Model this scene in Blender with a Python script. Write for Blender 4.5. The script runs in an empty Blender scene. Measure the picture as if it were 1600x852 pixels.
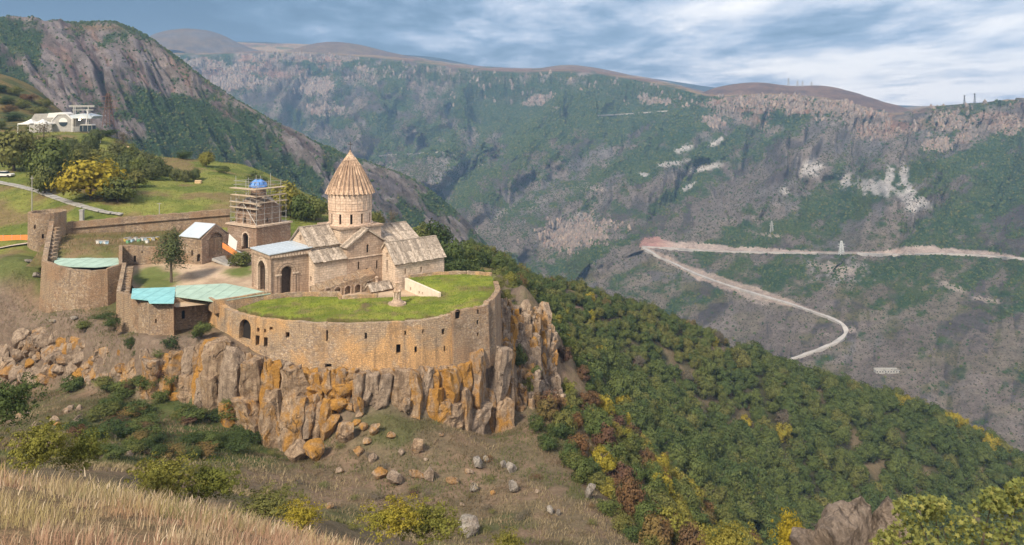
import bpy, math, random
import numpy as np
from mathutils import Vector, Matrix, Euler

random.seed(7)
RNG = np.random.default_rng(11)
scene = bpy.context.scene
COL = scene.collection

# ------------------------------------------------------------------ camera
F, HX, HY, CH = 1200.0, 800.0, 163.0, 36.0     # focal length in photo pixels, eye level, eye height above the church ground
cam_data = bpy.data.cameras.new('camera')
cam_data.sensor_width = 36.0
cam_data.lens = 36.0 * F / 1600.0
cam_data.shift_y = -(426.0 - HY) / 1600.0
cam_data.clip_start = 0.1
cam_data.clip_end = 60000.0
camera = bpy.data.objects.new('camera', cam_data)
camera.location = (0, 0, CH)
camera.rotation_euler = (math.radians(90), 0, 0)
COL.objects.link(camera)
scene.camera = camera

# ------------------------------------------------------------------ light
SUN_EL, SUN_AZ = 42.0, 208.0          # azimuth clockwise from +Y: the soft sun stands behind the camera, to its left
el, az = math.radians(SUN_EL), math.radians(SUN_AZ)
sun_dir = Vector((math.sin(az) * math.cos(el), math.cos(az) * math.cos(el), math.sin(el)))
sun_data = bpy.data.lights.new('sun', 'SUN')
sun_data.energy = 3.0
sun_data.angle = math.radians(10)
sun_data.color = (1.0, 0.87, 0.70)
sun = bpy.data.objects.new('sun', sun_data)
sun.rotation_euler = (-sun_dir).to_track_quat('-Z', 'Y').to_euler()
COL.objects.link(sun)

scene.view_settings.view_transform = 'Standard'
scene.view_settings.look = 'None'
scene.view_settings.exposure = 1.2
scene.view_settings.gamma = 1.0

world = bpy.data.worlds.new('World')
scene.world = world
world.use_nodes = True

class NT:
    """small node helper"""
    def __init__(s, tree): s.t = tree; s.n = tree.nodes; s.l = tree.links
    def node(s, kind, **kw):
        n = s.n.new(kind)
        for k, v in kw.items(): setattr(n, k, v)
        return n
    def put(s, sock, v):
        if v is None: return
        if isinstance(v, bpy.types.NodeSocket): s.l.new(v, sock)
        elif isinstance(v, (tuple, list)) and len(v) == 3 and sock.type == 'RGBA': sock.default_value = (*v, 1)
        else: sock.default_value = v
    def math(s, op, a, b=0.5, clamp=False):
        n = s.node('ShaderNodeMath', operation=op, use_clamp=clamp); s.put(n.inputs[0], a); s.put(n.inputs[1], b); return n.outputs[0]
    def vmath(s, op, a, b=(0, 0, 0)):
        n = s.node('ShaderNodeVectorMath', operation=op); s.put(n.inputs[0], a); s.put(n.inputs[1], b); return n.outputs[0]
    def noise(s, co, scale, detail=4, rough=0.55, dist=0.0, out=0):
        n = s.node('ShaderNodeTexNoise'); s.put(n.inputs['Vector'], co)
        n.inputs['Scale'].default_value = scale; n.inputs['Detail'].default_value = detail
        n.inputs['Roughness'].default_value = rough; n.inputs['Distortion'].default_value = dist
        return n.outputs[out]
    def vor(s, co, scale, feature='F1', rand=1.0, out='Distance'):
        n = s.node('ShaderNodeTexVoronoi', feature=feature); s.put(n.inputs['Vector'], co)
        n.inputs['Scale'].default_value = scale; n.inputs['Randomness'].default_value = rand
        return n.outputs[out]
    def ramp(s, fac, stops, interp='LINEAR'):
        n = s.node('ShaderNodeValToRGB'); n.color_ramp.interpolation = interp
        e = n.color_ramp.elements
        while len(e) < len(stops): e.new(0.5)
        for i, (p, c) in enumerate(stops):
            e[i].position = p
            e[i].color = (c, c, c, 1) if isinstance(c, (int, float)) else (*c, 1)
        s.put(n.inputs[0], fac); return n.outputs[0]
    def mix(s, fac, a, b, blend='MIX'):
        n = s.node('ShaderNodeMix', data_type='RGBA', blend_type=blend)
        s.put(n.inputs[0], fac); s.put(n.inputs[6], a); s.put(n.inputs[7], b); return n.outputs[2]
    def coord(s, out='Object'): return s.node('ShaderNodeTexCoord').outputs[out]
    def scale(s, co, v, rot=(0, 0, 0)):
        n = s.node('ShaderNodeMapping'); s.put(n.inputs['Vector'], co); n.inputs['Scale'].default_value = v; n.inputs['Rotation'].default_value = rot; return n.outputs[0]
    def bump(s, h, strength=0.5, dist=0.1):
        n = s.node('ShaderNodeBump'); s.put(n.inputs['Height'], h); n.inputs['Strength'].default_value = strength; n.inputs['Distance'].default_value = dist; return n.outputs[0]
    def attr(s, name): return s.node('ShaderNodeAttribute', attribute_name=name).outputs['Color']
    def rnd(s): return s.node('ShaderNodeObjectInfo').outputs['Random']

# world: clear sky seen through gaps in layered cloud that thins towards the right-hand horizon
w = NT(world.node_tree)
w.n.clear()
sky = w.node('ShaderNodeTexSky', sky_type='NISHITA', sun_disc=False, sun_elevation=el, sun_rotation=az)
sky.air_density = 1.3; sky.dust_density = 1.5
bg_sky = w.node('ShaderNodeBackground'); w.put(bg_sky.inputs[0], sky.outputs[0]); bg_sky.inputs[1].default_value = 0.1
dirv = w.coord('Generated')
sep = w.node('ShaderNodeSeparateXYZ'); w.put(sep.inputs[0], dirv)
zc = w.math('ADD', w.math('ABSOLUTE', sep.outputs[2]), 0.10)
cx = w.math('DIVIDE', sep.outputs[0], zc); cy = w.math('DIVIDE', sep.outputs[1], zc)
comb = w.node('ShaderNodeCombineXYZ'); w.put(comb.inputs[0], cx); w.put(comb.inputs[1], cy)
cl = w.noise(w.scale(comb.outputs[0], (1.25, 0.72, 1.0)), 1.0, 10, 0.62, 0.15)
cl2 = w.noise(w.scale(comb.outputs[0], (0.42, 0.34, 1.0)), 1.0, 4, 0.5, 0.2)
side = w.math('MULTIPLY', sep.outputs[0], 0.46)
v = w.math('ADD', w.math('ADD', w.math('MULTIPLY', cl, 1.05), w.math('SUBTRACT', w.math('MULTIPLY', cl2, 0.62), 0.33)), side)
ccol = w.ramp(v, [(0.28, (0.022, 0.062, 0.125)), (0.40, (0.06, 0.115, 0.195)), (0.50, (0.15, 0.21, 0.31)), (0.60, (0.36, 0.39, 0.47)), (0.78, (0.80, 0.74, 0.70))])
bg_c = w.node('ShaderNodeBackground'); w.put(bg_c.inputs[0], ccol); bg_c.inputs[1].default_value = 0.80
mixs = w.node('ShaderNodeMixShader')
w.put(mixs.inputs[0], 0.90); w.put(mixs.inputs[1], bg_sky.outputs[0]); w.put(mixs.inputs[2], bg_c.outputs[0])
w.put(w.node('ShaderNodeOutputWorld').inputs[0], mixs.outputs[0])

# ------------------------------------------------------------------ helpers
def P(px, py, d):
    """the place at distance d that stands at this spot of the photograph"""
    return ((px - HX) / F * d, d, CH - (py - HY) / F * d)
def G(px, py, z=0.0):
    d = (CH - z) * F / (py - HY)
    return ((px - HX) / F * d, d, z)
def proj(x, y, z): return HX + F * x / y, HY + F * (CH - z) / y

def hash2(ix, iy, seed):
    h = (ix.astype(np.int64) * 374761393 + iy.astype(np.int64) * 668265263 + seed * 974711) & 0x7fffffff
    h = ((h ^ (h >> 13)) * 1274126177) & 0x7fffffff
    return ((h ^ (h >> 16)) & 0xffff) / 65535.0
def vnoise(x, y, seed=0):
    xi = np.floor(x); yi = np.floor(y); fx = x - xi; fy = y - yi
    fx = fx * fx * (3 - 2 * fx); fy = fy * fy * (3 - 2 * fy)
    a = hash2(xi, yi, seed); b = hash2(xi + 1, yi, seed); c = hash2(xi, yi + 1, seed); d = hash2(xi + 1, yi + 1, seed)
    return (a + (b - a) * fx) * (1 - fy) + (c + (d - c) * fx) * fy
def fbm(x, y, oct=5, seed=0, gain=0.5):
    s = np.zeros_like(np.asarray(x, float)); amp = 1.0; tot = 0
    for i in range(oct):
        s = s + amp * vnoise(np.asarray(x) * 2 ** i + 17.3 * i, np.asarray(y) * 2 ** i - 9.1 * i, seed + i); tot += amp; amp *= gain
    return s / tot
def ridged(x, y, oct=5, seed=0):
    s = 0; amp = 1.0; tot = 0
    for i in range(oct):
        s = s + amp * (1 - np.abs(2 * vnoise(x * 2 ** i + 5.7 * i, y * 2 ** i + 3.3 * i, seed + i) - 1)); tot += amp; amp *= 0.5
    return s / tot
def sstep(a, b, x):
    t = np.clip((x - a) / (b - a), 0, 1); return t * t * (3 - 2 * t)

def mesh_np(name, V, faces, uv=None, smooth=False, colors=None):
    """mesh from arrays: faces is an (n,k) array or a list of tuples"""
    me = bpy.data.meshes.new(name)
    V = np.asarray(V, np.float32)
    if isinstance(faces, np.ndarray):
        n, k = faces.shape
        me.vertices.add(len(V)); me.vertices.foreach_set('co', V.ravel())
        me.loops.add(n * k); me.loops.foreach_set('vertex_index', faces.astype(np.int32).ravel())
        me.polygons.add(n); me.polygons.foreach_set('loop_start', np.arange(0, n * k, k, dtype=np.int32))
        try: me.polygons.foreach_set('loop_total', np.full(n, k, np.int32))
        except Exception: pass
        me.update(calc_edges=True)
    else:
        me.from_pydata([tuple(v) for v in V.tolist()], [], [tuple(f) for f in faces])
    if smooth: me.polygons.foreach_set('use_smooth', np.ones(len(me.polygons), bool))
    if uv is not None:
        me.uv_layers.new(name='UVMap').data.foreach_set('uv', np.asarray(uv, np.float32).ravel())
    if colors is not None:
        a = me.color_attributes.new('col', 'FLOAT_COLOR', 'POINT')
        c4 = np.ones((len(V), 4), np.float32); c4[:, :3] = colors
        a.data.foreach_set('color', c4.ravel())
    me.validate(); me.update()
    return me

def obj(name, me, mat=None, parent=None, loc=(0, 0, 0), rot=(0, 0, 0), scale=(1, 1, 1)):
    o = bpy.data.objects.new(name, me)
    if mat is not None and me is not None and len(me.materials) == 0: me.materials.append(mat)
    o.parent = parent; o.location = loc; o.rotation_euler = rot; o.scale = scale
    COL.objects.link(o)
    return o
def tag(o, label=None, cat=None, group=None, kind=None):
    if label: o['label'] = label
    if cat: o['category'] = cat
    if group: o['group'] = group
    if kind: o['kind'] = kind
    return o
def thing(name, loc, label, cat, group=None, rz=0.0):
    return tag(obj(name, None, None, None, loc, (0, 0, rz)), label, cat, group)

def grid_faces(nu, nv):
    i, j = np.meshgrid(np.arange(nu - 1), np.arange(nv - 1), indexing='ij')
    a = (i * nv + j).ravel()
    return np.stack([a, a + nv, a + nv + 1, a + 1], 1)

def cubic(knots, vals, t, mono=False):
    """smooth curve through vals (n,...) at knots"""
    knots = np.asarray(knots, float); vals = np.asarray(vals, float)
    dv = (vals[1:] - vals[:-1]) / (knots[1:] - knots[:-1]).reshape((-1,) + (1,) * (vals.ndim - 1))
    m = np.concatenate([dv[:1], (dv[1:] + dv[:-1]) / 2, dv[-1:]], 0)
    if mono:
        a_, b_ = dv[:-1], dv[1:]
        m[1:-1] = np.where(a_ * b_ > 0, 2 * a_ * b_ / np.where(np.abs(a_ + b_) < 1e-9, 1e-9, a_ + b_), 0)
    i = np.clip(np.searchsorted(knots, t, side='right') - 1, 0, len(knots) - 2)
    h = (knots[i + 1] - knots[i]); s = (t - knots[i]) / h
    sh = (-1,) + (1,) * (vals.ndim - 1); s = s.reshape(sh); h = h.reshape(sh)
    return (2*s**3-3*s**2+1)*vals[i] + (s**3-2*s**2+s)*h*m[i] + (-2*s**3+3*s**2)*vals[i+1] + (s**3-s**2)*h*m[i+1]

def loft(cols, nu, nv, rowk=None):
    """cols: [(px, [(py, d), ...]), ...] -> (nu,nv,3) smooth sheet in space"""
    pxs = [c[0] for c in cols]
    A = np.array([[P(c[0], py, d) for py, d in c[1]] for c in cols])
    rk = np.arange(A.shape[1]) if rowk is None else np.asarray(rowk, float)
    U = cubic(pxs, A, np.linspace(pxs[0], pxs[-1], nu))
    Vv = cubic(rk, U.transpose(1, 0, 2), np.linspace(rk[0], rk[-1], nv), True)
    return Vv.transpose(1, 0, 2)

def new_mat(name, rough=0.9, spec=0.2):
    m = bpy.data.materials.new(name); m.use_nodes = True
    nt = NT(m.node_tree); b = m.node_tree.nodes['Principled BSDF']
    b.inputs['Roughness'].default_value = rough
    b.inputs['Specular IOR Level'].default_value = spec
    return m, nt, b

def plain_mat(name, col, rough=0.7, var=0.25, scale=2.0, metal=0.0, bump=0.2, spec=0.3):
    m, nt, b = new_mat(name, rough, spec)
    co = nt.coord()
    n = nt.noise(co, scale, 5, 0.6)
    c = nt.mix(nt.ramp(n, [(0.3, 0.0), (0.7, 1.0)]), tuple(x * (1 - var) for x in col), tuple(min(1, x * (1 + var)) for x in col))
    nt.put(b.inputs['Base Color'], c); b.inputs['Metallic'].default_value = metal
    if bump: nt.put(b.inputs['Normal'], nt.bump(n, bump, 0.05))
    return m

def ground_mat(name, s1, s2, s3, amp=0.5, bump=0.6, bdist=0.3):
    """surface whose own colour comes with the mesh, broken up by three sizes of grain"""
    m, nt, b = new_mat(name, 0.95, 0.1)
    co = nt.coord()
    a = nt.noise(co, s1, 5, 0.6); c = nt.noise(co, s2, 5, 0.65); d = nt.noise(co, s3, 4, 0.7)
    f = nt.math('ADD', nt.math('ADD', nt.math('MULTIPLY', a, 0.3), nt.math('MULTIPLY', c, 0.35)), nt.math('MULTIPLY', d, 0.35))
    k = nt.ramp(f, [(0.30, 1.0 - amp), (0.70, 1.0 + amp)])
    colr = nt.mix(1.0, nt.attr('col'), k, 'MULTIPLY')
    hue = nt.node('ShaderNodeHueSaturation'); nt.put(hue.inputs['Color'], colr)
    nt.put(hue.inputs['Hue'], nt.math('ADD', nt.math('MULTIPLY', nt.noise(co, s2 * 0.7, 3), 0.06), 0.47))
    nt.put(b.inputs['Base Color'], hue.outputs[0])
    nt.put(b.inputs['Normal'], nt.bump(f, bump, bdist))
    return m

# ------------------------------------------------------------------ the far country
MAT_FAR = ground_mat('far_slope', 0.025, 0.13, 0.6, 0.85, 1.0, 10.0)
MAT_ROCKY = ground_mat('rocky_mountain', 0.04, 0.18, 0.8, 0.85, 1.0, 7.0)

def add_sheet(name, S, col, mat, kind='structure'):
    nu, nv = S.shape[:2]
    me = mesh_np(name, S.reshape(-1, 3), grid_faces(nu, nv), smooth=True, colors=col.reshape(-1, 3))
    return tag(obj(name, me, mat), kind=kind)

VEG = np.array((0.030, 0.062, 0.026)); SCRUB = np.array((0.092, 0.080, 0.080)); ROCK = np.array((0.29, 0.24, 0.205))
PALE = np.array((0.47, 0.44, 0.42)); TAN = np.array((0.27, 0.185, 0.105)); RED = np.array((0.29, 0.175, 0.13)); GREENB = np.array((0.085, 0.11, 0.035))
GREYR = np.array((0.17, 0.155, 0.15))
def lerp(a, b, t): return a + (b - a) * t[..., None]

K = 0.75
canyon_cols = [(px, [(py, min(d, 5200) * K) for py, d in rows]) for px, rows in [
 (100, [(62, 9000), (90, 5000), (90, 3600), (125, 3520), (200, 3150), (260, 2850), (300, 2650), (330, 2500)]),
 (300, [(66, 9000), (86, 5000), (87, 3650), (125, 3560), (200, 3200), (260, 2850), (300, 2600), (340, 2400)]),
 (400, [(67, 9000), (83, 5000), (84, 3750), (128, 3650), (200, 3200), (262, 2850), (310, 2550), (360, 2300)]),
 (500, [(70, 9000), (84, 5000), (86, 3800), (122, 3700), (185, 3250), (250, 2850), (305, 2500), (370, 2200)]),
 (600, [(82, 9000), (89, 5000), (93, 3700), (128, 3580), (195, 3050), (260, 2600), (315, 2300), (385, 2000)]),
 (660, [(92, 9000), (95, 5000), (100, 3650), (135, 3520), (200, 3000), (270, 2500), (330, 2150), (400, 1850)]),
 (720, [(100, 9000), (104, 5000), (108, 3600), (142, 3480), (205, 2950), (280, 2400), (350, 1950), (415, 1700)]),
 (800, [(106, 9000), (108, 5000), (114, 3500), (152, 3350), (215, 2820), (290, 2280), (380, 1750), (450, 1480)]),
 (900, [(108, 9000), (110, 5000), (114, 3380), (152, 3230), (222, 2680), (300, 2130), (390, 1600), (472, 1300)]),
 (1000, [(120, 9000), (122, 5000), (128, 3100), (165, 2950), (232, 2420), (312, 1890), (400, 1440), (490, 1180)]),
 (1060, [(133, 9000), (134, 4800), (140, 2880), (175, 2760), (242, 2260), (322, 1790), (410, 1360), (505, 1100)]),
 (1105, [(146, 9000), (147, 4500), (151, 2700), (187, 2610), (252, 2130), (332, 1700), (420, 1290), (525, 1030)]),
 (1200, [(146, 9000), (147, 4200), (150, 2420), (190, 2350), (260, 1900), (342, 1530), (430, 1200), (560, 920)]),
 (1300, [(152, 9000), (154, 4000), (158, 2280), (194, 2200), (270, 1760), (352, 1430), (440, 1120), (590, 850)]),
 (1400, [(168, 9000), (172, 4000), (180, 2160), (216, 2090), (284, 1650), (362, 1340), (452, 1060), (620, 800)]),
 (1450, [(166, 9000), (168, 4000), (168, 2100), (208, 2030), (282, 1620), (366, 1310), (456, 1040), (640, 780)]),
 (1500, [(164, 9000), (165, 4000), (163, 2060), (203, 1990), (282, 1600), (370, 1280), (462, 1020), (665, 750)]),
 (1600, [(163, 9000), (160, 4000), (156, 2000), (200, 1930), (290, 1540), (380, 1230), (482, 980), (720, 700)]),
 (1760, [(163, 9000), (155, 4000), (148, 1950), (196, 1890), (290, 1500), (390, 1200), (500, 950), (760, 680)])]]
CNU, CNV = 900, 400
CROWS = [0, 0.5, 1.0, 1.5, 2.4, 3.3, 4.2, 5.2]
C = loft(canyon_cols, CNU, CNV, CROWS)
cu = np.linspace(100, 1760, CNU)[:, None] * np.ones((1, CNV)); cv = np.ones((CNU, 1)) * np.linspace(0, 5.2, CNV)[None]
slope = sstep(1.02, 1.9, cv)
wx = cu / 70.0 + (fbm(cu / 60, cv * 1.2, 4, 3) - .5) * 1.6 + cv * 0.55
gul = ridged(wx, cv * 0.35, 5, 21)
gul2 = ridged(wx * 2.7 + 3, cv * 1.1, 5, 41)
amp = slope * (C[..., 1] / 2000.0) * (1 - .80 * sstep(2.5, 4.2, cv))
big = ridged(cu / 150.0 + cv * .5 + (fbm(cu / 90, cv, 3, 8) - .5), cv * .25, 3, 88)
C[..., 2] += ((gul - 0.62) * 110 + (gul2 - 0.6) * 34 + (big - .6) * 70 * (cu < 1050)) * amp
C[..., 1] -= ((gul - 0.62) * 80 + (gul2 - 0.6) * 32 + (big - .6) * 90 * (cu < 1050)) * amp
face = sstep(0.97, 1.03, cv) * (1 - sstep(1.35, 1.7, cv))
C[..., 1] -= face * (ridged(cu / 9, cv * 2, 4, 77) - .5) * 60
C[..., 2] += (1 - sstep(0.9, 1.0, cv)) * (fbm(cu / 40, cv * 9, 4, 9) - .5) * 10
C[..., 2] += face * (fbm(cu / 14, cv * 5, 4, 15) - .5) * 14
qx, qy = proj(C[..., 0], C[..., 1], C[..., 2])
def seg_dist0(poly, X, Y):
    best = np.full(X.shape, 1e9); side_ = np.ones(X.shape); tp = np.zeros(X.shape)
    for i in range(len(poly) - 1):
        (x0, y0), (x1, y1) = poly[i], poly[i + 1]; dx, dy = x1 - x0, y1 - y0
        t = np.clip(((X - x0) * dx + (Y - y0) * dy) / (dx * dx + dy * dy), 0, 1); d = np.hypot(X - x0 - t * dx, Y - y0 - t * dy); m = d < best
        best = np.where(m, d, best); side_ = np.where(m, np.sign((X - x0) * dy - (Y - y0) * dx), side_); tp = np.where(m, (i + t) / (len(poly) - 1), tp)
    return best, side_, tp
# spurs that run down into the gorge: ribs of real relief standing out of the slope
SPURS = [([(1010, 245), (930, 290), (860, 332), (790, 385), (770, 412)], 150, 20, 62), ([(905, 222), (830, 262), (765, 302), (720, 348)], 170, 18, 50), ([(790, 212), (735, 245), (690, 270), (650, 286)], 190, 14, 36),
         ([(480, 125), (520, 178), (570, 230), (620, 262), (660, 288)], 200, 46, 20), ([(600, 125), (640, 185), (690, 228)], 170, 40, 18), ([(1130, 188), (1060, 260), (990, 330), (930, 402)], 110, 20, 60),
         ([(1330, 232), (1230, 290), (1120, 350), (1020, 388)], 80, 16, 56), ([(1500, 240), (1400, 330), (1330, 396)], 60, 20, 60), ([(330, 125), (400, 180), (450, 232)], 170, 40, 18), ([(700, 130), (720, 180), (760, 215)], 130, 34, 18), ([(880, 135), (850, 185), (820, 225)], 110, 18, 40)]
for sp_, A_s, wl_, wr_ in SPURS:
    d_, s_, t_ = seg_dist0(sp_, qx + (fbm(qx / 22, qy / 22, 4, 611) - .5) * 22, qy + (fbm(qx / 22, qy / 22, 4, 617) - .5) * 14)
    wdt = (np.where(s_ > 0, wl_, wr_) * .55 + (wl_ + wr_) * .30) * 1.15; h_ = A_s * .62 * sstep(0, 1, np.clip(1 - d_ / wdt, 0, 1)) * sstep(0, .15, t_) * slope
    f_ = 1 - h_ / np.hypot(C[..., 0], C[..., 1]); C[..., 0] *= f_; C[..., 1] *= f_; C[..., 2] = CH + (C[..., 2] - CH) * f_
qx, qy = proj(C[..., 0], C[..., 1], C[..., 2])
def blob(x, y, rx, ry, rot=0.0, soft=0.45, jag=0.7, seed=5):
    c, s = math.cos(rot), math.sin(rot)
    a = ((qx - x) * c + (qy - y) * s) / rx; b = (-(qx - x) * s + (qy - y) * c) / ry
    r = np.sqrt(a * a + b * b) + (fbm(qx / 9, qy / 6, 4, seed) - .5) * jag * 2
    return 1 - sstep(1 - soft, 1 + soft * 0.3, r)
def seg_dist(poly, X=None, Y=None):
    X = qx if X is None else X; Y = qy if Y is None else Y
    best = np.full(X.shape, 1e9); tpar = np.zeros(X.shape)
    for i in range(len(poly) - 1):
        (x0, y0), (x1, y1) = poly[i][:2], poly[i + 1][:2]
        dx, dy = x1 - x0, y1 - y0
        t = np.clip(((X - x0) * dx + (Y - y0) * dy) / (dx * dx + dy * dy + 1e-9), 0, 1)
        d = np.hypot(X - x0 - t * dx, Y - y0 - t * dy)
        m = d < best; best = np.where(m, d, best); tpar = np.where(m, i + t, tpar)
    return best, tpar
al = -.87 * qx + .49 * qy; ac = .49 * qx + .87 * qy; rt = sstep(760, 900, qx)
nA = fbm(qx / 55, qy / 38, 5, 101) * (1 - rt) + fbm(al / 110, ac / 26, 5, 103) * rt; nB = fbm(qx / 16, qy / 10, 4, 131); nC = fbm(al / 200, ac / 45, 4, 151)
vegm = sstep(0.44, 0.60, nA * 0.62 + nB * 0.38 + 0.10 * np.exp(-((qx - 900) / 190) ** 2 - ((qy - 210) / 75) ** 2)
             + 0.12 * np.exp(-((qx - 1500) / 160) ** 2 - ((qy - 290) / 85) ** 2) - 0.13 * sstep(420, 520, qy)
             + 0.13 * np.exp(-((qx - 870) / 210) ** 2 - ((qy - 165) / 55) ** 2) + 0.10 * np.exp(-((qx - 1130) / 90) ** 2 - ((qy - 240) / 50) ** 2)
             - 0.24 * np.exp(-((qx - 1235) / 130) ** 2 - ((qy - 262 - (1235 - qx) * .42) / 34) ** 2)
             - 0.06 * np.exp(-((qx - 560) / 170) ** 2 - ((qy - 210) / 50) ** 2)
             - 0.10 * np.exp(-((qx - 1040) / 110) ** 2 - ((qy - 400) / 60) ** 2))
ccol = lerp(SCRUB * np.ones(3), GREYR, sstep(.45, .6, nC)) * np.ones(C.shape)
ccol = lerp(ccol, np.array((0.135, 0.125, 0.070)), sstep(0.44, 0.60, fbm(qx / 45, qy / 16, 4, 171)) * sstep(330, 430, qy))
ccol = lerp(ccol, ROCK * .75, sstep(0.60, 0.70, gul2 + nB * .18 - .05) * 0.7)
ccol = lerp(ccol, VEG * 1.15, vegm)
ccol = lerp(ccol, GREENB * .8, vegm * sstep(.5, .65, fbm(qx / 30, qy / 25, 3, 190)) * sstep(220, 300, qy) * .7)
cliffy = face * sstep(.36, .5, fbm(qx / 26, qy / 9, 4, 201)) * np.interp(qx, [250, 300, 540, 620, 1080, 1110, 1400, 1440, 1600], [1, 1, .9, .22, .15, 1, 1, .45, .5])
ccol = lerp(ccol, lerp(ROCK * .95, RED * 1.05, sstep(.4, .6, fbm(qx / 30, qy / 20, 3, 211))), cliffy * 0.85)
for b_ in [(365, 135, 50, 9, -.05), (330, 112, 40, 7, .0), (420, 118, 45, 6, 0)]: ccol = lerp(ccol, RED * 0.95, blob(*b_, seed=31) * .75)
for b_ in [(493, 135, 32, 15, .1), (510, 172, 25, 9, .0), (838, 157, 22, 8, -.3), (1020, 158, 26, 6, .15), (865, 170, 12, 5, .2)]: ccol = lerp(ccol, ROCK * 1.15, blob(*b_, seed=33, jag=.9) * .85)
for b_ in [(1210, 163, 105, 14, .05), (1330, 168, 70, 12, .12), (1115, 192, 16, 8, .3), (1490, 190, 38, 14, .0), (1580, 195, 32, 16, -.25), (1505, 215, 14, 9, 0), (1470, 225, 22, 9, -.2)]: ccol = lerp(ccol, lerp(ROCK * 1.2, RED * 1.3, nB), blob(*b_, seed=35, jag=.8) * .9)
SCREE = [(1268, 262, 22, 17, .35), (1322, 280, 13, 16, .3), (1365, 292, 46, 14, .18), (1388, 282, 9, 22, .2), (1412, 275, 8, 24, -.1), (1420, 308, 13, 26, -.35), (1438, 320, 18, 14, 0),
         (1065, 232, 20, 6, -.3), (1050, 255, 26, 5, -.15), (1105, 262, 30, 6, -.2), (1075, 292, 16, 4, -.5), (1005, 272, 12, 4, .1), (1120, 222, 16, 5, -.5), (1225, 298, 7, 6, 0)]
for b_ in SCREE: ccol = lerp(ccol, PALE, blob(*b_, seed=37, jag=.65) * .92)
for b_ in [(920, 292, 30, 9, .05), (845, 315, 26, 6, -.55), (790, 330, 22, 6, -.7), (735, 262, 40, 5, -.15), (768, 215, 34, 4, .05), (660, 240, 55, 3, -.06)]: ccol = lerp(ccol, lerp(ROCK * 1.0, PALE * .7, nB), blob(*b_, seed=39, jag=.9) * .7)
for b_ in [(900, 365, 60, 24, -.1), (700, 265, 34, 20, -.5), (1310, 420, 44, 22, .1), (500, 262, 30, 16, .3)]: ccol = lerp(ccol, GREYR * 1.6, blob(*b_, seed=43, jag=1.0) * sstep(.48, .62, gul2) * .9)
plateau = 1 - sstep(0.93, 1.01, cv)
pc = lerp(TAN * np.ones(3), np.array((.20, .12, .085)), sstep(.45, .65, fbm(qx / 90, qy / 5, 4, 301))) * np.ones(C.shape)
pc = lerp(pc, VEG * 1.3, sstep(.60, .68, fbm(qx / 20, qy / 4, 4, 307)) * .6)
ccol = lerp(ccol, pc, plateau)
# road embankments: pale cut banks above the road lines
ROAD_UP = [(1005, 385), (1060, 388), (1120, 392), (1200, 394), (1260, 395), (1330, 395), (1400, 397), (1460, 396), (1520, 398), (1580, 402), (1680, 410)]
ROAD_LOW = [(1005, 387), (1040, 405), (1085, 426), (1140, 446), (1190, 461), (1235, 474), (1272, 487), (1300, 497), (1318, 508), (1322, 518), (1312, 530), (1290, 541), (1255, 554), (1215, 567), (1170, 580)]
du, tu = seg_dist(ROAD_UP); dl, tl = seg_dist(ROAD_LOW)
jag = fbm(qx / 13, qy / 40, 4, 401)
upm = (qy < np.interp(qx, [p[0] for p in ROAD_UP], [p[1] for p in ROAD_UP]) + 2) & (qx > 990)
hb = np.interp(qx, [995, 1012, 1030, 1060, 1110, 1150, 1200, 1240, 1290, 1360, 1390, 1420, 1480, 1540, 1575, 1600], [2, 16, 15, 9, 10, 7, 7, 4, 1.5, 2, 7, 12, 10, 7, 3, 0]) * (0.55 + jag * .9)
bank = (1 - sstep(hb - 1.5, hb + 1.5, du)) * upm * (qx < 1600)
ccol = lerp(ccol, lerp(np.array((.50, .40, .345)), np.array((.44, .24, .20)), sstep(1065, 1020, qx)), bank * .95)
hl = np.interp(qx, [1000, 1060, 1110, 1170, 1230, 1250, 1300], [3, 5, 9, 10, 5, 3, 0]) * (0.5 + jag)
bank2 = (1 - sstep(hl - 1.5, hl + 2, dl)) * (tl < 6.5)
ccol = lerp(ccol, np.array((.45, .35, .29)), bank2 * .85)
for b_ in [(1175, 466, 26, 7, .25), (1480, 445, 24, 5, .35), (1540, 468, 22, 4, .2), (1300, 420, 34, 10, .2), (1330, 517, 10, 5, 0), (1290, 522, 14, 3, 0), (1205, 368, 22, 3, .1)]: ccol = lerp(ccol, np.array((.42, .35, .30)), blob(*b_, seed=47, jag=.9) * .75)
add_sheet('canyon_slopes', C, ccol, MAT_FAR)
CQ = np.stack([qx, qy], -1); 
def on_canyon(px, py):
    d = (CQ[..., 0] - px) ** 2 + (CQ[..., 1] - py) ** 2 + np.where(cv < 1.0, 1e6, 0)
    i = np.unravel_index(np.argmin(d), d.shape)
    return C[i].copy()

# the low country under everything, out to the horizon
r_ = 4550.0
ang = np.linspace(0, 2 * math.pi, 64, endpoint=False)
gv = [(0, 0, -420)] + [(r_ * math.cos(a), r_ * math.sin(a), -420) for a in ang]
gme = mesh_np('ground', np.array(gv), [(0, i + 1, (i + 1) % 64 + 1) for i in range(64)], colors=np.tile(TAN * .7, (65, 1)))
tag(obj('ground', gme, MAT_FAR), kind='structure')

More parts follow.
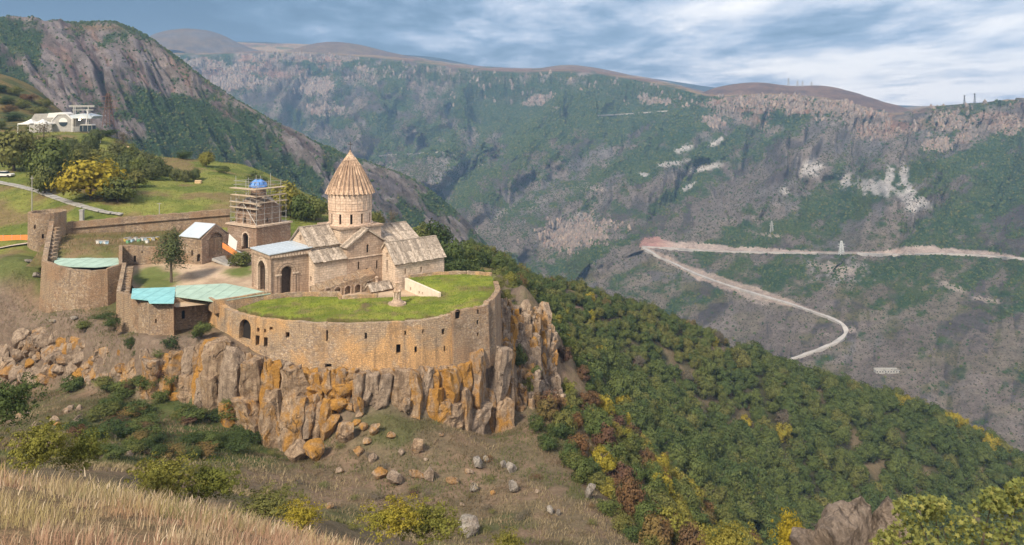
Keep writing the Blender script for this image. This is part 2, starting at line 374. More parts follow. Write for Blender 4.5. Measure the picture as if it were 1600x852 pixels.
def hill(name, sil, d, depth, drop, col, seed, rough=0.02, n=160):
    px = [s[0] for s in sil]
    us = np.linspace(px[0], px[-1], n); ys = cubic(px, np.array([s[1] for s in sil], float), us)
    rows = []
    for k, t in enumerate(np.linspace(-1, 1, 41)):
        h = 1 - abs(t) ** 1.7
        z0 = CH - (ys - HY) / F * d
        zz = z0 - drop * (1 - h)
        yy = d + t * depth
        X = (us - HX) / F * d * (1 + 0.0 * t)
        nn = (fbm(us / 25 + seed, np.full(n, k * .23), 4, seed) - .5) * drop * rough * 8 * min(1, abs(t) * 3)
        rows.append(np.stack([X, np.full(n, yy), zz + nn], -1))
    S = np.stack(rows, 1)
    hx, hy = proj(S[..., 0], S[..., 1], S[..., 2])
    cc = col[0] + (col[1] - col[0]) * sstep(.4, .62, fbm(hx / 40, hy / 6, 4, seed + 3))[..., None]
    return add_sheet(name, S, cc, MAT_FAR)
hill('far_ridge', [(-100, 60), (120, 58), (330, 66), (420, 66), (480, 74), (600, 84), (680, 90), (760, 106), (850, 118), (960, 120), (1010, 122), (1110, 136), (1300, 158), (1500, 168), (1700, 170)], 4200, 250, 210, (np.array((.05, .07, .08)), np.array((.045, .06, .07))), 3, .004)  # blue-green base colour carries part of the distance haze
hill('plateau_hill', [(150, 90), (215, 78), (250, 56), (275, 47), (310, 46), (340, 52), (370, 66), (400, 78), (450, 88)], 3650, 350, 120, (TAN * .55, np.array((.13, .105, .09))), 5)
hill('plateau_hill', [(400, 92), (450, 82), (490, 70), (520, 66), (560, 70), (610, 82), (660, 92), (720, 104), (760, 112)], 3500, 450, 130, (TAN * .62, np.array((.15, .10, .075))), 7)
hill('plateau_hill', [(740, 116), (790, 111), (840, 107), (880, 102), (915, 104), (960, 112), (1010, 124), (1060, 134), (1100, 144)], 3300, 450, 95, (TAN * .75, np.array((.18, .12, .085))), 9)
hill('plateau_hill', [(1085, 150), (1120, 137), (1160, 130), (1185, 129), (1230, 134), (1290, 135), (1320, 143), (1345, 152), (1380, 162)], 2500, 350, 75, (np.array((.19, .115, .075)), np.array((.13, .08, .06))), 13)

# the rocky mountain on the left
mt_cols = [
 (-260, [(60, 1150), (10, 1000), (40, 920), (120, 780), (220, 640), (330, 520), (420, 450)]),
 (-120, [(70, 1150), (18, 1000), (45, 920), (120, 780), (220, 640), (330, 520), (420, 450)]),
 (0, [(70, 1150), (30, 1000), (60, 910), (130, 780), (220, 640), (330, 530), (430, 460)]),
 (60, [(75, 1140), (37, 995), (66, 905), (130, 780), (220, 650), (330, 540), (430, 470)]),
 (120, [(75, 1130), (35, 985), (66, 900), (140, 780), (225, 660), (330, 550), (430, 480)]),
 (180, [(78, 1120), (35, 970), (72, 890), (150, 780), (240, 670), (335, 570), (435, 500)]),
 (220, [(90, 1110), (50, 955), (90, 880), (170, 780), (255, 680), (345, 590), (440, 520)]),
 (270, [(120, 1100), (84, 945), (125, 880), (195, 790), (270, 700), (355, 610), (450, 540)]),
 (330, [(160, 1090), (130, 930), (165, 870), (225, 795), (290, 715), (370, 630), (460, 560)]),
 (420, [(220, 1080), (185, 915), (215, 865), (265, 805), (320, 735), (390, 660), (475, 590)]),
 (520, [(265, 1060), (232, 900), (258, 860), (300, 810), (345, 755), (410, 690), (490, 620)]),
 (600, [(300, 1050), (262, 895), (288, 860), (325, 815), (370, 765), (430, 705), (505, 640)]),
 (650, [(325, 1045), (283, 892), (308, 860), (345, 820), (390, 770), (445, 715), (515, 655)]),
 (700, [(360, 1040), (318, 890), (340, 860), (372, 825), (412, 780), (460, 725), (525, 670)]),
 (760, [(420, 1030), (380, 885), (398, 862), (425, 830), (455, 790), (490, 740), (540, 690)]),
 (840, [(500, 1020), (470, 880), (482, 862), (500, 835), (520, 800), (545, 760), (580, 710)])]
MNU, MNV = 480, 230
M = loft(mt_cols, MNU, MNV)
mu = np.linspace(-260, 840, MNU)[:, None] * np.ones((1, MNV)); mv = np.ones((MNU, 1)) * np.linspace(0, 6, MNV)[None]
mw = mu / 62 - mv * 0.75 + (fbm(mu / 50, mv, 4, 5) - .5) * 1.3
mg = ridged(mw, mv * .3, 5, 61); mg2 = ridged(mw * 3.1, mv * 1.3, 5, 63)
ma = sstep(1.0, 1.7, mv) * .9 + .06
M[..., 2] += ((mg - .62) * 42 + (mg2 - .6) * 17) * ma
M[..., 1] -= ((mg - .62) * 30 + (mg2 - .6) * 18) * ma
qx, qy = proj(M[..., 0], M[..., 1], M[..., 2])
n1 = fbm(qx / 40, qy / 40, 5, 501); n2 = fbm(qx / 11, qy / 9, 4, 511)
# green runs down the gullies and along the crest, bare rock on the ribs
diag = (qy - 35) - (qx - 60) * 0.62
crest = 1 - sstep(0.02, 0.42, mv - 1 + (n2 - .5) * .3)
vg = np.clip(sstep(.52, .62, n1 * .55 + (1 - mg) * .34 + n2 * .22 + .10 * np.exp(-((diag - 40) / 42) ** 2) + .08 * np.exp(-(((qy - 200) - (qx - 350) * .5) / 45) ** 2) - .13 * np.exp(-((qx - 190) / 85) ** 2 - ((qy - 110) / 60) ** 2)
             - .12 * np.exp(-((qx - 70) / 50) ** 2 - ((qy - 110) / 36) ** 2)) + crest * .8, 0, 1)
vg *= 1 - .85 * np.exp(-((qx - 150) / 40) ** 2 - ((qy - 46) / 6) ** 2)
mc = lerp(np.array((.128, .096, .098)), np.array((.104, .095, .106)), sstep(180, 290, qy)) * np.ones(M.shape)
mc = lerp(mc, np.array((.24, .165, .135)), sstep(.5, .66, fbm((qx - qy * .6) / 16, (qy + qx * .6) / 50, 4, 521)) * (1 - sstep(150, 230, qy)) * .8)
mc = lerp(mc, np.array((.23, .205, .20)), sstep(.6, .72, mg2 + n2 * .15) * .7)
mc = lerp(mc, np.array((.10, .085, .07)), sstep(.5, .65, fbm(qx / 24, qy / 14, 4, 531)) * .5)
mc = lerp(mc, VEG * np.array((1.1, 1.0, .95)), vg)
mc = lerp(mc, TAN * .7, .8 * np.exp(-((qx - 150) / 42) ** 2 - ((qy - 43) / 5) ** 2))
add_sheet('rocky_mountain', M, mc, MAT_ROCKY)
MQX, MQY, MVG = qx, qy, vg

def scatter(name, pts, sizes, mat, label, cat, sub=2, squash=0.8, parent=None, kind='stuff'):
    """far bushes as one mass: every point carries a knobbly little crown"""
    me = bpy.data.meshes.new(name); me.vertices.add(len(pts)); me.vertices.foreach_set('co', np.asarray(pts, np.float32).ravel())
    a = me.attributes.new('size', 'FLOAT', 'POINT'); a.data.foreach_set('value', np.asarray(sizes, np.float32))
    me.update()
    o = obj(name, me, mat, parent); tag(o, label, cat, None, kind)
    ng = bpy.data.node_groups.new(name, 'GeometryNodeTree')
    ng.interface.new_socket('Geometry', in_out='INPUT', socket_type='NodeSocketGeometry')
    ng.interface.new_socket('Geometry', in_out='OUTPUT', socket_type='NodeSocketGeometry')
    g = NT(ng); gi = g.node('NodeGroupInput'); go = g.node('NodeGroupOutput')
    ico = g.node('GeometryNodeMeshIcoSphere'); ico.inputs['Radius'].default_value = 1.0; ico.inputs['Subdivisions'].default_value = sub
    sp = g.node('GeometryNodeSetPosition'); g.put(sp.inputs['Geometry'], ico.outputs[0])
    nz = g.node('ShaderNodeTexNoise'); nz.inputs['Scale'].default_value = 2.6; nz.inputs['Detail'].default_value = 2
    pos = g.node('GeometryNodeInputPosition')
    off = g.vmath('MULTIPLY', g.vmath('SUBTRACT', nz.outputs['Color'], (0.5, 0.5, 0.5)), (1.5, 1.5, 1.3))
    g.put(sp.inputs['Offset'], off)
    tr = g.node('GeometryNodeTransform'); g.put(tr.inputs['Geometry'], sp.outputs[0]); tr.inputs['Scale'].default_value = (1, 1, squash)
    sm = g.node('GeometryNodeSetMaterial'); g.put(sm.inputs['Geometry'], tr.outputs[0]); sm.inputs['Material'].default_value = mat
    m2p = g.node('GeometryNodeMeshToPoints'); g.put(m2p.inputs['Mesh'], gi.outputs[0])
    ip = g.node('GeometryNodeInstanceOnPoints'); g.put(ip.inputs['Points'], m2p.outputs[0]); g.put(ip.inputs['Instance'], sm.outputs[0])
    na = g.node('GeometryNodeInputNamedAttribute', data_type='FLOAT'); na.inputs['Name'].default_value = 'size'
    rv = g.node('FunctionNodeRandomValue', data_type='FLOAT_VECTOR'); rv.inputs[0].default_value = (-.3, -.3, 0); rv.inputs[1].default_value = (.3, .3, 6.28)
    g.put(ip.inputs['Scale'], na.outputs[0]); g.put(ip.inputs['Rotation'], rv.outputs[0])
    g.put(go.inputs[0], ip.outputs[0])
    md = o.modifiers.new('bushes', 'NODES'); md.node_group = ng
    return o

def bush_mat(name, stops, scale=1.2):
    m, nt, b = new_mat(name, 0.9, 0.1)
    co = nt.coord()
    r = nt.ramp(nt.rnd(), [(i / max(1, len(stops) - 1), c) for i, c in enumerate(stops)])
    n = nt.noise(co, scale, 4, .7)
    nt.put(b.inputs['Base Color'], nt.mix(1.0, r, nt.ramp(n, [(.3, .45), (.7, 1.5)]), 'MULTIPLY'))
    nt.put(b.inputs['Normal'], nt.bump(n, .9, .6))
    return m
MAT_FARBUSH = bush_mat('far_bush_leaves', [(.028, .055, .022), (.042, .075, .026), (.075, .098, .032), (.036, .065, .026), (.12, .12, .04)])
def pick(S, weight, n, lift=0.3):
    area = np.abs(np.gradient(S[..., 0], axis=0)) * np.hypot(np.gradient(S[..., 2], axis=1), np.gradient(S[..., 1], axis=1))
    wt = (weight * area / S[..., 1] ** 1.0).ravel(); wt /= wt.sum()
    idx = RNG.choice(S.shape[0] * S.shape[1], n, p=wt)
    i, j = idx // S.shape[1], idx % S.shape[1]
    i2 = np.minimum(i + 1, S.shape[0] - 1); j2 = np.minimum(j + 1, S.shape[1] - 1)
    a, b = RNG.random(n)[:, None], RNG.random(n)[:, None]
    p = S[i, j] + (S[i2, j] - S[i, j]) * a + (S[i, j2] - S[i, j]) * b
    p[:, 2] += lift
    return p
wc = np.where((cv > 1.02) & (cu > 230), np.clip(vegm + .07, 0, 1.2) * (1 - np.clip(cliffy, 0, 1) * .7), 0)
for b_ in SCREE:
    qx, qy = CQ[..., 0], CQ[..., 1]; wc = wc * (1 - .93 * blob(*b_, seed=37, jag=.65))
wc = wc * (1 - np.clip(bank + bank2, 0, 1)) * (dl > 3) * (du > 2.5)
pts = pick(C, wc, 130000)
scatter('hillside_scrub', pts, (.5 + 2.3 * RNG.random(len(pts)) ** 2) * np.clip(pts[:, 1] / 1300, .55, 1.5), MAT_FARBUSH, 'dark green trees and scrub covering the far canyon slopes', 'scrub', sub=1)
crag = np.where((cv > 1.0) & (cu > 230), cliffy * .22, 0)
for b_ in [(493, 135, 32, 15, .1), (510, 172, 25, 9, .0), (838, 157, 22, 8, -.3), (1020, 158, 26, 6, .15), (1210, 163, 105, 14, .05), (1330, 168, 70, 12, .12), (1115, 192, 16, 8, .3), (1490, 190, 38, 14, .0), (1580, 195, 32, 16, -.25), (1505, 215, 14, 9, 0), (1470, 225, 22, 9, -.2), (900, 365, 60, 24, -.1), (365, 130, 50, 12, -.05)]: crag = np.maximum(crag, np.where(cv > 1, blob(*b_, seed=35, jag=.8), 0))
pts = pick(C, crag, 6500)
scatter('rim_crags', pts, (1.2 + 4.2 * RNG.random(len(pts)) ** 2) * np.clip(pts[:, 1] / 1800, .6, 1.3), bush_mat('crag_rock', [(.26, .21, .18), (.21, .18, .16), (.31, .24, .19), (.18, .155, .14), (.28, .195, .16)], .4), 'pale rock crags breaking out along the rim of the canyon', 'rocks', sub=1, squash=1.7)
wd = np.where((cv > 1.15) & (cu > 230), (1 - vegm) * (.35 + nA), 0) * (1 - np.clip(bank + bank2, 0, 1)) * (dl > 3) * (du > 2.5)
pts = pick(C, wd, 90000)
scatter('dry_scrub', pts, (.35 + 1.3 * RNG.random(len(pts)) ** 2) * np.clip(pts[:, 1] / 1300, .5, 1.4), bush_mat('dry_scrub_leaves', [(.075, .065, .05), (.06, .07, .035), (.10, .085, .06), (.05, .06, .03), (.12, .10, .07)]), 'dry brown scrub dotted over the far canyon slopes', 'scrub', sub=1)
wm = np.where(mv > 1.0, np.clip(MVG + .12, 0, 1), 0)
pts = pick(M, wm, 26000)
scatter('mountain_scrub', pts, .5 + 1.5 * RNG.random(len(pts)) ** 2, MAT_FARBUSH, 'dark green trees and scrub on the rocky mountain', 'scrub', sub=1)
# ------------------------------------------------------------------ the near hillside
def mq_fit(pts, c=14.0):
    pts = np.asarray(pts, float); n = len(pts)
    D = np.hypot(pts[:, None, 0] - pts[None, :, 0], pts[:, None, 1] - pts[None, :, 1])
    A = np.zeros((n + 3, n + 3)); A[:n, :n] = np.sqrt(D * D + c * c); A[:n, n] = 1; A[:n, n + 1:] = pts[:, :2]
    A[n, :n] = 1; A[n + 1:, :n] = pts[:, :2].T
    w_ = np.linalg.solve(A, np.concatenate([pts[:, 2], np.zeros(3)]))
    def f(x, y):
        x = np.asarray(x, float); y = np.asarray(y, float); out = w_[n] + w_[n + 1] * x + w_[n + 2] * y
        for i in range(n): out = out + w_[i] * np.sqrt((x - pts[i, 0]) ** 2 + (y - pts[i, 1]) ** 2 + c * c)
        return out
    return f

back_join = [(-12, 232, -9), (-35, 300, -22), (-60, 450, -45), (-80, 700, -60)]
upper = [P(*t) for t in [
 (-150, 400, 160), (0, 402, 158), (30, 425, 150), (30, 505, 145), (-120, 505, 146), (70, 492, 144.5), (130, 495, 139), (183, 496, 139), (200, 520, 131.5), (240, 525, 126.3), (300, 520, 128), (330, 515, 128), (345, 530, 122.5),
 (200, 335, 182), (350, 324, 190), (100, 340, 176), (20, 375, 168), (0, 345, 180), (-150, 330, 185), (50, 292, 200), (0, 272, 212), (150, 302, 195), (220, 318, 188), (300, 290, 214), (250, 260, 240),
 (370, 277, 235), (420, 292, 225), (480, 314, 215), (510, 336, 205), (200, 224, 278), (300, 250, 258), (150, 212, 288), (90, 209, 292), (30, 207, 298), (-150, 190, 310), (60, 250, 235), (-100, 250, 235),
 (0, 122, 420), (60, 143, 410), (100, 178, 380), (140, 200, 340), (-150, 100, 430), (30, 170, 360),
 (200, 275, 400), (150, 240, 385), (250, 305, 360), (300, 335, 330), (140, 250, 440), (200, 310, 470), (100, 215, 450), (330, 300, 285),
 (480, 579, 117), (430, 570, 117.5), (540, 584, 117), (640, 581, 118.5), (600, 560, 125), (720, 555, 124), (770, 545, 130), (790, 480, 150), (780, 440, 170)]]
upper += [(-95, 160, 2.5), (-80, 165, 2.0), (-75, 150, 1), (-60, 160, 1), (-62, 140, -1), (-31, 150, -1.5), (-15, 148, -1.5), (-45, 140, -1.2), (-55, 170, 1.5), (-40, 178, 1.0), (-15, 172, -2), (-22, 190, -1.0), (-40, 200, 5), (-30, 215, 0),
 (-100, 280, 0 + 12), (-85, 300, 0), (-70, 262, 4), (-60, 245, 2), (-48, 232, 1), (-150, 340, 0), (-120, 420, -35), (-250, 480, -5), (-200, 560, -50), (-70, 330, -12)] + back_join
lower = [P(*t) for t in [
 (200, 890, 6), (900, 960, 6), (-300, 880, 6), (0, 752, 15), (-200, 745, 16), (200, 788, 14), (350, 822, 13), (520, 868, 11.5), (700, 920, 9), (1000, 1000, 12), (1300, 880, 22), (1500, 880, 17), (1700, 880, 18),
 (350, 860, 40), (0, 820, 40), (700, 950, 42), (1000, 960, 50), (1300, 1000, 60), (1500, 1000, 60), (0, 715, 72), (300, 748, 70), (500, 800, 66), (-200, 700, 75),
 (300, 665, 112), (380, 700, 108), (200, 640, 118), (100, 640, 120), (250, 605, 126), (60, 607, 140), (-100, 605, 142), (140, 600, 134), (0, 660, 115), (-150, 660, 118), (480, 705, 112), (430, 720, 104), (350, 650, 118),
 (560, 655, 113), (640, 648, 116), (700, 665, 117), (780, 684, 122), (600, 760, 98), (750, 765, 100), (560, 720, 104), (700, 858, 77), (560, 850, 80), (850, 800, 92), (990, 856, 82), (880, 722, 110), (930, 780, 97), (830, 668, 122),
 (900, 642, 146), (1000, 722, 150), (1100, 800, 150), (1150, 860, 153), (960, 690, 132), (1060, 800, 125), (1100, 900, 110),
 (880, 600, 195), (1000, 670, 200), (1150, 775, 207), (1250, 850, 207), (1350, 900, 215), (842, 508, 152), (856, 580, 148), (868, 640, 142), (818, 520, 147), (814, 580, 139), (806, 640, 131), (880, 560, 172), (800, 470, 168),
 (900, 530, 240), (1000, 572, 255), (1100, 620, 267), (1200, 668, 267), (1300, 705, 267), (1400, 745, 267), (1500, 800, 260), (1620, 870, 253), (840, 470, 215), (780, 440, 195),
 (740, 415, 210), (800, 430, 238), (900, 456, 272), (1000, 484, 296), (1100, 528, 316), (1200, 574, 326), (1300, 606, 326), (1400, 634, 322), (1500, 672, 316), (1580, 722, 302), (1680, 800, 290), (1750, 880, 280),
 (850, 560, 330), (950, 580, 370), (1050, 640, 390), (1250, 720, 400), (1400, 740, 395), (1550, 790, 385), (1700, 900, 370), (760, 500, 300)]] + back_join
fu, fl = mq_fit(upper, 8.0), mq_fit(lower, 10.0)
cliff_px = [(-400, 520, 149), (-60, 522, 148), (55, 522, 143.5), (135, 528, 136), (178, 532, 130), (238, 538, 123.6), (290, 536, 124.5), (335, 540, 120.8), (375, 552, 117), (430, 572, 115.8), (480, 582, 115.2), (540, 586, 115.2), (640, 583, 117), (715, 575, 121), (772, 555, 128), (800, 520, 140), (800, 480, 155), (790, 450, 178), (770, 430, 200)]
CLIFF = [P(*t)[:2] for t in cliff_px]
UPOLY = CLIFF + [(-12, 232), (-35, 300), (-60, 450), (-80, 760), (-900, 760), (-900, 149)]
def inside(poly, x, y):
    r = np.zeros(x.shape, bool); n = len(poly)
    for i in range(n):
        (x0, y0), (x1, y1) = poly[i], poly[(i + 1) % n]
        if y0 == y1: continue
        c = ((y0 > y) != (y1 > y)) & (x < (x1 - x0) * (y - y0) / (y1 - y0) + x0)
        r ^= c
    return r
def height(x, y):
    x = np.asarray(x, float); y = np.asarray(y, float)
    d1, _ = seg_dist(CLIFF, x, y); d2, _ = seg_dist([CLIFF[-1], (-12, 232), (-35, 300), (-60, 450), (-80, 760)], x, y)
    ins = inside(UPOLY, x, y)
    s1 = np.where(ins, d1, -d1); s2 = np.where(ins, d2, -d2)
    near_cliff = d1 <= d2
    wob = (fbm(x / 5, y / 5, 3, 700) - .5) * 2.0
    b = np.where(near_cliff, sstep(-2.6, 0.3, s1 + wob), sstep(-14, 14, s2))
    z = fl(x, y) * (1 - b) + fu(x, y) * b
    rough = (fbm(x / 14, y / 14, 5, 710) - .5) * 1.6 + (fbm(x / 3, y / 3, 3, 720) - .5) * .35
    fade = np.clip((y - 8) / 40, .12, 1) * np.where(ins & (y < 178) & (y > 118), .35, 1)
    return z + rough * fade
TX = np.concatenate([np.arange(-420, -190, 4.0), np.arange(-190, -130, 2.0), np.arange(-130, 60, 0.75), np.arange(60, 130, 1.5), np.arange(130, 330, 3.0)])
TY = np.concatenate([np.arange(2.5, 40, 0.75), np.arange(40, 90, 1.5), np.arange(90, 160, .75), np.arange(160, 260, 1.5), np.arange(260, 520, 3.0)])
gx, gy = np.meshgrid(TX, TY, indexing='ij')
gz = height(gx, gy)
T = np.stack([gx, gy, gz], -1)
qx, qy = proj(gx, gy, gz)
insU = inside(UPOLY, gx, gy)
dc, _ = seg_dist(CLIFF, gx, gy)
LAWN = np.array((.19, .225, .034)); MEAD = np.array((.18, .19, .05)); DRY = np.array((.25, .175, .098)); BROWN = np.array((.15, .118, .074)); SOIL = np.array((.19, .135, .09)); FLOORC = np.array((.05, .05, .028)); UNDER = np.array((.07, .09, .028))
m1 = fbm(gx / 9, gy / 9, 5, 801); m2 = fbm(gx / 2.6, gy / 2.6, 4, 811); m3 = fbm(gx / 30, gy / 30, 3, 821)
tc = lerp(BROWN * np.ones(3), SOIL, sstep(.42, .66, m2)) * np.ones(T.shape)
tc = lerp(tc, UNDER, sstep(.52, .66, m1) * .65)
def gblob(x, y, rx, ry, rot=0., seed=5, jag=.5):
    c, s = math.cos(rot), math.sin(rot); a = ((qx - x) * c + (qy - y) * s) / rx; b = (-(qx - x) * s + (qy - y) * c) / ry
    return 1 - sstep(.55, 1.1, np.sqrt(a * a + b * b) + (m2 - .5) * jag * 1.5)
tc = lerp(tc, UNDER * np.array((.8, 1, .8)), gblob(330, 670, 190, 75) * .8)
tc = lerp(tc, DRY * np.ones(3), (1 - sstep(22, 60, gy)) * (0.55 + .45 * sstep(.35, .6, m2)))
upm_ = insU & (gy > 160)
tc = np.where(upm_[..., None], lerp(lerp(MEAD * np.ones(3), MEAD * np.array((.55, .68, .6)), sstep(.45, .6, fbm(gx / 6, gy / 6, 4, 833)) * .8), DRY * .75, sstep(.50, .64, m1) * .8), tc)
tc = np.where((insU & (gy > 300))[..., None], lerp(np.array((.06, .075, .03)), np.array((.15, .115, .05)), sstep(.45, .6, m1)), tc)
tc = np.where((insU & (gy <= 160) & (gx < -88))[..., None], lerp(np.array((.10, .115, .04)), SOIL, sstep(.42, .62, m1)), tc)
tc = lerp(tc, np.array((.16, .095, .055)), gblob(140, 290, 70, 16, .35) * .9)
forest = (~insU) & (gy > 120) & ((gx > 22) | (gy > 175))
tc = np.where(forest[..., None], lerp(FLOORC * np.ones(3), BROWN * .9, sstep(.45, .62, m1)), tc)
for b_ in [(1130, 545, 60, 16, .5), (890, 470, 34, 14, .4), (960, 505, 30, 10, .3)]: tc = lerp(tc, np.array((.145, .105, .085)), gblob(*b_) * forest)
steep = (1 - sstep(1.2, 3.4, dc)) * (gx > -130)
tc = lerp(tc, np.array((.17, .13, .10)), steep * .9)
MAT_LAND = ground_mat('hillside_ground', 0.6, 2.6, 9.0, 0.75, 0.9, 0.35)
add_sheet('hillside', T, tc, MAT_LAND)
def ground_at(px, py, lo=4.0, hi=480.0):
    """the first point of the hillside on the line of sight through a photo pixel"""
    d = np.concatenate([np.linspace(lo, 60, 200), np.linspace(60, hi, 1200)]); d = d[d >= lo]
    x = (px - HX) / F * d; zr = CH - (py - HY) / F * d
    hit = height(x, d) >= zr
    i = int(np.argmax(hit)) if hit.any() else len(d) - 1
    return Vector((x[i], d[i], float(height(x[i:i+1], d[i:i+1])[0])))
def hz(x, y): return float(height(np.array([x]), np.array([y]))[0])
# ------------------------------------------------------------------ building materials
def rubble_mat(name, stones, mortar, scale=2.0, stain=(.34, .20, .09), stain_amt=.6, lichen=.35):
    m, nt, b = new_mat(name, 0.95, 0.12)
    co = nt.coord()
    warp = nt.vmath('ADD', co, nt.vmath('MULTIPLY', nt.noise(co, 1.2, 2, out=1), (.25, .25, .12)))
    sc = nt.scale(warp, (1, 1, 1.55))
    cellv = nt.node('ShaderNodeTexVoronoi', feature='F1'); nt.put(cellv.inputs['Vector'], sc); cellv.inputs['Scale'].default_value = scale
    sepc = nt.node('ShaderNodeSeparateColor'); nt.put(sepc.inputs[0], cellv.outputs['Color'])
    edge = nt.vor(sc, scale, 'DISTANCE_TO_EDGE')
    c = nt.ramp(sepc.outputs[0], [(i / (len(stones) - 1), s) for i, s in enumerate(stones)])
    st = nt.noise(co, 0.16, 5, .62, .6)
    c = nt.mix(nt.math('MULTIPLY', nt.ramp(st, [(.44, 0), (.56, 1)]), stain_amt), c, stain)
    lg = nt.noise(nt.vmath('ADD', co, (40, 7, 3)), 0.33, 5, .7, .4)
    c = nt.mix(nt.math('MULTIPLY', nt.ramp(lg, [(.5, 0), (.66, 1)]), lichen), c, (.10, .085, .07))
    br = nt.node('ShaderNodeTexBrick'); nt.put(br.inputs['Vector'], nt.coord('UV')); br.inputs['Scale'].default_value = 1.0; br.inputs['Brick Width'].default_value = .7; br.inputs['Row Height'].default_value = .32; br.inputs['Mortar Size'].default_value = .025; br.inputs['Bias'].default_value = 0.0
    br.inputs['Color1'].default_value = (*[x * 1.05 for x in stones[-1]], 1); br.inputs['Color2'].default_value = (*[x * .85 for x in stones[1]], 1); br.inputs['Mortar'].default_value = (*mortar, 1)
    patch = nt.noise(nt.vmath('ADD', co, (9, 21, 5)), .13, 4, .6, .4)
    c = nt.mix(nt.math('MULTIPLY', nt.ramp(patch, [(.49, 0), (.54, 1)]), .8), c, nt.mix(nt.math('MULTIPLY', nt.ramp(st, [(.44, 0), (.56, 1)]), stain_amt), br.outputs[0], tuple(x * 1.08 for x in stain)))
    runs = nt.noise(nt.scale(co, (1.1, 1.1, .09)), 1.0, 5, .6)
    c = nt.mix(nt.math('MULTIPLY', nt.ramp(runs, [(.52, 0), (.66, 1)]), .5), c, (.14, .105, .08))
    fine = nt.noise(co, 6.0, 5, .7)
    c = nt.mix(1.0, c, nt.ramp(fine, [(.25, .55), (.75, 1.35)]), 'MULTIPLY')
    c = nt.mix(nt.ramp(edge, [(.0, .75), (.09, 0)]), c, mortar)
    nt.put(b.inputs['Base Color'], c)
    h = nt.math('ADD', nt.ramp(edge, [(0, 0), (.16, 1)]), nt.math('MULTIPLY', fine, .5))
    nt.put(b.inputs['Normal'], nt.bump(h, .8, .09))
    return m
def ashlar_mat(name, base, dark, streak=.5, bw=.95, bh=.42, warm=(.42, .27, .17)):
    m, nt, b = new_mat(name, 0.92, 0.12)
    uv = nt.coord('UV'); co = nt.coord()
    br = nt.node('ShaderNodeTexBrick'); nt.put(br.inputs['Vector'], uv)
    br.inputs['Scale'].default_value = 1.0; br.inputs['Brick Width'].default_value = bw; br.inputs['Row Height'].default_value = bh
    br.inputs['Mortar Size'].default_value = .022; br.inputs['Mortar Smooth'].default_value = .2; br.inputs['Bias'].default_value = -.1
    br.inputs['Color1'].default_value = (*[x * 1.1 for x in base], 1); br.inputs['Color2'].default_value = (*[x * .78 for x in base], 1); br.inputs['Mortar'].default_value = (*[x * .42 for x in base], 1)
    big = nt.noise(co, .22, 4, .6); c = nt.mix(nt.math('MULTIPLY', nt.ramp(big, [(.4, 0), (.65, 1)]), .55), br.outputs[0], warm)
    run = nt.noise(nt.scale(co, (1.7, 1.7, .16)), 1.0, 5, .65)
    c = nt.mix(nt.math('MULTIPLY', nt.ramp(run, [(.46, 0), (.66, 1)]), streak), c, dark)
    spots = nt.noise(co, 3.2, 5, .75)
    c = nt.mix(1.0, c, nt.ramp(spots, [(.28, .62), (.7, 1.22)]), 'MULTIPLY')
    nt.put(b.inputs['Base Color'], c)
    h = nt.math('ADD', nt.math('MULTIPLY', br.outputs['Fac'], -.8), nt.math('MULTIPLY', spots, .6))
    nt.put(b.inputs['Normal'], nt.bump(h, .6, .06))
    return m
def slab_roof_mat(name, base, dark):
    m, nt, b = new_mat(name, .9, .15)
    co = nt.coord(); geo = nt.node('ShaderNodeNewGeometry')
    r = geo.outputs['Random Per Island']
    c = nt.ramp(r, [(0, tuple(x * .6 for x in base)), (.5, base), (1, tuple(x * 1.3 for x in base))])
    n = nt.noise(nt.scale(co, (2.5, 2.5, 1.2)), 1.0, 6, .7)
    c = nt.mix(nt.math('MULTIPLY', nt.ramp(n, [(.42, 0), (.62, 1)]), .75), c, dark)
    n2 = nt.noise(co, 5, 4, .7)
    c = nt.mix(1.0, c, nt.ramp(n2, [(.3, .6), (.7, 1.25)]), 'MULTIPLY')
    nt.put(b.inputs['Base Color'], c); nt.put(b.inputs['Normal'], nt.bump(n2, .6, .06))
    return m
STONES = [(.36, .25, .165), (.48, .37, .265), (.29, .22, .17), (.57, .46, .345), (.40, .29, .19), (.52, .385, .245)]
MAT_WALL = rubble_mat('golden_rubble_masonry', STONES, (.22, .165, .115), 2.7, (.60, .36, .16), .85, .45)
MAT_WALL2 = rubble_mat('grey_rubble_masonry', [tuple(x * k for x in s) for s, k in zip(STONES, (.85, .9, .8, .9, .8, .85))], (.19, .14, .10), 2.7, (.34, .20, .11), .55, .45)
MAT_TOWER = rubble_mat('brown_tuff_masonry', [(.27, .195, .15), (.37, .28, .215), (.32, .215, .155), (.43, .34, .265)], (.17, .125, .095), 1.5, (.26, .15, .09), .4, .35)
MAT_ASH = ashlar_mat('cream_ashlar', (.64, .52, .41), (.36, .27, .205), .45, warm=(.55, .40, .28))
MAT_ASH2 = ashlar_mat('brown_ashlar', (.46, .35, .265), (.22, .165, .13), .5, warm=(.42, .29, .20))
MAT_DRUM = ashlar_mat('pink_ashlar', (.70, .55, .43), (.45, .32, .235), .3, 1.05, .5, (.56, .38, .27))
MAT_ROOF = slab_roof_mat('stone_slab_roof', (.44, .37, .30), (.16, .13, .105))
MAT_CONE = slab_roof_mat('pink_slab_roof', (.58, .42, .30), (.24, .165, .12))
MAT_DARK = plain_mat('dark_interior', (.018, .015, .013), .9, .3)  # near-black sheets backing the openings; the shade inside is put into their colour
MAT_DOOR = plain_mat('weathered_wood', (.075, .055, .042), .8, .35, 3)
MAT_CREAM = plain_mat('limewashed_wall', (.66, .57, .46), .9, .14, .8)
MAT_GREENROOF = plain_mat('green_sheeting', (.37, .50, .42), .6, .16, .5)
MAT_BLUEROOF = plain_mat('turquoise_sheeting', (.25, .52, .54), .55, .16, .6)
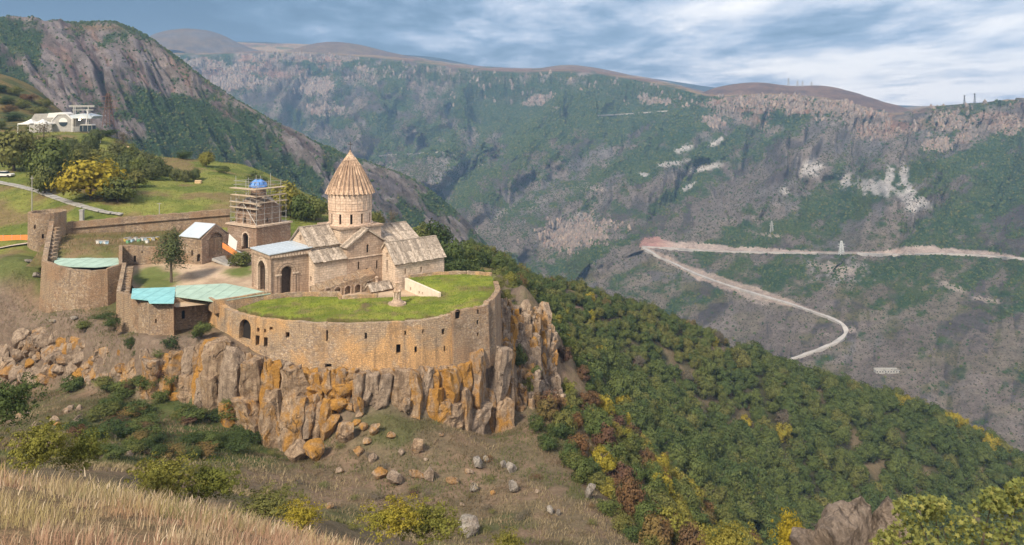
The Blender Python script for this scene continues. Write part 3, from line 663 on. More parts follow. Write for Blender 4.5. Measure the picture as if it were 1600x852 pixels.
MAT_METAL = plain_mat('pale_metal_sheet', (.44, .50, .56), .45, .08, .6)
MAT_STEEL = plain_mat('galvanised_tube', (.45, .44, .42), .5, .2, 3, .4)
MAT_TIMBER = plain_mat('scaffold_board', (.46, .37, .27), .85, .25, 2)
MAT_IRON = plain_mat('dark_iron', (.05, .045, .042), .6, .3, 4)
MAT_WHITE = plain_mat('white_paint', (.66, .65, .62), .6, .06, 2)
MAT_CONC = plain_mat('grey_concrete', (.34, .33, .31), .9, .18, 1.2)
MAT_ORANGE = plain_mat('orange_net', (.75, .24, .07), .8, .15, 3)
MAT_TARP = plain_mat('blue_tarpaulin', (.12, .27, .62), .5, .2, 2.0, bump=.6)
MAT_TAN = plain_mat('tan_wood', (.50, .36, .20), .8, .2, 2)
MAT_GLASS = plain_mat('dark_tinted_glass', (.03, .045, .06), .12, .2, 1, spec=.6)

# ------------------------------------------------------------------ mesh builder
class MB:
    def __init__(s): s.v = []; s.f = []; s.uv = []
    def face(s, pts, uv=None):
        i = len(s.v); pts = [Vector(p) for p in pts]; s.v += pts; s.f.append(tuple(range(i, i + len(pts))))
        if uv is None:
            n = Vector((0, 0, 0))
            for k in range(len(pts)):
                a, b = pts[k], pts[(k + 1) % len(pts)]
                n += Vector(((a.y - b.y) * (a.z + b.z), (a.z - b.z) * (a.x + b.x), (a.x - b.x) * (a.y + b.y)))
            n = n.normalized() if n.length > 1e-9 else Vector((0, 0, 1))
            if abs(n.z) < .8:
                t = Vector((0, 0, 1)).cross(n).normalized(); bvec = n.cross(t)
                uv = [(p.dot(t), p.dot(bvec)) for p in pts]
            else: uv = [(p.x, p.y) for p in pts]
        s.uv += uv
    def prism(s, poly, z0, z1, top=True, bot=True):
        """poly counter-clockwise in plan"""
        n = len(poly)
        for k in range(n):
            (x0, y0), (x1, y1) = poly[k], poly[(k + 1) % n]
            s.face([(x0, y0, z0), (x1, y1, z0), (x1, y1, z1), (x0, y0, z1)])
        if top: s.face([(x, y, z1) for x, y in poly])
        if bot: s.face([(x, y, z0) for x, y in reversed(poly)])
    def hexa(s, b, t):
        """eight corners: bottom four and top four, counter-clockwise"""
        for k in range(4): s.face([b[k], b[(k + 1) % 4], t[(k + 1) % 4], t[k]])
        s.face(t); s.face(list(reversed(b)))
    def box(s, c, size, rz=0.0):
        ca, sa = math.cos(rz), math.sin(rz); hx_, hy_, hz_ = size[0] / 2, size[1] / 2, size[2] / 2
        def q(x, y, z): return (c[0] + x * ca - y * sa, c[1] + x * sa + y * ca, c[2] + z)
        s.hexa([q(-hx_, -hy_, -hz_), q(hx_, -hy_, -hz_), q(hx_, hy_, -hz_), q(-hx_, hy_, -hz_)], [q(-hx_, -hy_, hz_), q(hx_, -hy_, hz_), q(hx_, hy_, hz_), q(-hx_, hy_, hz_)])
    def bar(s, a, b, r=.05, n=4, r2=None):
        a, b = Vector(a), Vector(b); d = (b - a).normalized(); u = d.orthogonal().normalized(); w_ = d.cross(u); r2 = r if r2 is None else r2
        A = [a + (u * math.cos(6.2832 * k / n) + w_ * math.sin(6.2832 * k / n)) * r for k in range(n)]; B = [b + (u * math.cos(6.2832 * k / n) + w_ * math.sin(6.2832 * k / n)) * r2 for k in range(n)]
        for k in range(n): s.face([A[k], A[(k + 1) % n], B[(k + 1) % n], B[k]])
        s.face(list(reversed(A))); s.face(B)
    def lathe(s, c, prof, n=16):
        """prof: [(r, z), ...] from the bottom up"""
        for (r0, z0), (r1, z1) in zip(prof[:-1], prof[1:]):
            for k in range(n):
                a0, a1 = 6.28318 * k / n, 6.28318 * (k + 1) / n
                p = [(c[0] + r * math.cos(a), c[1] + r * math.sin(a), c[2] + z) for r, z, a in ((r0, z0, a0), (r0, z0, a1), (r1, z1, a1), (r1, z1, a0))]
                uvv = [(a0 * max(r0, r1), z0), (a1 * max(r0, r1), z0), (a1 * max(r0, r1), z1), (a0 * max(r0, r1), z1)]
                if r1 < 1e-6: p.pop(); uvv.pop()
                elif r0 < 1e-6: p.pop(1); uvv.pop(1)
                s.face(p, uvv)
    def mesh(s, name, origin=(0, 0, 0), smooth=False):
        V = np.array([tuple(v) for v in s.v]) - np.array(origin)
        return mesh_np(name, V, s.f, uv=np.array(s.uv), smooth=smooth)
    def build(s, name, mat, parent=None, smooth=False):
        base = parent
        o_ = Vector((0, 0, 0))
        while base is not None: o_ += base.location; base = base.parent
        if parent is None:
            a = np.array([tuple(v) for v in s.v]); o_ = Vector((float(a[:, 0].mean()), float(a[:, 1].mean()), float(a[:, 2].min())))
            return obj(name, s.mesh(name, o_, smooth), mat, None, o_)
        return obj(name, s.mesh(name, o_, smooth), mat, parent)

def wall_strip(mb, path, zb, zt, openings=(), thick=0.0, closed=False, step=1.5, ragged=0.0, seed=1, batter=0.0, panes=None, reveal=.55, wpx=True):
    """a wall along a plan path (outside on the right hand); openings [(px, py_top, py_bottom, width_px, arched)] read on the photograph, or (u, z_top, z_bottom, width, arched) when wpx is False"""
    path = [Vector((p[0], p[1])) for p in path]
    if closed: path = path + [path[0]]; zb = list(zb) + [zb[0]]; zt = list(zt) + [zt[0]]
    L_ = [0.0]
    for a, b in zip(path[:-1], path[1:]): L_.append(L_[-1] + (b - a).length)
    L_ = np.array(L_)
    def at(u):
        i = min(max(int(np.searchsorted(L_, u, side='right') - 1), 0), len(path) - 2)
        t = (u - L_[i]) / (L_[i + 1] - L_[i]); return path[i].lerp(path[i + 1], t), i
    seg_n = []
    for a, b in zip(path[:-1], path[1:]):
        d = (b - a).normalized(); seg_n.append(Vector((d.y, -d.x)))
    vn = []
    for i in range(len(path)):
        a = seg_n[i - 1] if i > 0 else (seg_n[-1] if closed else seg_n[0]); b = seg_n[i] if i < len(seg_n) else (seg_n[0] if closed else seg_n[-1])
        m = a + b; m = m / max(.3, m.length) * 1.0
        m.normalize(); vn.append(m / max(.4, m.dot(a)))
    def nrm(u):
        p, i = at(u); t = (u - L_[i]) / (L_[i + 1] - L_[i])
        return seg_n[i] if 1e-4 < t < 1 - 1e-4 else vn[i if t < .5 else i + 1]
    ZB = lambda u: float(np.interp(u, L_, zb)); ZT0 = lambda u: float(np.interp(u, L_, zt))
    rr = random.Random(seed); jit = {}
    def ZT(u):
        k = round(u, 3)
        if k not in jit: jit[k] = rr.uniform(-ragged, ragged * .6)
        return ZT0(u) + jit[k]
    ops = []
    for op in openings:
        if wpx:
            px, pt, pb, wp, ar = op
            us = np.linspace(0, L_[-1], 600); pp = [at(u)[0] for u in us]; pj = np.array([HX + F * p.x / p.y for p in pp])
            fr = np.array([nrm(u).dot(Vector((p.x, p.y))) < 0 for u, p in zip(us, pp)])
            e_ = np.abs(pj - px) + np.where(fr, 0, 1e5); k = int(np.argmin(e_)); u = us[k]; Y = pp[k].y
            du_ = abs(np.gradient(pj, us)[k]); wu = wp / max(du_, .5); z1 = CH - (pt - HY) / F * Y; z0 = CH - (pb - HY) / F * Y
        else: u, z1, z0, wu, ar = op
        ops.append((u - wu / 2, u + wu / 2, z0, z1, ar))
    us = set(round(x, 4) for x in L_)
    n_ = max(1, int(L_[-1] / step))
    for k in range(n_ + 1):
        u = L_[-1] * k / n_
        if min(abs(u - x) for x in us) > .25 and not any(a - .1 < u < b + .1 for a, b, *_ in ops): us.add(round(u, 4))
    zs = set()
    for a, b, z0, z1, ar in ops:
        us |= {round(a, 4), round(b, 4)}
        zs |= {z0, z1}
        if ar: us.add(round((a + b) / 2, 4)); zs.add(z1 - (b - a) / 2)
    us = sorted(us); zs = sorted(zs)
    def pt(u, z, off=0.0):
        p, _ = at(u); nn = nrm(u); zb_, zt_ = ZB(u), ZT(u)
        ba = batter * max(0.0, (zt_ - z))
        q = p + nn * (off + ba); return Vector((q.x, q.y, z))
    for i in range(len(us) - 1):
        ua, ub = us[i], us[i + 1]; um = (ua + ub) / 2
        def zl(u): return [ZB(u)] + [min(max(z, ZB(u)), ZT(u)) for z in zs] + [ZT(u)]
        za, zc_ = zl(ua), zl(ub)
        zfull = [-1e9] + zs + [1e9]
        for j in range(len(za) - 1):
            if za[j + 1] - za[j] < 1e-5 and zc_[j + 1] - zc_[j] < 1e-5: continue
            lo, hi = zfull[j], zfull[j + 1]
            hole = any(a - 1e-4 < um < b + 1e-4 and lo >= z0 - 1e-4 and hi <= z1 + 1e-4 for a, b, z0, z1, ar in ops)
            if not hole:
                P4 = [pt(ua, za[j]), pt(ub, zc_[j]), pt(ub, zc_[j + 1]), pt(ua, za[j + 1])]
                mb.face(P4, [(ua, za[j]), (ub, zc_[j]), (ub, zc_[j + 1]), (ua, za[j + 1])])
        if thick:
            mb.face([pt(ua, ZT(ua)), pt(ub, ZT(ub)), pt(ub, ZT(ub), -thick), pt(ua, ZT(ua), -thick)])
            mb.face([pt(ub, ZB(ub), -thick), pt(ua, ZB(ua), -thick), pt(ua, ZT(ua), -thick), pt(ub, ZT(ub), -thick)])
    if thick and not closed:
        u = us[0]; mb.face([pt(u, ZB(u), -thick), pt(u, ZB(u)), pt(u, ZT(u)), pt(u, ZT(u), -thick)])
        u = us[-1]; mb.face([pt(u, ZB(u)), pt(u, ZB(u), -thick), pt(u, ZT(u), -thick), pt(u, ZT(u))])
    for a, b, z0, z1, ar in ops:
        out = [(a, z0), (b, z0)]
        if ar:
            r = (b - a) / 2; zs_ = z1 - r; m_ = (a + b) / 2
            arcR = [(m_ + r * math.cos(t), zs_ + r * math.sin(t)) for t in np.linspace(0, math.pi / 2, 6)]
            arcL = [(m_ + r * math.cos(t), zs_ + r * math.sin(t)) for t in np.linspace(math.pi / 2, math.pi, 6)]
            for arc, cu_ in ((arcR, b), (arcL, a)):
                c_ = pt(cu_, z1)
                for p_, q_ in zip(arc[:-1], arc[1:]): mb.face([c_, pt(*q_), pt(*p_)], [(cu_, z1), q_, p_])
            out += arcR + arcL[1:]
        else: out += [(b, z1), (a, z1)]
        m_ = (a + b) / 2; nn = nrm(m_)
        def deep(u, z):
            q = pt(u, z); return Vector((q.x - nn.x * reveal, q.y - nn.y * reveal, z))
        for k in range(len(out)):
            p_, q_ = out[k], out[(k + 1) % len(out)]
            mb.face([pt(*q_), pt(*p_), deep(*p_), deep(*q_)])
        if panes is not None:
            pm = MB(); pm.face([deep(*p_) for p_ in out]); panes.append((pm, (m_, z0, z1)))
        else: mb.face([deep(*p_) for p_ in out])

def walls(parent, name, mat, path, zb, zt, openings=(), pane='window', pane_mat=None, **kw):
    mb = MB(); pn = [] if pane else None
    wall_strip(mb, path, zb, zt, openings, panes=pn, **kw)
    o = mb.build(name, mat, parent)
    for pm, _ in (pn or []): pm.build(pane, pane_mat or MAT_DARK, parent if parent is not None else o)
    return o

def roof_strips(mb, a, b, c, d, w_=.62, th=.14, seed=0, jit=.07):
    """stone slab rows laid down the slope: a-b the ridge, d-c the eave"""
    a, b, c, d = map(Vector, (a, b, c, d)); rr = random.Random(seed)
    n = max(2, int((b - a).length / w_)); nn = (b - a).cross(d - a).normalized()
    if nn.z < 0: nn = -nn
    for k in range(n):
        t0, t1 = k / n, (k + 1) / n - .03 / (b - a).length
        e = rr.uniform(-jit, jit); h = th + (rr.uniform(-.05, .05) if k % 2 else rr.uniform(.02, .1))
        p = [a.lerp(b, t0), a.lerp(b, t1), d.lerp(c, t1), d.lerp(c, t0)]
        dn = (d - a).normalized() * e; p[2] = p[2] + dn; p[3] = p[3] + dn
        if (p[1] - p[0]).cross(p[3] - p[0]).dot(nn) < 0: p = [p[1], p[0], p[3], p[2]]
        m1 = [p[0].lerp(p[3], .5), p[1].lerp(p[2], .5)]
        for lo, hi, up in ((p[0:2], m1, 0.03), (m1, [p[3], p[2]], 0.0)):
            q = [lo[0], lo[1], hi[1], hi[0]]
            mb.hexa([x - nn * .05 for x in q], [x + nn * (h + up) for x in q])
# ------------------------------------------------------------------ floors of the fortress
from mathutils.geometry import delaunay_2d_cdt
def floor_patch(name, outline, zf, colf, mat, step=.9, skirt=2.0, kind='structure'):
    """uneven ground inside a plan outline"""
    o2 = []
    for a, b in zip(outline, outline[1:] + outline[:1]):
        a, b = Vector(a[:2]), Vector(b[:2]); n = max(1, int((b - a).length / step))
        o2 += [a.lerp(b, k / n) for k in range(n)]
    xs = [p.x for p in o2]; ys = [p.y for p in o2]
    X, Y = np.meshgrid(np.arange(min(xs), max(xs), step), np.arange(min(ys), max(ys), step))
    X = X + RNG.uniform(-.2, .2, X.shape) * step; Y = Y + RNG.uniform(-.2, .2, Y.shape) * step
    ins_ = inside([(p.x, p.y) for p in o2], X, Y)
    pts = o2 + [Vector((x, y)) for x, y in zip(X[ins_], Y[ins_])]
    n = len(o2)
    v, e, f, *_ = delaunay_2d_cdt(pts, [(i, (i + 1) % n) for i in range(n)], [], 1, 1e-5)
    x = np.array([p[0] for p in v]); y = np.array([p[1] for p in v]); z = zf(x, y)
    V = np.stack([x, y, z], 1)
    me = mesh_np(name, V, [tuple(q) for q in f], smooth=True, colors=colf(x, y))
    return tag(obj(name, me, mat), kind=kind)
MAT_TURF = ground_mat('mown_turf', .35, 1.6, 7.0, .38, .6, .12)
def gp(l, z): return [G(a, b, z)[:2] for a, b in l]
lawn_front = gp([(366, 485), (400, 492.5), (440, 497.5), (490, 500.5), (545, 502), (610, 501), (660, 498), (706, 490)], 2.6)
lawn_out = lawn_front + [(-8.8, 121.4), (-4.3, 124.8), (-3.4, 126.8), (-2.7, 134.2), (-3.3, 141.0)] + gp([(768, 432), (728, 429.5), (680, 431), (640, 435.5), (633, 437.5), (660, 447.5), (684, 458)], 3.1) + gp([(640, 463), (592, 465), (537, 467.5), (527, 463), (450, 464.5), (408, 469), (386, 477)], 2.6)
def lawn_z(x, y):
    up = sstep(135, 141, y + (x + 16) * .35) * sstep(-21, -15, x + (y - 133) * .6)
    mound = .55 * np.exp(-((x - G(571, 478, 2.6)[0]) / 1.5) ** 2 - ((y - G(571, 478, 2.6)[1]) / 1.2) ** 2)
    d_, _ = seg_dist(lawn_front + [(-4.3, 124.8), (-2.7, 134.2)], x, y)
    edge = -.25 * (1 - sstep(.2, 1.4, d_))
    rise = sstep(-11, -5.5, x) * sstep(120.5, 124, y) * .85 * (1 - up)
    return 2.55 + rise + up * .65 + mound + (fbm(x / 3.5, y / 3.5, 4, 61) - .5) * .34 + edge
def lawn_c(x, y):
    a = fbm(x / 3, y / 3, 4, 65); b = fbm(x / 1.0, y / 1.0, 3, 66)
    c = lerp(LAWN * np.ones(3), np.array((.22, .225, .045)), sstep(.4, .65, a)) * np.ones((len(x), 3))
    c = lerp(c, np.array((.10, .13, .025)), sstep(.48, .62, fbm(x / 1.7, y / 1.7, 4, 67)) * .7)
    c = lerp(c, np.array((.16, .125, .065)), sstep(.56, .68, b * .5 + a * .5) * .75)
    d_, _ = seg_dist(lawn_front + [(-4.3, 124.8), (-2.7, 134.2)], x, y)
    c = lerp(c, np.array((.12, .105, .05)), (1 - sstep(.2, 1.3, d_ + (b - .5) * 1.4)) * .75)
    for px, py, r in ((571, 478, 1.5), (575, 484, .8), (690, 462, 2.2), (760, 455, 2.2), (725, 455, 1.6), (420, 491, 1.2)):
        g = G(px, py, 2.7); c = lerp(c, np.array((.13, .088, .055)), (1 - sstep(.3, 1, np.hypot(x - g[0], (y - g[1]) * .8) / r + (b - .5) * 1.2)) * .85)
    return c
floor_patch('lawn', lawn_out, lawn_z, lawn_c, MAT_TURF)

court_out = [(-79, 155.4), (-64.5, 127.5 + 6), (-55.5, 127), (-46, 131), (-37, 132.4), (-27, 131.5), (-21, 132), (-12.2, 135), (-20.5, 145), (-28, 160), (-44, 172), (-58, 182), (-68, 176), (-68, 158.5)]
def court_z(x, y): return 1.3 + 1.1 * sstep(-40, -47, x) + np.clip((y - 146) * .085, 0, 2.4) * sstep(-42, -48, x) + (fbm(x / 4, y / 4, 3, 71) - .5) * .2
def court_c(x, y):
    a = fbm(x / 3, y / 3, 4, 75); b = fbm(x / .8, y / .8, 3, 76)
    c = lerp(np.array((.46, .35, .25)), np.array((.33, .245, .17)), sstep(.4, .65, a)) * np.ones((len(x), 3))
    qx_, qy_ = proj(x, y, court_z(x, y))
    def e_(px, py, rx, ry): return 1 - sstep(.6, 1.1, np.hypot((qx_ - px) / rx, (qy_ - py) / ry) + (a - .5) * .8)
    c = lerp(c, np.array((.09, .125, .025)), np.clip(e_(240, 436, 42, 22) + e_(372, 426, 24, 9) + e_(385, 420, 14, 8), 0, 1) * .9)
    c = lerp(c, np.array((.25, .27, .29)), e_(325, 394, 24, 9) * .9)
    return c
floor_patch('courtyard', court_out, court_z, court_c, MAT_TURF, 1.2)
terr_out = [(-79.3, 157), (-68, 159), (-68, 176), (-70, 180), (-96, 171), (-99, 168), (-93.5, 147.5), (-86, 145.5), (-75.5, 147), (-78.5, 155.5)]
def terr_z(x, y): return 4.9 + 1.9 * sstep(149, 158, y) + (fbm(x / 3, y / 3, 4, 81) - .5) * .35 + .4 * sstep(-84, -92, x) * sstep(150, 158, y)
def terr_c(x, y):
    a = fbm(x / 3.5, y / 3.5, 4, 85)
    return lerp(np.array((.19, .135, .075)), np.array((.11, .115, .04)), sstep(.42, .62, a))
floor_patch('terrace', terr_out, terr_z, terr_c, MAT_TURF, 1.2)

# ------------------------------------------------------------------ fortress walls
def base_of(path, z): return (float(np.mean([p[0] for p in path])), float(np.mean([p[1] for p in path])), z)
bw = gp([(325, 462.5), (347, 479), (368, 488), (400, 495), (440, 500), (490, 503), (545, 504.5), (610, 503.5), (660, 500.5), (706, 492.5), (722, 489)], 2.8)
t = thing('bastion_wall', base_of(bw, -6), 'long curved golden stone retaining wall under the green lawn', 'wall')
walls(t, 'wall', MAT_WALL, bw, [-4.5, -5.5, -6, -6.5, -7, -7.2, -7.4, -7.2, -7, -6.6, -6], [2.95, 2.8, 2.65, 2.6, 2.6, 2.6, 2.6, 2.65, 2.7, 2.9, 2.95],
      [(383.5, 499, 531, 18, True), (404, 512, 519, 4, False), (415, 514, 520, 3, False), (403.5, 524, 540, 6, False), (416, 527, 542, 6, False), (424, 511, 516, 5, False), (450, 519, 528, 6, False),
       (511.5, 516, 533, 3, False), (571.5, 520, 530, 3.5, False), (633, 517, 524, 2.5, False), (661, 515, 521, 2.5, False), (692, 514, 523, 5, False), (649, 541, 551, 4, False), (622, 538, 552, 7, False), (694, 540, 549, 3, False), (380, 541, 546, 3, False), (390, 541, 546, 3, False), (514, 568, 574, 10, False)],
      thick=.9, step=1.2, ragged=.12, seed=3, batter=.045, reveal=.8)
# arch ring round the big opening and wooden balcony beams under the two little doors
def arch_ring(parent, name, mat, cpos, tdir, r0, r1, zs, zbot, out=.12, depth=.3, n=12):
    """voussoir ring with jambs; cpos plan centre on the wall face, tdir along the wall"""
    td = Vector(tdir).normalized(); nn = Vector((td.y, -td.x)); mb = MB()
    prof = [(1, zbot - zs)] + [(math.cos(a), None, math.sin(a)) for a in np.linspace(0, math.pi, n)] + [(-1, zbot - zs)]
    pts = []
    for q in prof:
        if len(q) == 2: pts.append(((q[0] * r0, q[1]), (q[0] * r1, q[1])))
        else: pts.append(((q[0] * r0, q[2] * r0), (q[0] * r1, q[2] * r1)))
    def w3(u, v, o): p = Vector(cpos[:2]) + td * u + nn * o; return (p.x, p.y, zs + v)
    for (i0, o0), (i1, o1) in zip(pts[:-1], pts[1:]):
        mb.face([w3(*i0, out), w3(*o0, out), w3(*o1, out), w3(*i1, out)])
        mb.face([w3(*o0, out), w3(*o0, -depth), w3(*o1, -depth), w3(*o1, out)])
        mb.face([w3(*i1, out), w3(*i1, -depth), w3(*i0, -depth), w3(*i0, out)])
    return mb.build(name, mat, parent)
for px, py in ((395, 541), (401, 542), (407, 543.5), (413, 544.5), (419, 546)):
    p = Vector(P(px, py, 121.4 - (px - 395) * .05)); mb = MB(); mb.bar(p + Vector((.3, .9, 0)), p + Vector((-.25, -1.1, 0)), .09); mb.build('beam', MAT_DOOR, t)

cb = [G(722, 489, 2.8)[:2], G(727, 477, 4.0)[:2], G(764, 471.5, 4.0)[:2], G(764.5, 469, 4.0)[:2], G(774, 466.5, 4.0)[:2], G(783, 449, 4)[:2], G(775, 437, 3.6)[:2]]
cb = [G(708, 480, 4.2)[:2], G(763, 471, 4.2)[:2], G(764, 468.5, 4.2)[:2], G(773, 466, 4.2)[:2], G(782, 447, 4.2)[:2], G(778, 436, 3.8)[:2]]
t = thing('corner_bastion', base_of(cb, -6), 'square grey stone corner bastion with small arched doorway at the cliff edge', 'tower')
walls(t, 'wall', MAT_WALL2, cb, [-6, -6.5, -6.5, -6.8, -6, -4], [3.3, 3.6, 4.0, 4.2, 3.7, 3.4], [(715.5, 484, 499, 8.5, True), (747, 484, 491, 3, False), (746, 500, 507, 3.4, False), (746, 520, 525, 2.5, False)], thick=.9, step=1.0, ragged=.16, seed=5, batter=.03)

lw = gp([(182, 458.5), (217, 467.5), (218, 469), (232, 472.5), (233.5, 475), (271, 475.5), (274, 468), (325, 462.5)], 3.0)
t = thing('fortress_wall', base_of(lw, -6), 'stepped grey stone fortress wall below the turquoise sheet roof', 'wall')
walls(t, 'wall', MAT_WALL2, lw, [-5.5] * 8, [3.3, 3.2, 3.0, 3.0, 3.0, 3.0, 3.3, 3.1], [(244, 498, 505, 2.5, False), (286.5, 485, 499, 5, True), (196, 522, 529, 6, False)], thick=.8, step=1.0, ragged=.12, seed=7, batter=.02)

sw = [G(191, 415.5, 5.5)[:2], G(182, 458.5, 3.0)[:2]]
t = thing('stair_wall', base_of(sw, -5), 'narrow stone wall with steps climbing back to the left bastion', 'wall')
walls(t, 'wall', MAT_WALL2, sw, [-5, -5.5], [6.1, 3.5], thick=.7, ragged=.1, seed=9)
mb = MB()
for k in range(11):
    a = Vector(sw[0]).lerp(Vector(sw[1]), .08 + k * .083) + Vector((1.4, .1)); z = 5.4 - k * .26
    mb = MB(); mb.box((a.x, a.y, z - .6), (1.3, 1.35, 1.2), math.atan2(sw[1][1] - sw[0][1], sw[1][0] - sw[0][0]) - math.pi / 2); mb.build('step', MAT_WALL2, t)

lb = gp([(65, 412.5), (85, 417), (110, 420.5), (140, 422), (168, 420), (191, 415.5)], 5.5)
t = thing('left_bastion', base_of(lb, -4), 'bulging brown stone bastion with a rubble front beside the round tower', 'wall')
walls(t, 'wall', MAT_WALL2, lb, [-5, -5, -5, -5, -5, -5], [6.1, 5.7, 5.4, 5.3, 5.4, 5.9], thick=.8, ragged=.12, seed=11, batter=.05)
sd = [P(77, 352, 164.0)[:2], G(65, 412.5, 5.5)[:2]]
walls(t, 'parapet', MAT_WALL2, sd, [2, -5], [11.0, 6.1], thick=.9, ragged=.1, seed=12)
sd2 = [G(191, 415.5, 5.5)[:2], (-79.4, 156.5)]
walls(t, 'parapet', MAT_WALL2, sd2, [2, 2], [6.0, 7.3], thick=.6, ragged=.1, seed=13)
for k in range(9):
    a = Vector(sd[0]).lerp(Vector(sd[1]), .12 + k * .085); z = 10.0 - k * .48
    mb = MB(); mb.box((a.x + 1.5, a.y, z - 1.5), (1.5, 1.5, 3.0), -.1); mb.build('step', MAT_WALL2, t)

tc_ = P(74, 360, 168.0); ring = [(tc_[0] + 3.65 * math.cos(a), tc_[1] + 3.65 * math.sin(a)) for a in np.linspace(0, 2 * math.pi, 28, endpoint=False)]
t = thing('round_tower', (tc_[0], tc_[1], 2), 'round stone watchtower with a dark doorway where the long wall starts', 'tower')
walls(t, 'wall', MAT_WALL2, ring, [1] * 28, [12.6] * 28, [(81, 346, 359, 5, False), (54.5, 352, 358, 3, False), (67, 366, 373, 3.4, False), (91, 374, 383, 3, False)], closed=True, thick=.7, step=.9, ragged=.1, seed=15, batter=.01)
mb = MB(); mb.prism(ring, 11.3, 11.6); mb.build('floor_slab', MAT_CONC, t)

bk = [(tc_[0] + 3.4, 169.5), (-88, 174.0), (-66.5, 181.0)]
t = thing('rampart_wall', base_of(bk, 3), 'long brown stone rampart running from the round tower to the scaffolded tower', 'wall')
walls(t, 'wall', MAT_WALL2, bk, [3, 3, 3], [9.9, 10.3, 11.3], [(px, y_, y_ + 2.2, 2.2, False) for px, y_ in zip(range(112, 300, 13), (368, 367, 366, 366, 365, 364, 364, 363, 362, 362, 361, 360, 360, 359, 358))], pane=None, thick=1.0, ragged=.14, seed=17)
mb = MB(); wall_strip(mb, [(p[0] + .05, p[1] - .35) for p in bk], [8.5, 8.9, 9.9], [8.75, 9.15, 10.15], thick=.5, step=3); mb.build('ledge', MAT_WALL2, t)

ir = [(-79.4, 156.3), (-74, 157.0), (-68.2, 158.0)]
t = thing('arched_range', base_of(ir, 2), 'low ruined stone range facing the courtyard behind the tall tree', 'building')
walls(t, 'wall', MAT_WALL2, ir, [1, 1, 1], [7.2, 6.9, 7.1], [(210.5, 400, 410, 4, False), (222, 392, 396, 2, False), (243, 394, 397, 2, False), (262, 402, 420, 7, True)], thick=1.0, ragged=.18, seed=19)

# gate passage with a white metal roof
gh = [(-68.2, 157.6), (-63.4, 156.6), (-60.3, 162.0), (-66, 166)]
t = thing('gate_passage', base_of(gh, 2), 'stone gatehouse with vaulted entrance under a white metal roof', 'building')
walls(t, 'wall', MAT_WALL2, gh, [1, 1, 1, 1], [8.4, 8.4, 8.2, 8.2], [(281.5, 402, 413, 4, False), (300, 391, 400, 2.4, False), (310.5, 397, 409, 6, True)], pane='door', thick=.8, ragged=.05, seed=21, pane_mat=MAT_DOOR)
A_, B_ = Vector((-63.4, 156.6)), Vector((-60.0, 162.4))
walls(t, 'gable', MAT_TOWER, [A_ + Vector((.25, -.1)), (A_ + B_) / 2 + Vector((.25, -.1)), B_ + Vector((.25, -.1))], [3, 3, 3], [8.5, 11.0, 8.2], [(3.4, 9.4, 4.6, 3.6, True)], pane='opening', wpx=False, thick=.6, reveal=1.6)
mb = MB(); dv = Vector((-5.2, 2.4, 0)); r0 = Vector((-61.6, 159.5, 11.05)); e0 = Vector((-63.6, 156.2, 8.7)); e1 = Vector((-59.8, 162.6, 8.5))
mb.hexa([e0, r0, r0 + dv, e0 + dv], [e0 + Vector((0, 0, .12)), r0 + Vector((0, 0, .12)), r0 + dv + Vector((0, 0, .12)), e0 + dv + Vector((0, 0, .12))]); mb.build('metal_roof', MAT_METAL, t)
mb = MB(); roof_strips(mb, r0, r0 + dv, e1 + dv, e1, .7, .1, 4); mb.build('roof', MAT_ROOF, t)
mb = MB()
for k in range(8): mb.box((-60.6 + k * .55, 158.6 - k * .28, 4.15 - k * .12), (.6, 3.0, .5), -.45)
tag(mb.build('ramp', MAT_CONC, None), 'grey concrete ramp leading down from the vaulted entrance', 'ramp')
mb = MB(); a, b = Vector((-60.4, 160.2, 6.0)), Vector((-56.4, 158.0, 4.4)); u = Vector((0, 0, 1.1)); n_ = Vector((.06, .12, 0))
mb.hexa([a, b, b + n_, a + n_], [a + u, b + u * .9, b + u * .9 + n_, a + u + n_]); tag(mb.build('orange_barrier', MAT_ORANGE, None), 'orange safety barrier along the entrance ramp', 'barrier')
mb = MB(); a, b = Vector((-59.4, 160.6, 6.6)), Vector((-57.3, 159.5, 5.6)); u = Vector((.2, .1, 2.2)); n_ = Vector((.05, .1, 0))
mb.hexa([a, b, b + n_, a + n_], [a + u, b + u * .85, b + u * .85 + n_, a + u + n_]); tag(mb.build('site_panel', MAT_WHITE, None), 'white board leaning over the orange barrier', 'panel')
mb = MB(); a, b = Vector((-57.0, 159.2, 4.0)), Vector((-54.8, 158.0, 3.7)); u = Vector((0, 0, 1.7)); n_ = Vector((.05, .1, 0))
mb.hexa([a, b, b + n_, a + n_], [a + u, b + u * .8, b + u * .8 + n_, a + u + n_]); tag(mb.build('grey_panel', MAT_METAL, None), 'pale blue sheet standing at the foot of the ramp', 'panel')

# sheet roofs
def sheet(name, pts, z, th, mat, label):
    mb = MB(); pl = [G(a, b, z)[:2] for a, b in pts]; pl = pl if sum((x1 - x0) * (y1 + y0) for (x0, y0), (x1, y1) in zip(pl, pl[1:] + pl[:1])) < 0 else pl[::-1]
    mb.prism(pl, z - th, z); t = thing(name, base_of(pl, z - th), label, 'roof'); mb.build('sheet', mat, t)
    rb = MB(); (x0, y0), (x1, y1) = min(pl), max(pl)
    xs = np.arange(min(p[0] for p in pl) + .8, max(p[0] for p in pl), 2.3)
    for x in xs:   # standing seams
        ys = []
        for (ax, ay), (bx, by) in zip(pl, pl[1:] + pl[:1]):
            if (ax - x) * (bx - x) < 0: ys.append(ay + (by - ay) * (x - ax) / (bx - ax))
        ys.sort()
        if len(ys) >= 2: rb.box((x, (ys[0] + ys[-1]) / 2, z + .02), (.05, abs(ys[-1] - ys[0]) - .15, .04))
    rb.build('seams', mat, t)
    return t
sheet('green_roof', [(275, 446.5), (352, 443), (384, 449), (423, 458.5), (337, 471.5), (274, 463)], 3.45, .12, MAT_GREENROOF, 'large pale green sheet roof in front of the cathedral porch')
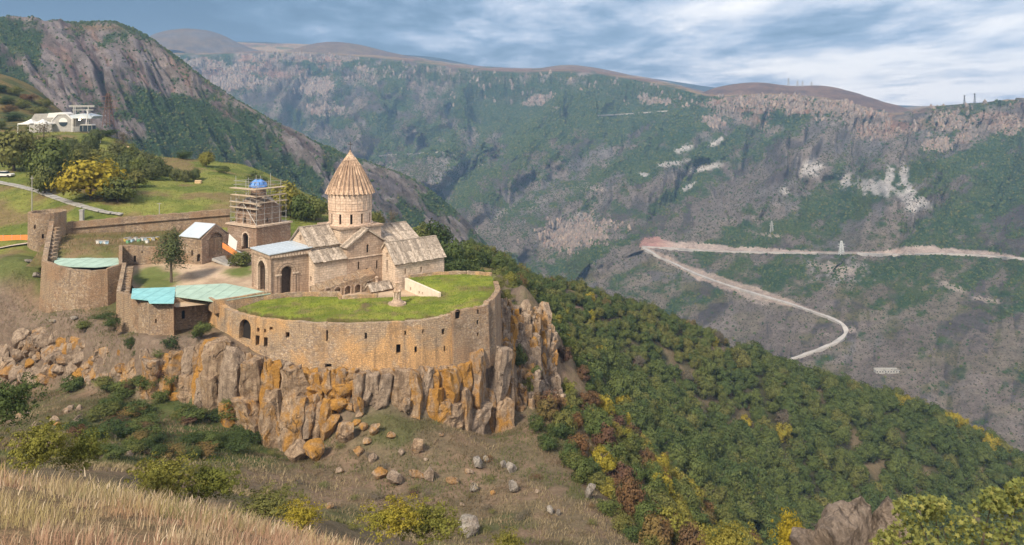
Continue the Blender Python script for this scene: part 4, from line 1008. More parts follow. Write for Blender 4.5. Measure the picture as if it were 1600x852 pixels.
sheet('turquoise_roof', [(207, 451), (274.5, 448.5), (271.5, 473.6), (233.5, 473.6), (231, 469), (204.5, 466)], 3.5, .12, MAT_BLUEROOF, 'bright turquoise sheet roof over the stepped fortress wall')
sheet('bastion_roof', [(86, 403), (184, 402.5), (188, 414), (150, 417.5), (110, 416.5), (84, 412.5)], 5.5, .12, MAT_GREENROOF, 'pale green sheet covering the floor of the left bastion')

# ------------------------------------------------------------------ the cathedral
TH = math.radians(40.0); EX = Vector((math.cos(TH), math.sin(TH))); NX = Vector((-math.sin(TH), math.cos(TH))); C0 = Vector((-31.6, 150.0))
def LE(e, n): p = C0 + EX * e + NX * n; return (p.x, p.y)
def LZ(e, n, z): p = C0 + EX * e + NX * n; return Vector((p.x, p.y, z))
ch = thing('cathedral', LZ(0, 0, 0), 'cream stone domed cathedral with a tall ribbed conical roof', 'church')
def loop(e0, e1, n0, n1): return [LE(e0, n0), LE(e1, n0), LE(e1, n1), LE(e0, n1)]
def gable_path(e0, e1, n0, n1, axis):
    """rectangle with the gable mid points as extra corners"""
    if axis == 'e': return [LE(e0, n0), LE(e1, n0), LE(e1, (n0 + n1) / 2), LE(e1, n1), LE(e0, n1), LE(e0, (n0 + n1) / 2)]
    return [LE(e0, n0), LE((e0 + e1) / 2, n0), LE(e1, n0), LE(e1, n1), LE((e0 + e1) / 2, n1), LE(e0, n1)]
walls(ch, 'west_arm', MAT_ASH, gable_path(-10.3, -4, -4, 4, 'e'), [0] * 6, [10, 10, 12.9, 10, 10, 12.9], [(469.5, 368, 376, 3.2, False)], closed=True)
walls(ch, 'east_arm', MAT_ASH, gable_path(4, 12.4, -5, 5, 'e'), [0] * 6, [9.2, 9.2, 11.7, 9.2, 9.2, 11.7], [], closed=True)
walls(ch, 'south_arm', MAT_ASH2, gable_path(-4.2, 4.2, -6.6, -3.9, 'n'), [0] * 6, [9.5, 12.3, 9.5, 9.5, 12.3, 9.5], [(574.5, 382, 395, 3.6, True), (560.5, 409, 421, 2.6, False), (589, 407, 420, 2.6, False), (573.5, 419, 434, 4.2, True)], closed=True)
walls(ch, 'north_arm', MAT_ASH2, gable_path(-4.2, 4.2, 3.9, 6.6, 'n'), [0] * 6, [9.5, 12.3, 9.5, 9.5, 12.3, 9.5], [], closed=True)
walls(ch, 'crossing', MAT_ASH, loop(-4.35, 4.35, -4.35, 4.35), [8] * 4, [12.45] * 4, [], closed=True)
walls(ch, 'aisle_wall', MAT_ASH, loop(-10.65, -4.1, -6.55, -3.9), [0] * 4, [7.55, 7.55, 9.0, 9.0], [(485.8, 432, 440, 2.4, False)], closed=True)
walls(ch, 'aisle_wall', MAT_ASH, loop(-10.65, -4.1, 3.9, 6.55), [0] * 4, [9.0, 9.0, 7.55, 7.55], [], closed=True)
mb = MB(); pf = [LE(-4.7, -4.7), LE(4.7, -4.7), LE(4.7, 4.7), LE(-4.7, 4.7)]; mb.prism(pf, 12.45, 12.75); mb.build('cornice', MAT_ASH2, ch)
mb = MB(); mb.box((*LE(-.0, -6.66), 7.35), (8.5, .16, .22), TH); mb.build('string_course', MAT_ASH, ch)
def groof(parent, e0, e1, n0, n1, ze, zr, axis, ov=.35, mat=MAT_ROOF, seed=0):
    mb = MB()
    if axis == 'e':
        nm = (n0 + n1) / 2
        sl = (zr - ze) / (nm - n0) * ov
        roof_strips(mb, LZ(e0 - ov, nm, zr), LZ(e1 + ov, nm, zr), LZ(e1 + ov, n0 - ov, ze - sl), LZ(e0 - ov, n0 - ov, ze - sl), seed=seed)
        roof_strips(mb, LZ(e0 - ov, nm, zr), LZ(e1 + ov, nm, zr), LZ(e1 + ov, n1 + ov, ze - sl), LZ(e0 - ov, n1 + ov, ze - sl), seed=seed + 1)
        mb.box((*LE((e0 + e1) / 2, nm), zr + .12), (e1 - e0 + 2 * ov, .5, .26), TH)
    else:
        em = (e0 + e1) / 2; sl = (zr - ze) / (em - e0) * ov
        roof_strips(mb, LZ(em, n0 - ov, zr), LZ(em, n1, zr), LZ(e0 - ov, n1, ze - sl), LZ(e0 - ov, n0 - ov, ze - sl), seed=seed)
        roof_strips(mb, LZ(em, n0 - ov, zr), LZ(em, n1, zr), LZ(e1 + ov, n1, ze - sl), LZ(e1 + ov, n0 - ov, ze - sl), seed=seed + 1)
        mb.box((*LE(em, (n0 - ov + n1) / 2), zr + .12), (.5, n1 - n0 + ov, .26), TH)
    return mb.build('roof', mat, parent)
groof(ch, -10.3, -4.3, -4, 4, 10, 12.9, 'e', seed=1)
groof(ch, 4.3, 12.4, -5, 5, 9.2, 11.7, 'e', seed=3)
groof(ch, -4.2, 4.2, -6.6, -4.3, 9.5, 12.3, 'n', seed=5)
groof(ch, -4.2, 4.2, 4.3, 6.6, 9.5, 12.3, 'n', seed=7)
for s_ in (-1, 1):
    mb = MB(); roof_strips(mb, LZ(-11.0, 3.9 * s_, 9.25), LZ(-4.2, 3.9 * s_, 9.25), LZ(-4.2, 7.0 * s_, 7.4), LZ(-11.0, 7.0 * s_, 7.4), .6, .12, 9 + s_); mb.build('aisle_roof', MAT_ROOF, ch)
# drum
RD = 4.12; nd = 48
dr = [(C0.x + RD * math.cos(a), C0.y + RD * math.sin(a)) for a in np.linspace(0, 2 * math.pi, nd, endpoint=False)]
per = nd * 2 * RD * math.sin(math.pi / nd)
drum = walls(ch, 'drum', MAT_DRUM, dr, [12.5] * nd, [19.3] * nd, [(per * ((k + .5) / 12), 15.0, 13.1, .46, False) for k in range(12)], closed=True, wpx=False, step=50, reveal=.45)
for z_, r_, h_ in ((12.75, 4.45, .22), (15.55, 4.2, .10), (18.75, 4.32, .22), (16.9, 4.16, .06)):
    mb = MB(); mb.lathe((C0.x, C0.y, z_), [(RD - .1, 0), (r_, 0), (r_, h_), (RD - .1, h_)], 48); mb.build('moulding', MAT_DRUM, ch)
for k in range(24):   # engaged shafts between the blind arches
    a = 2 * math.pi * k / 24; mb = MB(); mb.bar((C0.x + 4.14 * math.cos(a), C0.y + 4.14 * math.sin(a), 15.6), (C0.x + 4.14 * math.cos(a), C0.y + 4.14 * math.sin(a), 18.7), .08, 5); mb.build('shaft', MAT_DRUM, ch)
mb = MB(); rr = random.Random(4); nf = 30
rings = [(4.72, 19.0), (4.05, 20.35), (3.0, 22.4), (1.95, 24.2), (1.0, 25.6)]
def fold(k, i):
    r, z = rings[i]; a = 2 * math.pi * k / (2 * nf); odd = k % 2
    return (C0.x + (r - (.22 + .07 * r if odd else 0)) * math.cos(a), C0.y + (r - (.22 + .07 * r if odd else 0)) * math.sin(a), z - (0 if odd else .32 * r / 4.7) * (1 if i == 0 else .4))
for i in range(len(rings) - 1):
    for k in range(2 * nf): mb.face([fold(k, i), fold((k + 1) % (2 * nf), i), fold((k + 1) % (2 * nf), i + 1), fold(k, i + 1)])
mb.face([fold(k, 0) for k in range(2 * nf)][::-1])
cone = mb.build('conical_roof', MAT_CONE, ch)
for k in range(nf):    # a rolled rib over every fold
    mb = MB(); pts = [Vector(fold(2 * k, i)) for i in range(len(rings))]
    for p, q, ra, rb_ in zip(pts[:-1], pts[1:], (.13, .11, .09, .07), (.11, .09, .07, .04)): mb.bar(p, q, ra, 5, rb_)
    mb.build('rib', MAT_CONE, cone)
mb = MB(); mb.lathe((C0.x, C0.y, 25.1), [(1.35, 0), (1.22, .15), (.62, 1.0), (.2, 1.6), (.22, 1.75), (.0, 1.95)], 24); mb.build('cap', MAT_CONE, cone)
mb = MB(); mb.bar((C0.x, C0.y, 26.6), (C0.x, C0.y, 28.7), .075); mb.bar((C0.x - .42, C0.y, 28.15), (C0.x + .42, C0.y, 28.15), .07); mb.build('cross', MAT_IRON, cone)

# chapel against the south-east side
cp = thing('chapel', LZ(8.8, -7.9, 0), 'cream stone chapel with steep gabled slab roof beside the cathedral', 'chapel')
walls(cp, 'wall', MAT_ASH, gable_path(3.3, 14.4, -11.3, -4.6, 'e'), [-1] * 6, [6.3, 6.3, 9.6, 6.3, 6.3, 9.6], [(605, 395, 402, 2.4, False), (605, 406, 426, 2.2, False), (658, 417, 426, 2.2, False), (633.5, 420, 429, 2.2, False)], closed=True)
groof(cp, 3.3, 14.4, -11.3, -4.6, 6.3, 9.6, 'e', seed=21)
# porch
pc_ = thing('bell_porch', LZ(-14, 0, 0), 'square stone porch with two arched openings under a pale metal roof', 'porch')
pp = loop(-17.8, -10.35, -4.2, 3.8)
walls(pc_, 'wall', MAT_ASH2, pp, [0] * 4, [9.55] * 4, [(448.3, 416.5, 470, 17, True), (410, 408, 470, 14, True)], pane='door', pane_mat=MAT_DOOR, closed=True, reveal=1.0)
def on_line(a, b, px):
    a, b = Vector(a), Vector(b); k = (px - HX) / F; t_ = (k * a.y - a.x) / ((b.x - a.x) - k * (b.y - a.y)); return a.lerp(b, t_)
sc_ = on_line(pp[0], pp[1], 448.3); wc_ = on_line(pp[3], pp[0], 410)
def z_at(p, py): return CH - (py - HY) / F * p.y
for r0, r1, o_ in ((1.35, 1.62, .16), (1.8, 2.15, .1)): arch_ring(pc_, 'archivolt', MAT_ASH2, sc_, EX, r0, r1, z_at(sc_, 427), .1, o_)
for r0, r1, o_ in ((1.75, 2.0, .16), (2.15, 2.45, .1)): arch_ring(pc_, 'archivolt', MAT_ASH, wc_, -NX, r0, r1, z_at(wc_, 422), .1, o_)
for e_, n_ in [(-17.85, -4.25), (-10.5, -4.25), (-17.85, 3.85)]:
    mb = MB(); mb.bar(LZ(e_, n_, 0), LZ(e_, n_, 8.6), .2, 8); mb.build('corner_shaft', MAT_ASH2, pc_)
for d_, w_ in ((-1.62, .24), (1.62, .24)):
    q = sc_ + EX * d_; mb = MB(); mb.box((q.x, q.y, z_at(sc_, 428)), (1.1, .5, .3), TH); mb.build('impost', MAT_ASH, pc_)
mb = MB(); mb.prism(loop(-18.05, -10.3, -4.45, 4.05), 8.7, 9.45, True, True); mb.build('frieze', MAT_ASH2, pc_)
for k in range(14):
    q = LZ(-17.6 + k * .55, -4.5, 9.08); mb = MB(); mb.box(q, (.38, .1, .44), TH); mb.build('carved_panel', MAT_ASH, pc_)
mb = MB(); o_ = [(-18.25, -4.65), (-10.1, -4.65), (-10.1, 4.25), (-18.25, 4.25)]
mb.hexa([LZ(e, n, 9.47 + .4 * (e + 18) / 8) for e, n in o_], [LZ(e, n, 9.62 + .4 * (e + 18) / 8) for e, n in o_]); mb.build('metal_roof', MAT_METAL, pc_)
mb = MB()
for k in range(9): e = -17.6 + k * .9; mb.box(LZ(e, -.2, 9.65 + .4 * (e + 18) / 8), (.06, 8.8, .07), TH)
mb.build('seams', MAT_METAL, pc_)

# arcade and hut at the foot of the south wall
ar = [LE(-11.6, -8.6), LE(-8, -8.6), LE(-4, -8.6), LE(0.8, -8.6)]
t = thing('tomb_arcade', base_of(ar, 0), 'low weathered stone arcade of small arches under the cathedral wall', 'arcade')
walls(t, 'wall', MAT_WALL2, ar, [0, 0, 0, 0], [2.75, 3.3, 3.9, 4.3], [(512.5, 450.5, 463, 10.5, True), (527.5, 448.5, 463, 11, True), (543.5, 446.5, 463, 10.5, True), (559, 444, 463, 10.5, True), (577, 439.5, 460, 13, True)], pane='niche', thick=.5, ragged=.2, seed=31, step=.6, reveal=.7)
for px, py in ((512.5, 456), (527.5, 454), (543.5, 452), (559, 449.5)):
    q = on_line(ar[0], ar[3], px); arch_ring(t, 'arch_ring', MAT_ASH2, q, EX, .62, .82, z_at(q, py), .5, .09, n=9)
mb = MB()
for k in range(12):
    e0, e1 = -11.6 + k * 1.03, -11.6 + (k + 1) * 1.03; zt = 2.7 + (e0 + 11.6) * .125
    mb.hexa([LZ(e0, -8.55, zt - .6), LZ(e1, -8.55, zt - .6), LZ(e1, -6.6, zt), LZ(e0, -6.6, zt)], [LZ(e0, -8.5, zt + rr.uniform(-.1, .15)), LZ(e1, -8.5, zt + rr.uniform(-.1, .15)), LZ(e1, -6.6, zt + .9 + rr.uniform(-.2, .2)), LZ(e0, -6.6, zt + .9 + rr.uniform(-.2, .2))])
mb.build('rubble_top', MAT_WALL2, t)
t = thing('stone_hut', LZ(.5, -10, 0), 'tiny stone hut with slab roof and chimney beside the arcade', 'hut')
walls(t, 'wall', MAT_WALL2, gable_path(-1.6, 2.6, -11.0, -8.9, 'e'), [0] * 6, [1.75, 1.75, 2.75, 1.75, 1.75, 2.75], [(604.8, 449.5, 464, 3, False)], closed=True, pane='door')
groof(t, -1.6, 2.6, -11.0, -8.9, 1.75, 2.75, 'e', .2, seed=33)
mb = MB(); mb.lathe(LZ(.2, -9.9, 2.5), [(.3, 0), (.26, 1.1), (.4, 1.2), (.4, 1.4), (0, 1.7)], 6); mb.build('chimney', MAT_ASH2, t)

cwp = [G(632.5, 437, 3.2)[:2], G(685, 458.5, 3.2)[:2]]
t = thing('limewashed_wall', base_of(cwp, 0), 'cream plastered wall with small dark openings beside the lawn', 'wall')
walls(t, 'wall', MAT_CREAM, cwp, [0, 0], [3.45, 3.3], [(641.5, 449, 455, 2.4, False), (655, 455.5, 460, 2.6, False), (660, 457, 461, 2.4, False)], thick=.5)
# parapets round the lawn
for nm, pth, zb_, zt_, lab in [('parapet', gp([(404, 468.5), (450, 463.5), (526, 461.5), (530, 468)], 2.6), 1.5, 3.25, 'low stone parapet between the lawn and the porch'),
                       ('parapet', gp([(537, 468), (590, 464.5), (591, 463)], 2.6), 1.5, 3.2, 'short stone parapet on the lawn before the arcade'),
                       ('parapet', gp([(640, 435.5), (684, 430.5), (728, 429)], 3.1), 2, 3.75, 'low stone parapet along the lawn behind the chapel'),
                       ('parapet', gp([(729, 430), (768, 432.5)], 3.1), 2, 3.85, 'low stone parapet at the cliff end of the lawn')]:
    mb = MB(); wall_strip(mb, pth, [zb_] * len(pth), [zt_] * len(pth), thick=.5, ragged=.1, seed=len(lab), step=.8); tag(mb.build(nm, MAT_WALL, None), lab, 'wall')
mb = MB(); wall_strip(mb, gp([(423, 459.5), (337, 473), (330, 468)], 3.2), [1.5] * 3, [3.75, 3.7, 3.7], thick=.4, ragged=.08); tag(mb.build('parapet', MAT_WALL, None), 'stone parapet edging the pale green roof', 'wall')

# lantern monument on the lawn
g = G(620.5, 474.5, 2.7)
t = thing('lantern_monument', (g[0], g[1], 2.5), 'small stone lantern with columns on a round stepped base on the lawn', 'monument')
mb = MB(); mb.lathe((g[0], g[1], 2.5), [(1.55, 0), (1.5, .35), (1.15, .4), (.62, .95), (.62, 1.0), (0, 1.0)], 20); mb.build('base', MAT_ASH2, t)
for k in range(6):
    a = 6.283 * k / 6 + .3; mb = MB(); mb.bar((g[0] + .5 * math.cos(a), g[1] + .5 * math.sin(a), 3.5), (g[0] + .5 * math.cos(a), g[1] + .5 * math.sin(a), 4.75), .13, 6); mb.build('column', MAT_ASH, t)
mb = MB(); mb.lathe((g[0], g[1], 4.72), [(.0, 0), (.72, 0), (.72, .18), (.34, .85), (.34, 1.4), (.42, 1.45), (.3, 1.6), (0, 1.75)], 10); mb.build('canopy', MAT_CONE, t)
mb = MB(); mb.bar((g[0], g[1], 6.4), (g[0], g[1], 7.2), .07); mb.bar((g[0] - .25, g[1], 6.95), (g[0] + .25, g[1], 6.95), .06); mb.build('cross', MAT_CONE, t)

# ------------------------------------------------------------------ scaffolded gate church
g0 = Vector((-54.9, 165.0)); ga = Vector((-.83, .56)); gb = Vector((.56, .83))
def GL(a, b, z): p = g0 + ga * a + gb * b; return Vector((p.x, p.y, z))
def gloop(a0, a1, b0, b1): return [GL(a1, b0, 0).xy, GL(a0, b0, 0).xy, GL(a0, b1, 0).xy, GL(a1, b1, 0).xy]
t = thing('gate_church', GL(5, 4.5, 2), 'brown stone gate church with a tarpaulin-covered drum inside scaffolding', 'church')
walls(t, 'wall', MAT_TOWER, gloop(0, 10, 0, 9.2), [2] * 4, [9.4] * 4, [(384, 364, 391, 12.5, True), (366, 378, 384, 3.5, False)], closed=True, pane='opening', reveal=1.2)
mb = MB(); mb.prism(gloop(-.3, 10.3, -.3, 9.5), 9.4, 9.75); mb.build('cornice', MAT_ASH, t)
q = on_line(GL(10, 0, 0).xy, GL(0, 0, 0).xy, 384); arch_ring(t, 'arch_ring', MAT_ASH, q, -ga, 1.0, 1.3, z_at(q, 371), 5.0, .12)
TU = [(1.2, 1.0), (8.6, 1.0), (8.6, 7.6), (1.2, 7.6)]
up_ = [GL(8.6, 1, 0).xy, GL(4.9, 1, 0).xy, GL(1.2, 1, 0).xy, GL(1.2, 4.3, 0).xy, GL(1.2, 7.6, 0).xy, GL(4.9, 7.6, 0).xy, GL(8.6, 7.6, 0).xy, GL(8.6, 4.3, 0).xy]
walls(t, 'upper_wall', MAT_TOWER, up_, [9.7] * 8, [13.2, 15.0, 13.2, 15.0, 13.2, 15.0, 13.2, 15.0], [(382, 340, 349, 4.5, False), (401.5, 341, 350, 2.2, False), (418, 340, 347, 3, False)], closed=True)
mb = MB(); cc = GL(4.9, 4.3, 15.2)
for k in range(8):
    a_, b_ = up_[k], up_[(k + 1) % 8]; za, zb_ = (13.2, 15.0) if k % 2 == 0 else (15.0, 13.2)
    mb.face([(a_.x, a_.y, za), (b_.x, b_.y, zb_), (cc.x, cc.y, 15.9)])
mb.build('roof', MAT_ROOF, t)
mb = MB(); mb.lathe((cc.x, cc.y, 14.2), [(1.75, 0), (1.7, 3.0), (1.95, 3.1), (1.95, 3.4)], 12); mb.build('drum', MAT_TOWER, t)
mb = MB(); mb.lathe((cc.x, cc.y, 17.6), [(1.9, 0), (1.85, .5), (1.5, 1.1), (.7, 1.55), (0, 1.65)], 11)
for i in range(len(mb.v)): mb.v[i] = mb.v[i] + Vector((math.sin(i * 1.7 + mb.v[i].z * 9), math.cos(mb.v[i].x * 8), math.sin(mb.v[i].x * 5 + mb.v[i].y * 3))) * .12
mb.build('tarpaulin', MAT_TARP, t)
s = thing('scaffolding', GL(5, 4.5, 9.8), 'steel tube scaffolding with plank decks wrapped round the gate church', 'scaffold')
cols = [(a, b) for a in (.4, 2.5, 4.9, 7.1, 9.2) for b in (.3, 2.4, 4.4, 6.4, 8.2) if a in (.4, 9.2) or b in (.3, 8.2)]
for a, b in cols: mb = MB(); mb.bar(GL(a, b, 9.8), GL(a, b, 15.6 + rr.uniform(-.5, .8)), .055); mb.build('standard', MAT_STEEL, s)
top = [(a, b) for a in (1.4, 4.9, 8.4) for b in (1.0, 4.3, 7.6) if (a, b) != (4.9, 4.3)]
for a, b in top: mb = MB(); mb.bar(GL(a, b, 13), GL(a, b, 19.6 + rr.uniform(-.6, 1.2)), .055); mb.build('standard', MAT_STEEL, s)
for z in (10.9, 12.1, 13.4, 14.6):
    for (a0, b0), (a1, b1) in [((.1, .3), (9.5, .3)), ((.4, .0), (.4, 8.5)), ((9.2, .0), (9.2, 8.5)), ((.1, 8.2), (9.5, 8.2))]:
        mb = MB(); mb.bar(GL(a0, b0, z), GL(a1, b1, z), .05); mb.build('ledger', MAT_STEEL, s)
for z, a0, a1, b0, b1 in ((14.4, .1, 9.4, .0, .7), (13.2, .1, 9.4, .1, .7), (15.9, .6, 9.2, .2, 1.2), (17.4, .6, 9.4, .0, 1.4), (17.5, .2, 1.6, .0, 8), (14.5, .1, .8, .0, 8.4), (15.9, .2, 1.4, 0, 8.2)):
    mb = MB(); mb.hexa([GL(a0, b0, z), GL(a1, b0, z), GL(a1, b1, z), GL(a0, b1, z)], [GL(a0, b0, z + .16), GL(a1, b0, z + .16), GL(a1, b1, z + .16), GL(a0, b1, z + .16)]); mb.build('deck', MAT_TIMBER, s)
for z in (16.6, 18.2, 19.0):
    for (a0, b0), (a1, b1) in [((.8, 1), (9, 1)), ((1.4, .4), (1.4, 8.2)), ((8.4, .4), (8.4, 8.2))]:
        mb = MB(); mb.bar(GL(a0, b0, z), GL(a1, b1, z), .05); mb.build('ledger', MAT_STEEL, s)
for (a0, z0), (a1, z1) in [((.4, 9.9), (4.9, 14.4)), ((9.2, 9.9), (5, 14.4))]: mb = MB(); mb.bar(GL(a0, .25, z0), GL(a1, .25, z1), .05); mb.build('brace', MAT_STEEL, s)
# ------------------------------------------------------------------ cliff rocks and boulders
def rock_mat(name, base, dark, lich, amt):
    m, nt, b = new_mat(name, .95, .1)
    geo = nt.node('ShaderNodeNewGeometry'); co = geo.outputs['Position']; r = nt.rnd()
    n = nt.noise(co, .9, 6, .7, .3); st = nt.noise(nt.scale(co, (2.2, 2.2, .25)), 1.0, 6, .65)
    c = nt.mix(nt.ramp(n, [(.35, 0), (.65, 1)]), dark, base)
    c = nt.mix(nt.math('MULTIPLY', nt.ramp(st, [(.48, 0), (.62, 1)]), .65), c, tuple(x * .55 for x in dark))
    ln = nt.noise(nt.scale(nt.vmath('ADD', co, (13, 5, 9)), (1, 1, .6)), .6, 8, .72, .5)
    th = nt.math('ADD', ln, nt.math('MULTIPLY', nt.math('SUBTRACT', r, .5), .26))
    lc = nt.mix(nt.noise(co, 3.0, 5, .7), lich, tuple(x * .5 for x in lich))
    c = nt.mix(nt.math('MULTIPLY', nt.ramp(th, [(.56 - amt * .16, 0), (.72 - amt * .16, 1)]), .9), c, lc)
    f = nt.noise(co, 5.0, 7, .78)
    c = nt.mix(1.0, c, nt.ramp(f, [(.28, .45), (.72, 1.35)]), 'MULTIPLY')
    wv = nt.vmath('ADD', co, nt.vmath('MULTIPLY', nt.noise(co, .7, 4, out=1), (1.3, 1.3, 1.3)))
    ck = nt.math('ADD', nt.vor(nt.scale(wv, (1, 1, .42)), .42, 'DISTANCE_TO_EDGE'), nt.math('MULTIPLY', nt.ramp(nt.noise(co, .5, 3), [(.42, 0), (.58, 1)]), .2))
    c = nt.mix(nt.ramp(ck, [(0, .7), (.03, 0)]), c, tuple(x * .22 for x in dark))
    nt.put(b.inputs['Base Color'], c)
    h = nt.math('ADD', nt.math('ADD', f, nt.math('MULTIPLY', n, 1.2)), nt.ramp(ck, [(0, 0), (.06, .8)]))
    nt.put(b.inputs['Normal'], nt.bump(h, 1.0, .28))
    return m
MAT_LICHEN = rock_mat('orange_lichen_rock', (.50, .375, .26), (.28, .195, .13), (.60, .31, .065), .78)
MAT_GREYROCK = rock_mat('grey_tan_rock', (.47, .37, .28), (.26, .195, .145), (.55, .29, .08), .2)
MAT_PALEROCK = rock_mat('pale_rock', (.46, .42, .37), (.24, .21, .185), (.45, .33, .15), -.1)
MAT_FGROCK = rock_mat('dark_lichened_rock', (.46, .37, .30), (.22, .175, .14), (.52, .48, .42), .5)

def rock_proto(name, seed, cuts=9, nx=4, ny=4, nz=6, noise=.05, cut_lo=.30, cut_hi=.46, column=False):
    """an angular block: unit box trimmed by random planes"""
    r = np.random.default_rng(seed); V = []; Fc = []
    def facegrid(o, u, v, a, b):
        i0 = len(V)
        for i in range(a + 1):
            for j in range(b + 1): V.append(o + u * (i / a) + v * (j / b))
        for i in range(a):
            for j in range(b): q = i0 + i * (b + 1) + j; Fc.append((q, q + b + 1, q + b + 2, q + 1))
    e = np.eye(3); h = -.5 * np.ones(3)
    facegrid(h, e[0], e[2], nx, nz); facegrid(h + e[1], e[2], e[0], nz, nx); facegrid(h, e[2], e[1], nz, ny); facegrid(h + e[0], e[1], e[2], ny, nz); facegrid(h, e[1], e[0], ny, nx); facegrid(h + e[2], e[0], e[1], nx, ny)
    V = np.array(V)
    for k in range(cuts):
        n = r.normal(size=3); 
        if column: n[2] *= .35 if k % 3 else 1.4
        n /= np.linalg.norm(n); d = r.uniform(cut_lo, cut_hi) + (.06 if abs(n[2]) > .8 else 0)
        over = V @ n - d; V = V - np.where(over > 0, over, 0)[:, None] * n
    key = np.round(V * 3.0, 3)
    for ax in range(3):
        V[:, ax] += (vnoise(V[:, (ax + 1) % 3] * 5 + seed, V[:, (ax + 2) % 3] * 5 + ax * 7.3 + V[:, ax] * 2, seed + ax) - .5) * noise
    return mesh_np(name, V, Fc)
COLP = [rock_proto('rock_column', 100 + i, 9, 4, 4, 9, .15, .39, .50, True) for i in range(14)]
BOUP = [rock_proto('boulder', 200 + i, 16, 4, 4, 4, .06, .30, .44) for i in range(12)]
def with_mat(protos, mat):
    out = []
    for p in protos: q = p.copy(); q.materials.append(mat); out.append(q)
    return out
COL_L, COL_G = with_mat(COLP, MAT_LICHEN), with_mat(COLP, MAT_GREYROCK)
BOU_L, BOU_G, BOU_P = with_mat(BOUP, MAT_LICHEN), with_mat(BOUP, MAT_GREYROCK), with_mat(BOUP, MAT_PALEROCK)
cliff_root = tag(obj('cliff', None), kind='structure')
cpx = [c[0] for c in cliff_px[1:-4]]; cdd = [c[2] for c in cliff_px[1:-4]]
R5 = random.Random(55)
def put_rock(protos, px, pt, pb, w_, d, name='rock', lean=0.0, deep=1.1, parent=cliff_root):
    a = Vector(P(px, (pt + pb) / 2, d)); k = d / F
    o = obj(name, R5.choice(protos), None, parent, a, (R5.uniform(-.1, .1), lean + R5.uniform(-.07, .07), R5.uniform(-.5, .5)), (w_ * k * 1.18, w_ * k * deep, (pb - pt) * k * 1.12))
    return o
def dtop(px): return float(np.interp(px, cpx, cdd))
TOPX = [205, 225, 245, 300, 330, 350, 375, 430, 480, 540, 640, 715, 740, 770, 795]; TOPY = [575, 548, 560, 545, 528, 540, 552, 570, 580, 585, 582, 572, 552, 545, 525]
BOTX = [205, 225, 260, 300, 330, 360, 400, 440, 490, 520, 545, 600, 650, 700, 740, 770, 800]; BOTY = [622, 628, 630, 626, 634, 668, 692, 694, 672, 655, 628, 634, 646, 662, 672, 678, 676]
px = 212.0
while px < 796:
    w_ = R5.choice([R5.uniform(13, 20), R5.uniform(20, 30), R5.uniform(26, 38)]); top = np.interp(px, TOPX, TOPY) + R5.uniform(-4, 5); bot = np.interp(px, BOTX, BOTY) + R5.uniform(-6, 8); d0 = dtop(px) - .2 + R5.uniform(-.5, .5)
    oran = R5.random() < (.8 if 300 < px < 660 else .55)
    H_ = bot - top
    if H_ > 75:
        s1 = R5.uniform(.36, .74)
        put_rock(COL_L if oran else COL_G, px, top, top + H_ * s1, w_, d0 - .6, 'rock_column', R5.uniform(-.12, .12))
        nlow = R5.choice([1, 1, 2])
        for q in range(nlow):
            put_rock(COL_L if R5.random() < .5 else COL_G, px + (q - .5 * (nlow - 1)) * w_ * .6, top + H_ * (s1 - .06), bot + 4, w_ * (1.15 if nlow == 1 else .75), d0 - 1.6 - R5.uniform(0, .7), 'rock_column', R5.uniform(-.12, .12))
    else:
        put_rock(COL_L if oran else COL_G, px, top, bot, w_, d0 - .7, 'rock_column', R5.uniform(-.14, .14))
        if R5.random() < .5: put_rock(BOU_L if R5.random() < .5 else BOU_G, px + R5.uniform(-8, 8), bot - 16, bot + 6, R5.uniform(10, 18), d0 - 2.2, 'rock')
    px += w_ * .67
# ledge stones right under the wall
px = 340.0
while px < 772:
    w_ = R5.uniform(9, 20); top = np.interp(px, TOPX, TOPY); put_rock(BOU_L if R5.random() < .45 else BOU_G, px, top - 6, top + R5.uniform(7, 14), w_, dtop(px) + .4, 'rock'); px += w_ * .85
# the right flank of the cliff
for k in range(46):
    t_ = R5.random(); px = 776 + t_ * 22 + R5.uniform(-3, 5); pt = R5.uniform(470, 610); h_ = R5.uniform(40, 85)
    put_rock(COL_L if R5.random() < .5 else COL_G, px, pt, min(pt + h_, 680), R5.uniform(10, 17), 139 - (pt - 470) * .085 + t_ * 1.5, 'rock_column', R5.uniform(-.1, .1))
for k in range(95):
    t_ = R5.random(); cy_ = 500 + t_ * 172; cx_ = np.interp(cy_, [495, 540, 600, 640, 675], [838, 845, 846, 862, 872]); hw = np.interp(cy_, [495, 560, 620, 675], [12, 20, 26, 18])
    px = cx_ + R5.uniform(-1, 1) * hw; h_ = R5.uniform(18, 52)
    dd = np.interp(cy_, [495, 600, 675], [150, 146, 139]) + (px - cx_) * .10
    put_rock(COL_G if R5.random() < .75 else COL_L, px, cy_ - h_ / 2, cy_ + h_ / 2, R5.uniform(10, 20), dd, 'rock', R5.uniform(-.25, .25))
for k in range(70):
    px = R5.uniform(796, 838); py = R5.uniform(488, 650); h_ = R5.uniform(16, 46)
    put_rock(COL_G if R5.random() < .7 else COL_L, px, py - h_ / 2, py + h_ / 2, R5.uniform(9, 18), np.interp(py, [488, 580, 650], [147, 139, 130.5]) + (px - 815) * .05, 'rock', R5.uniform(-.3, .3))
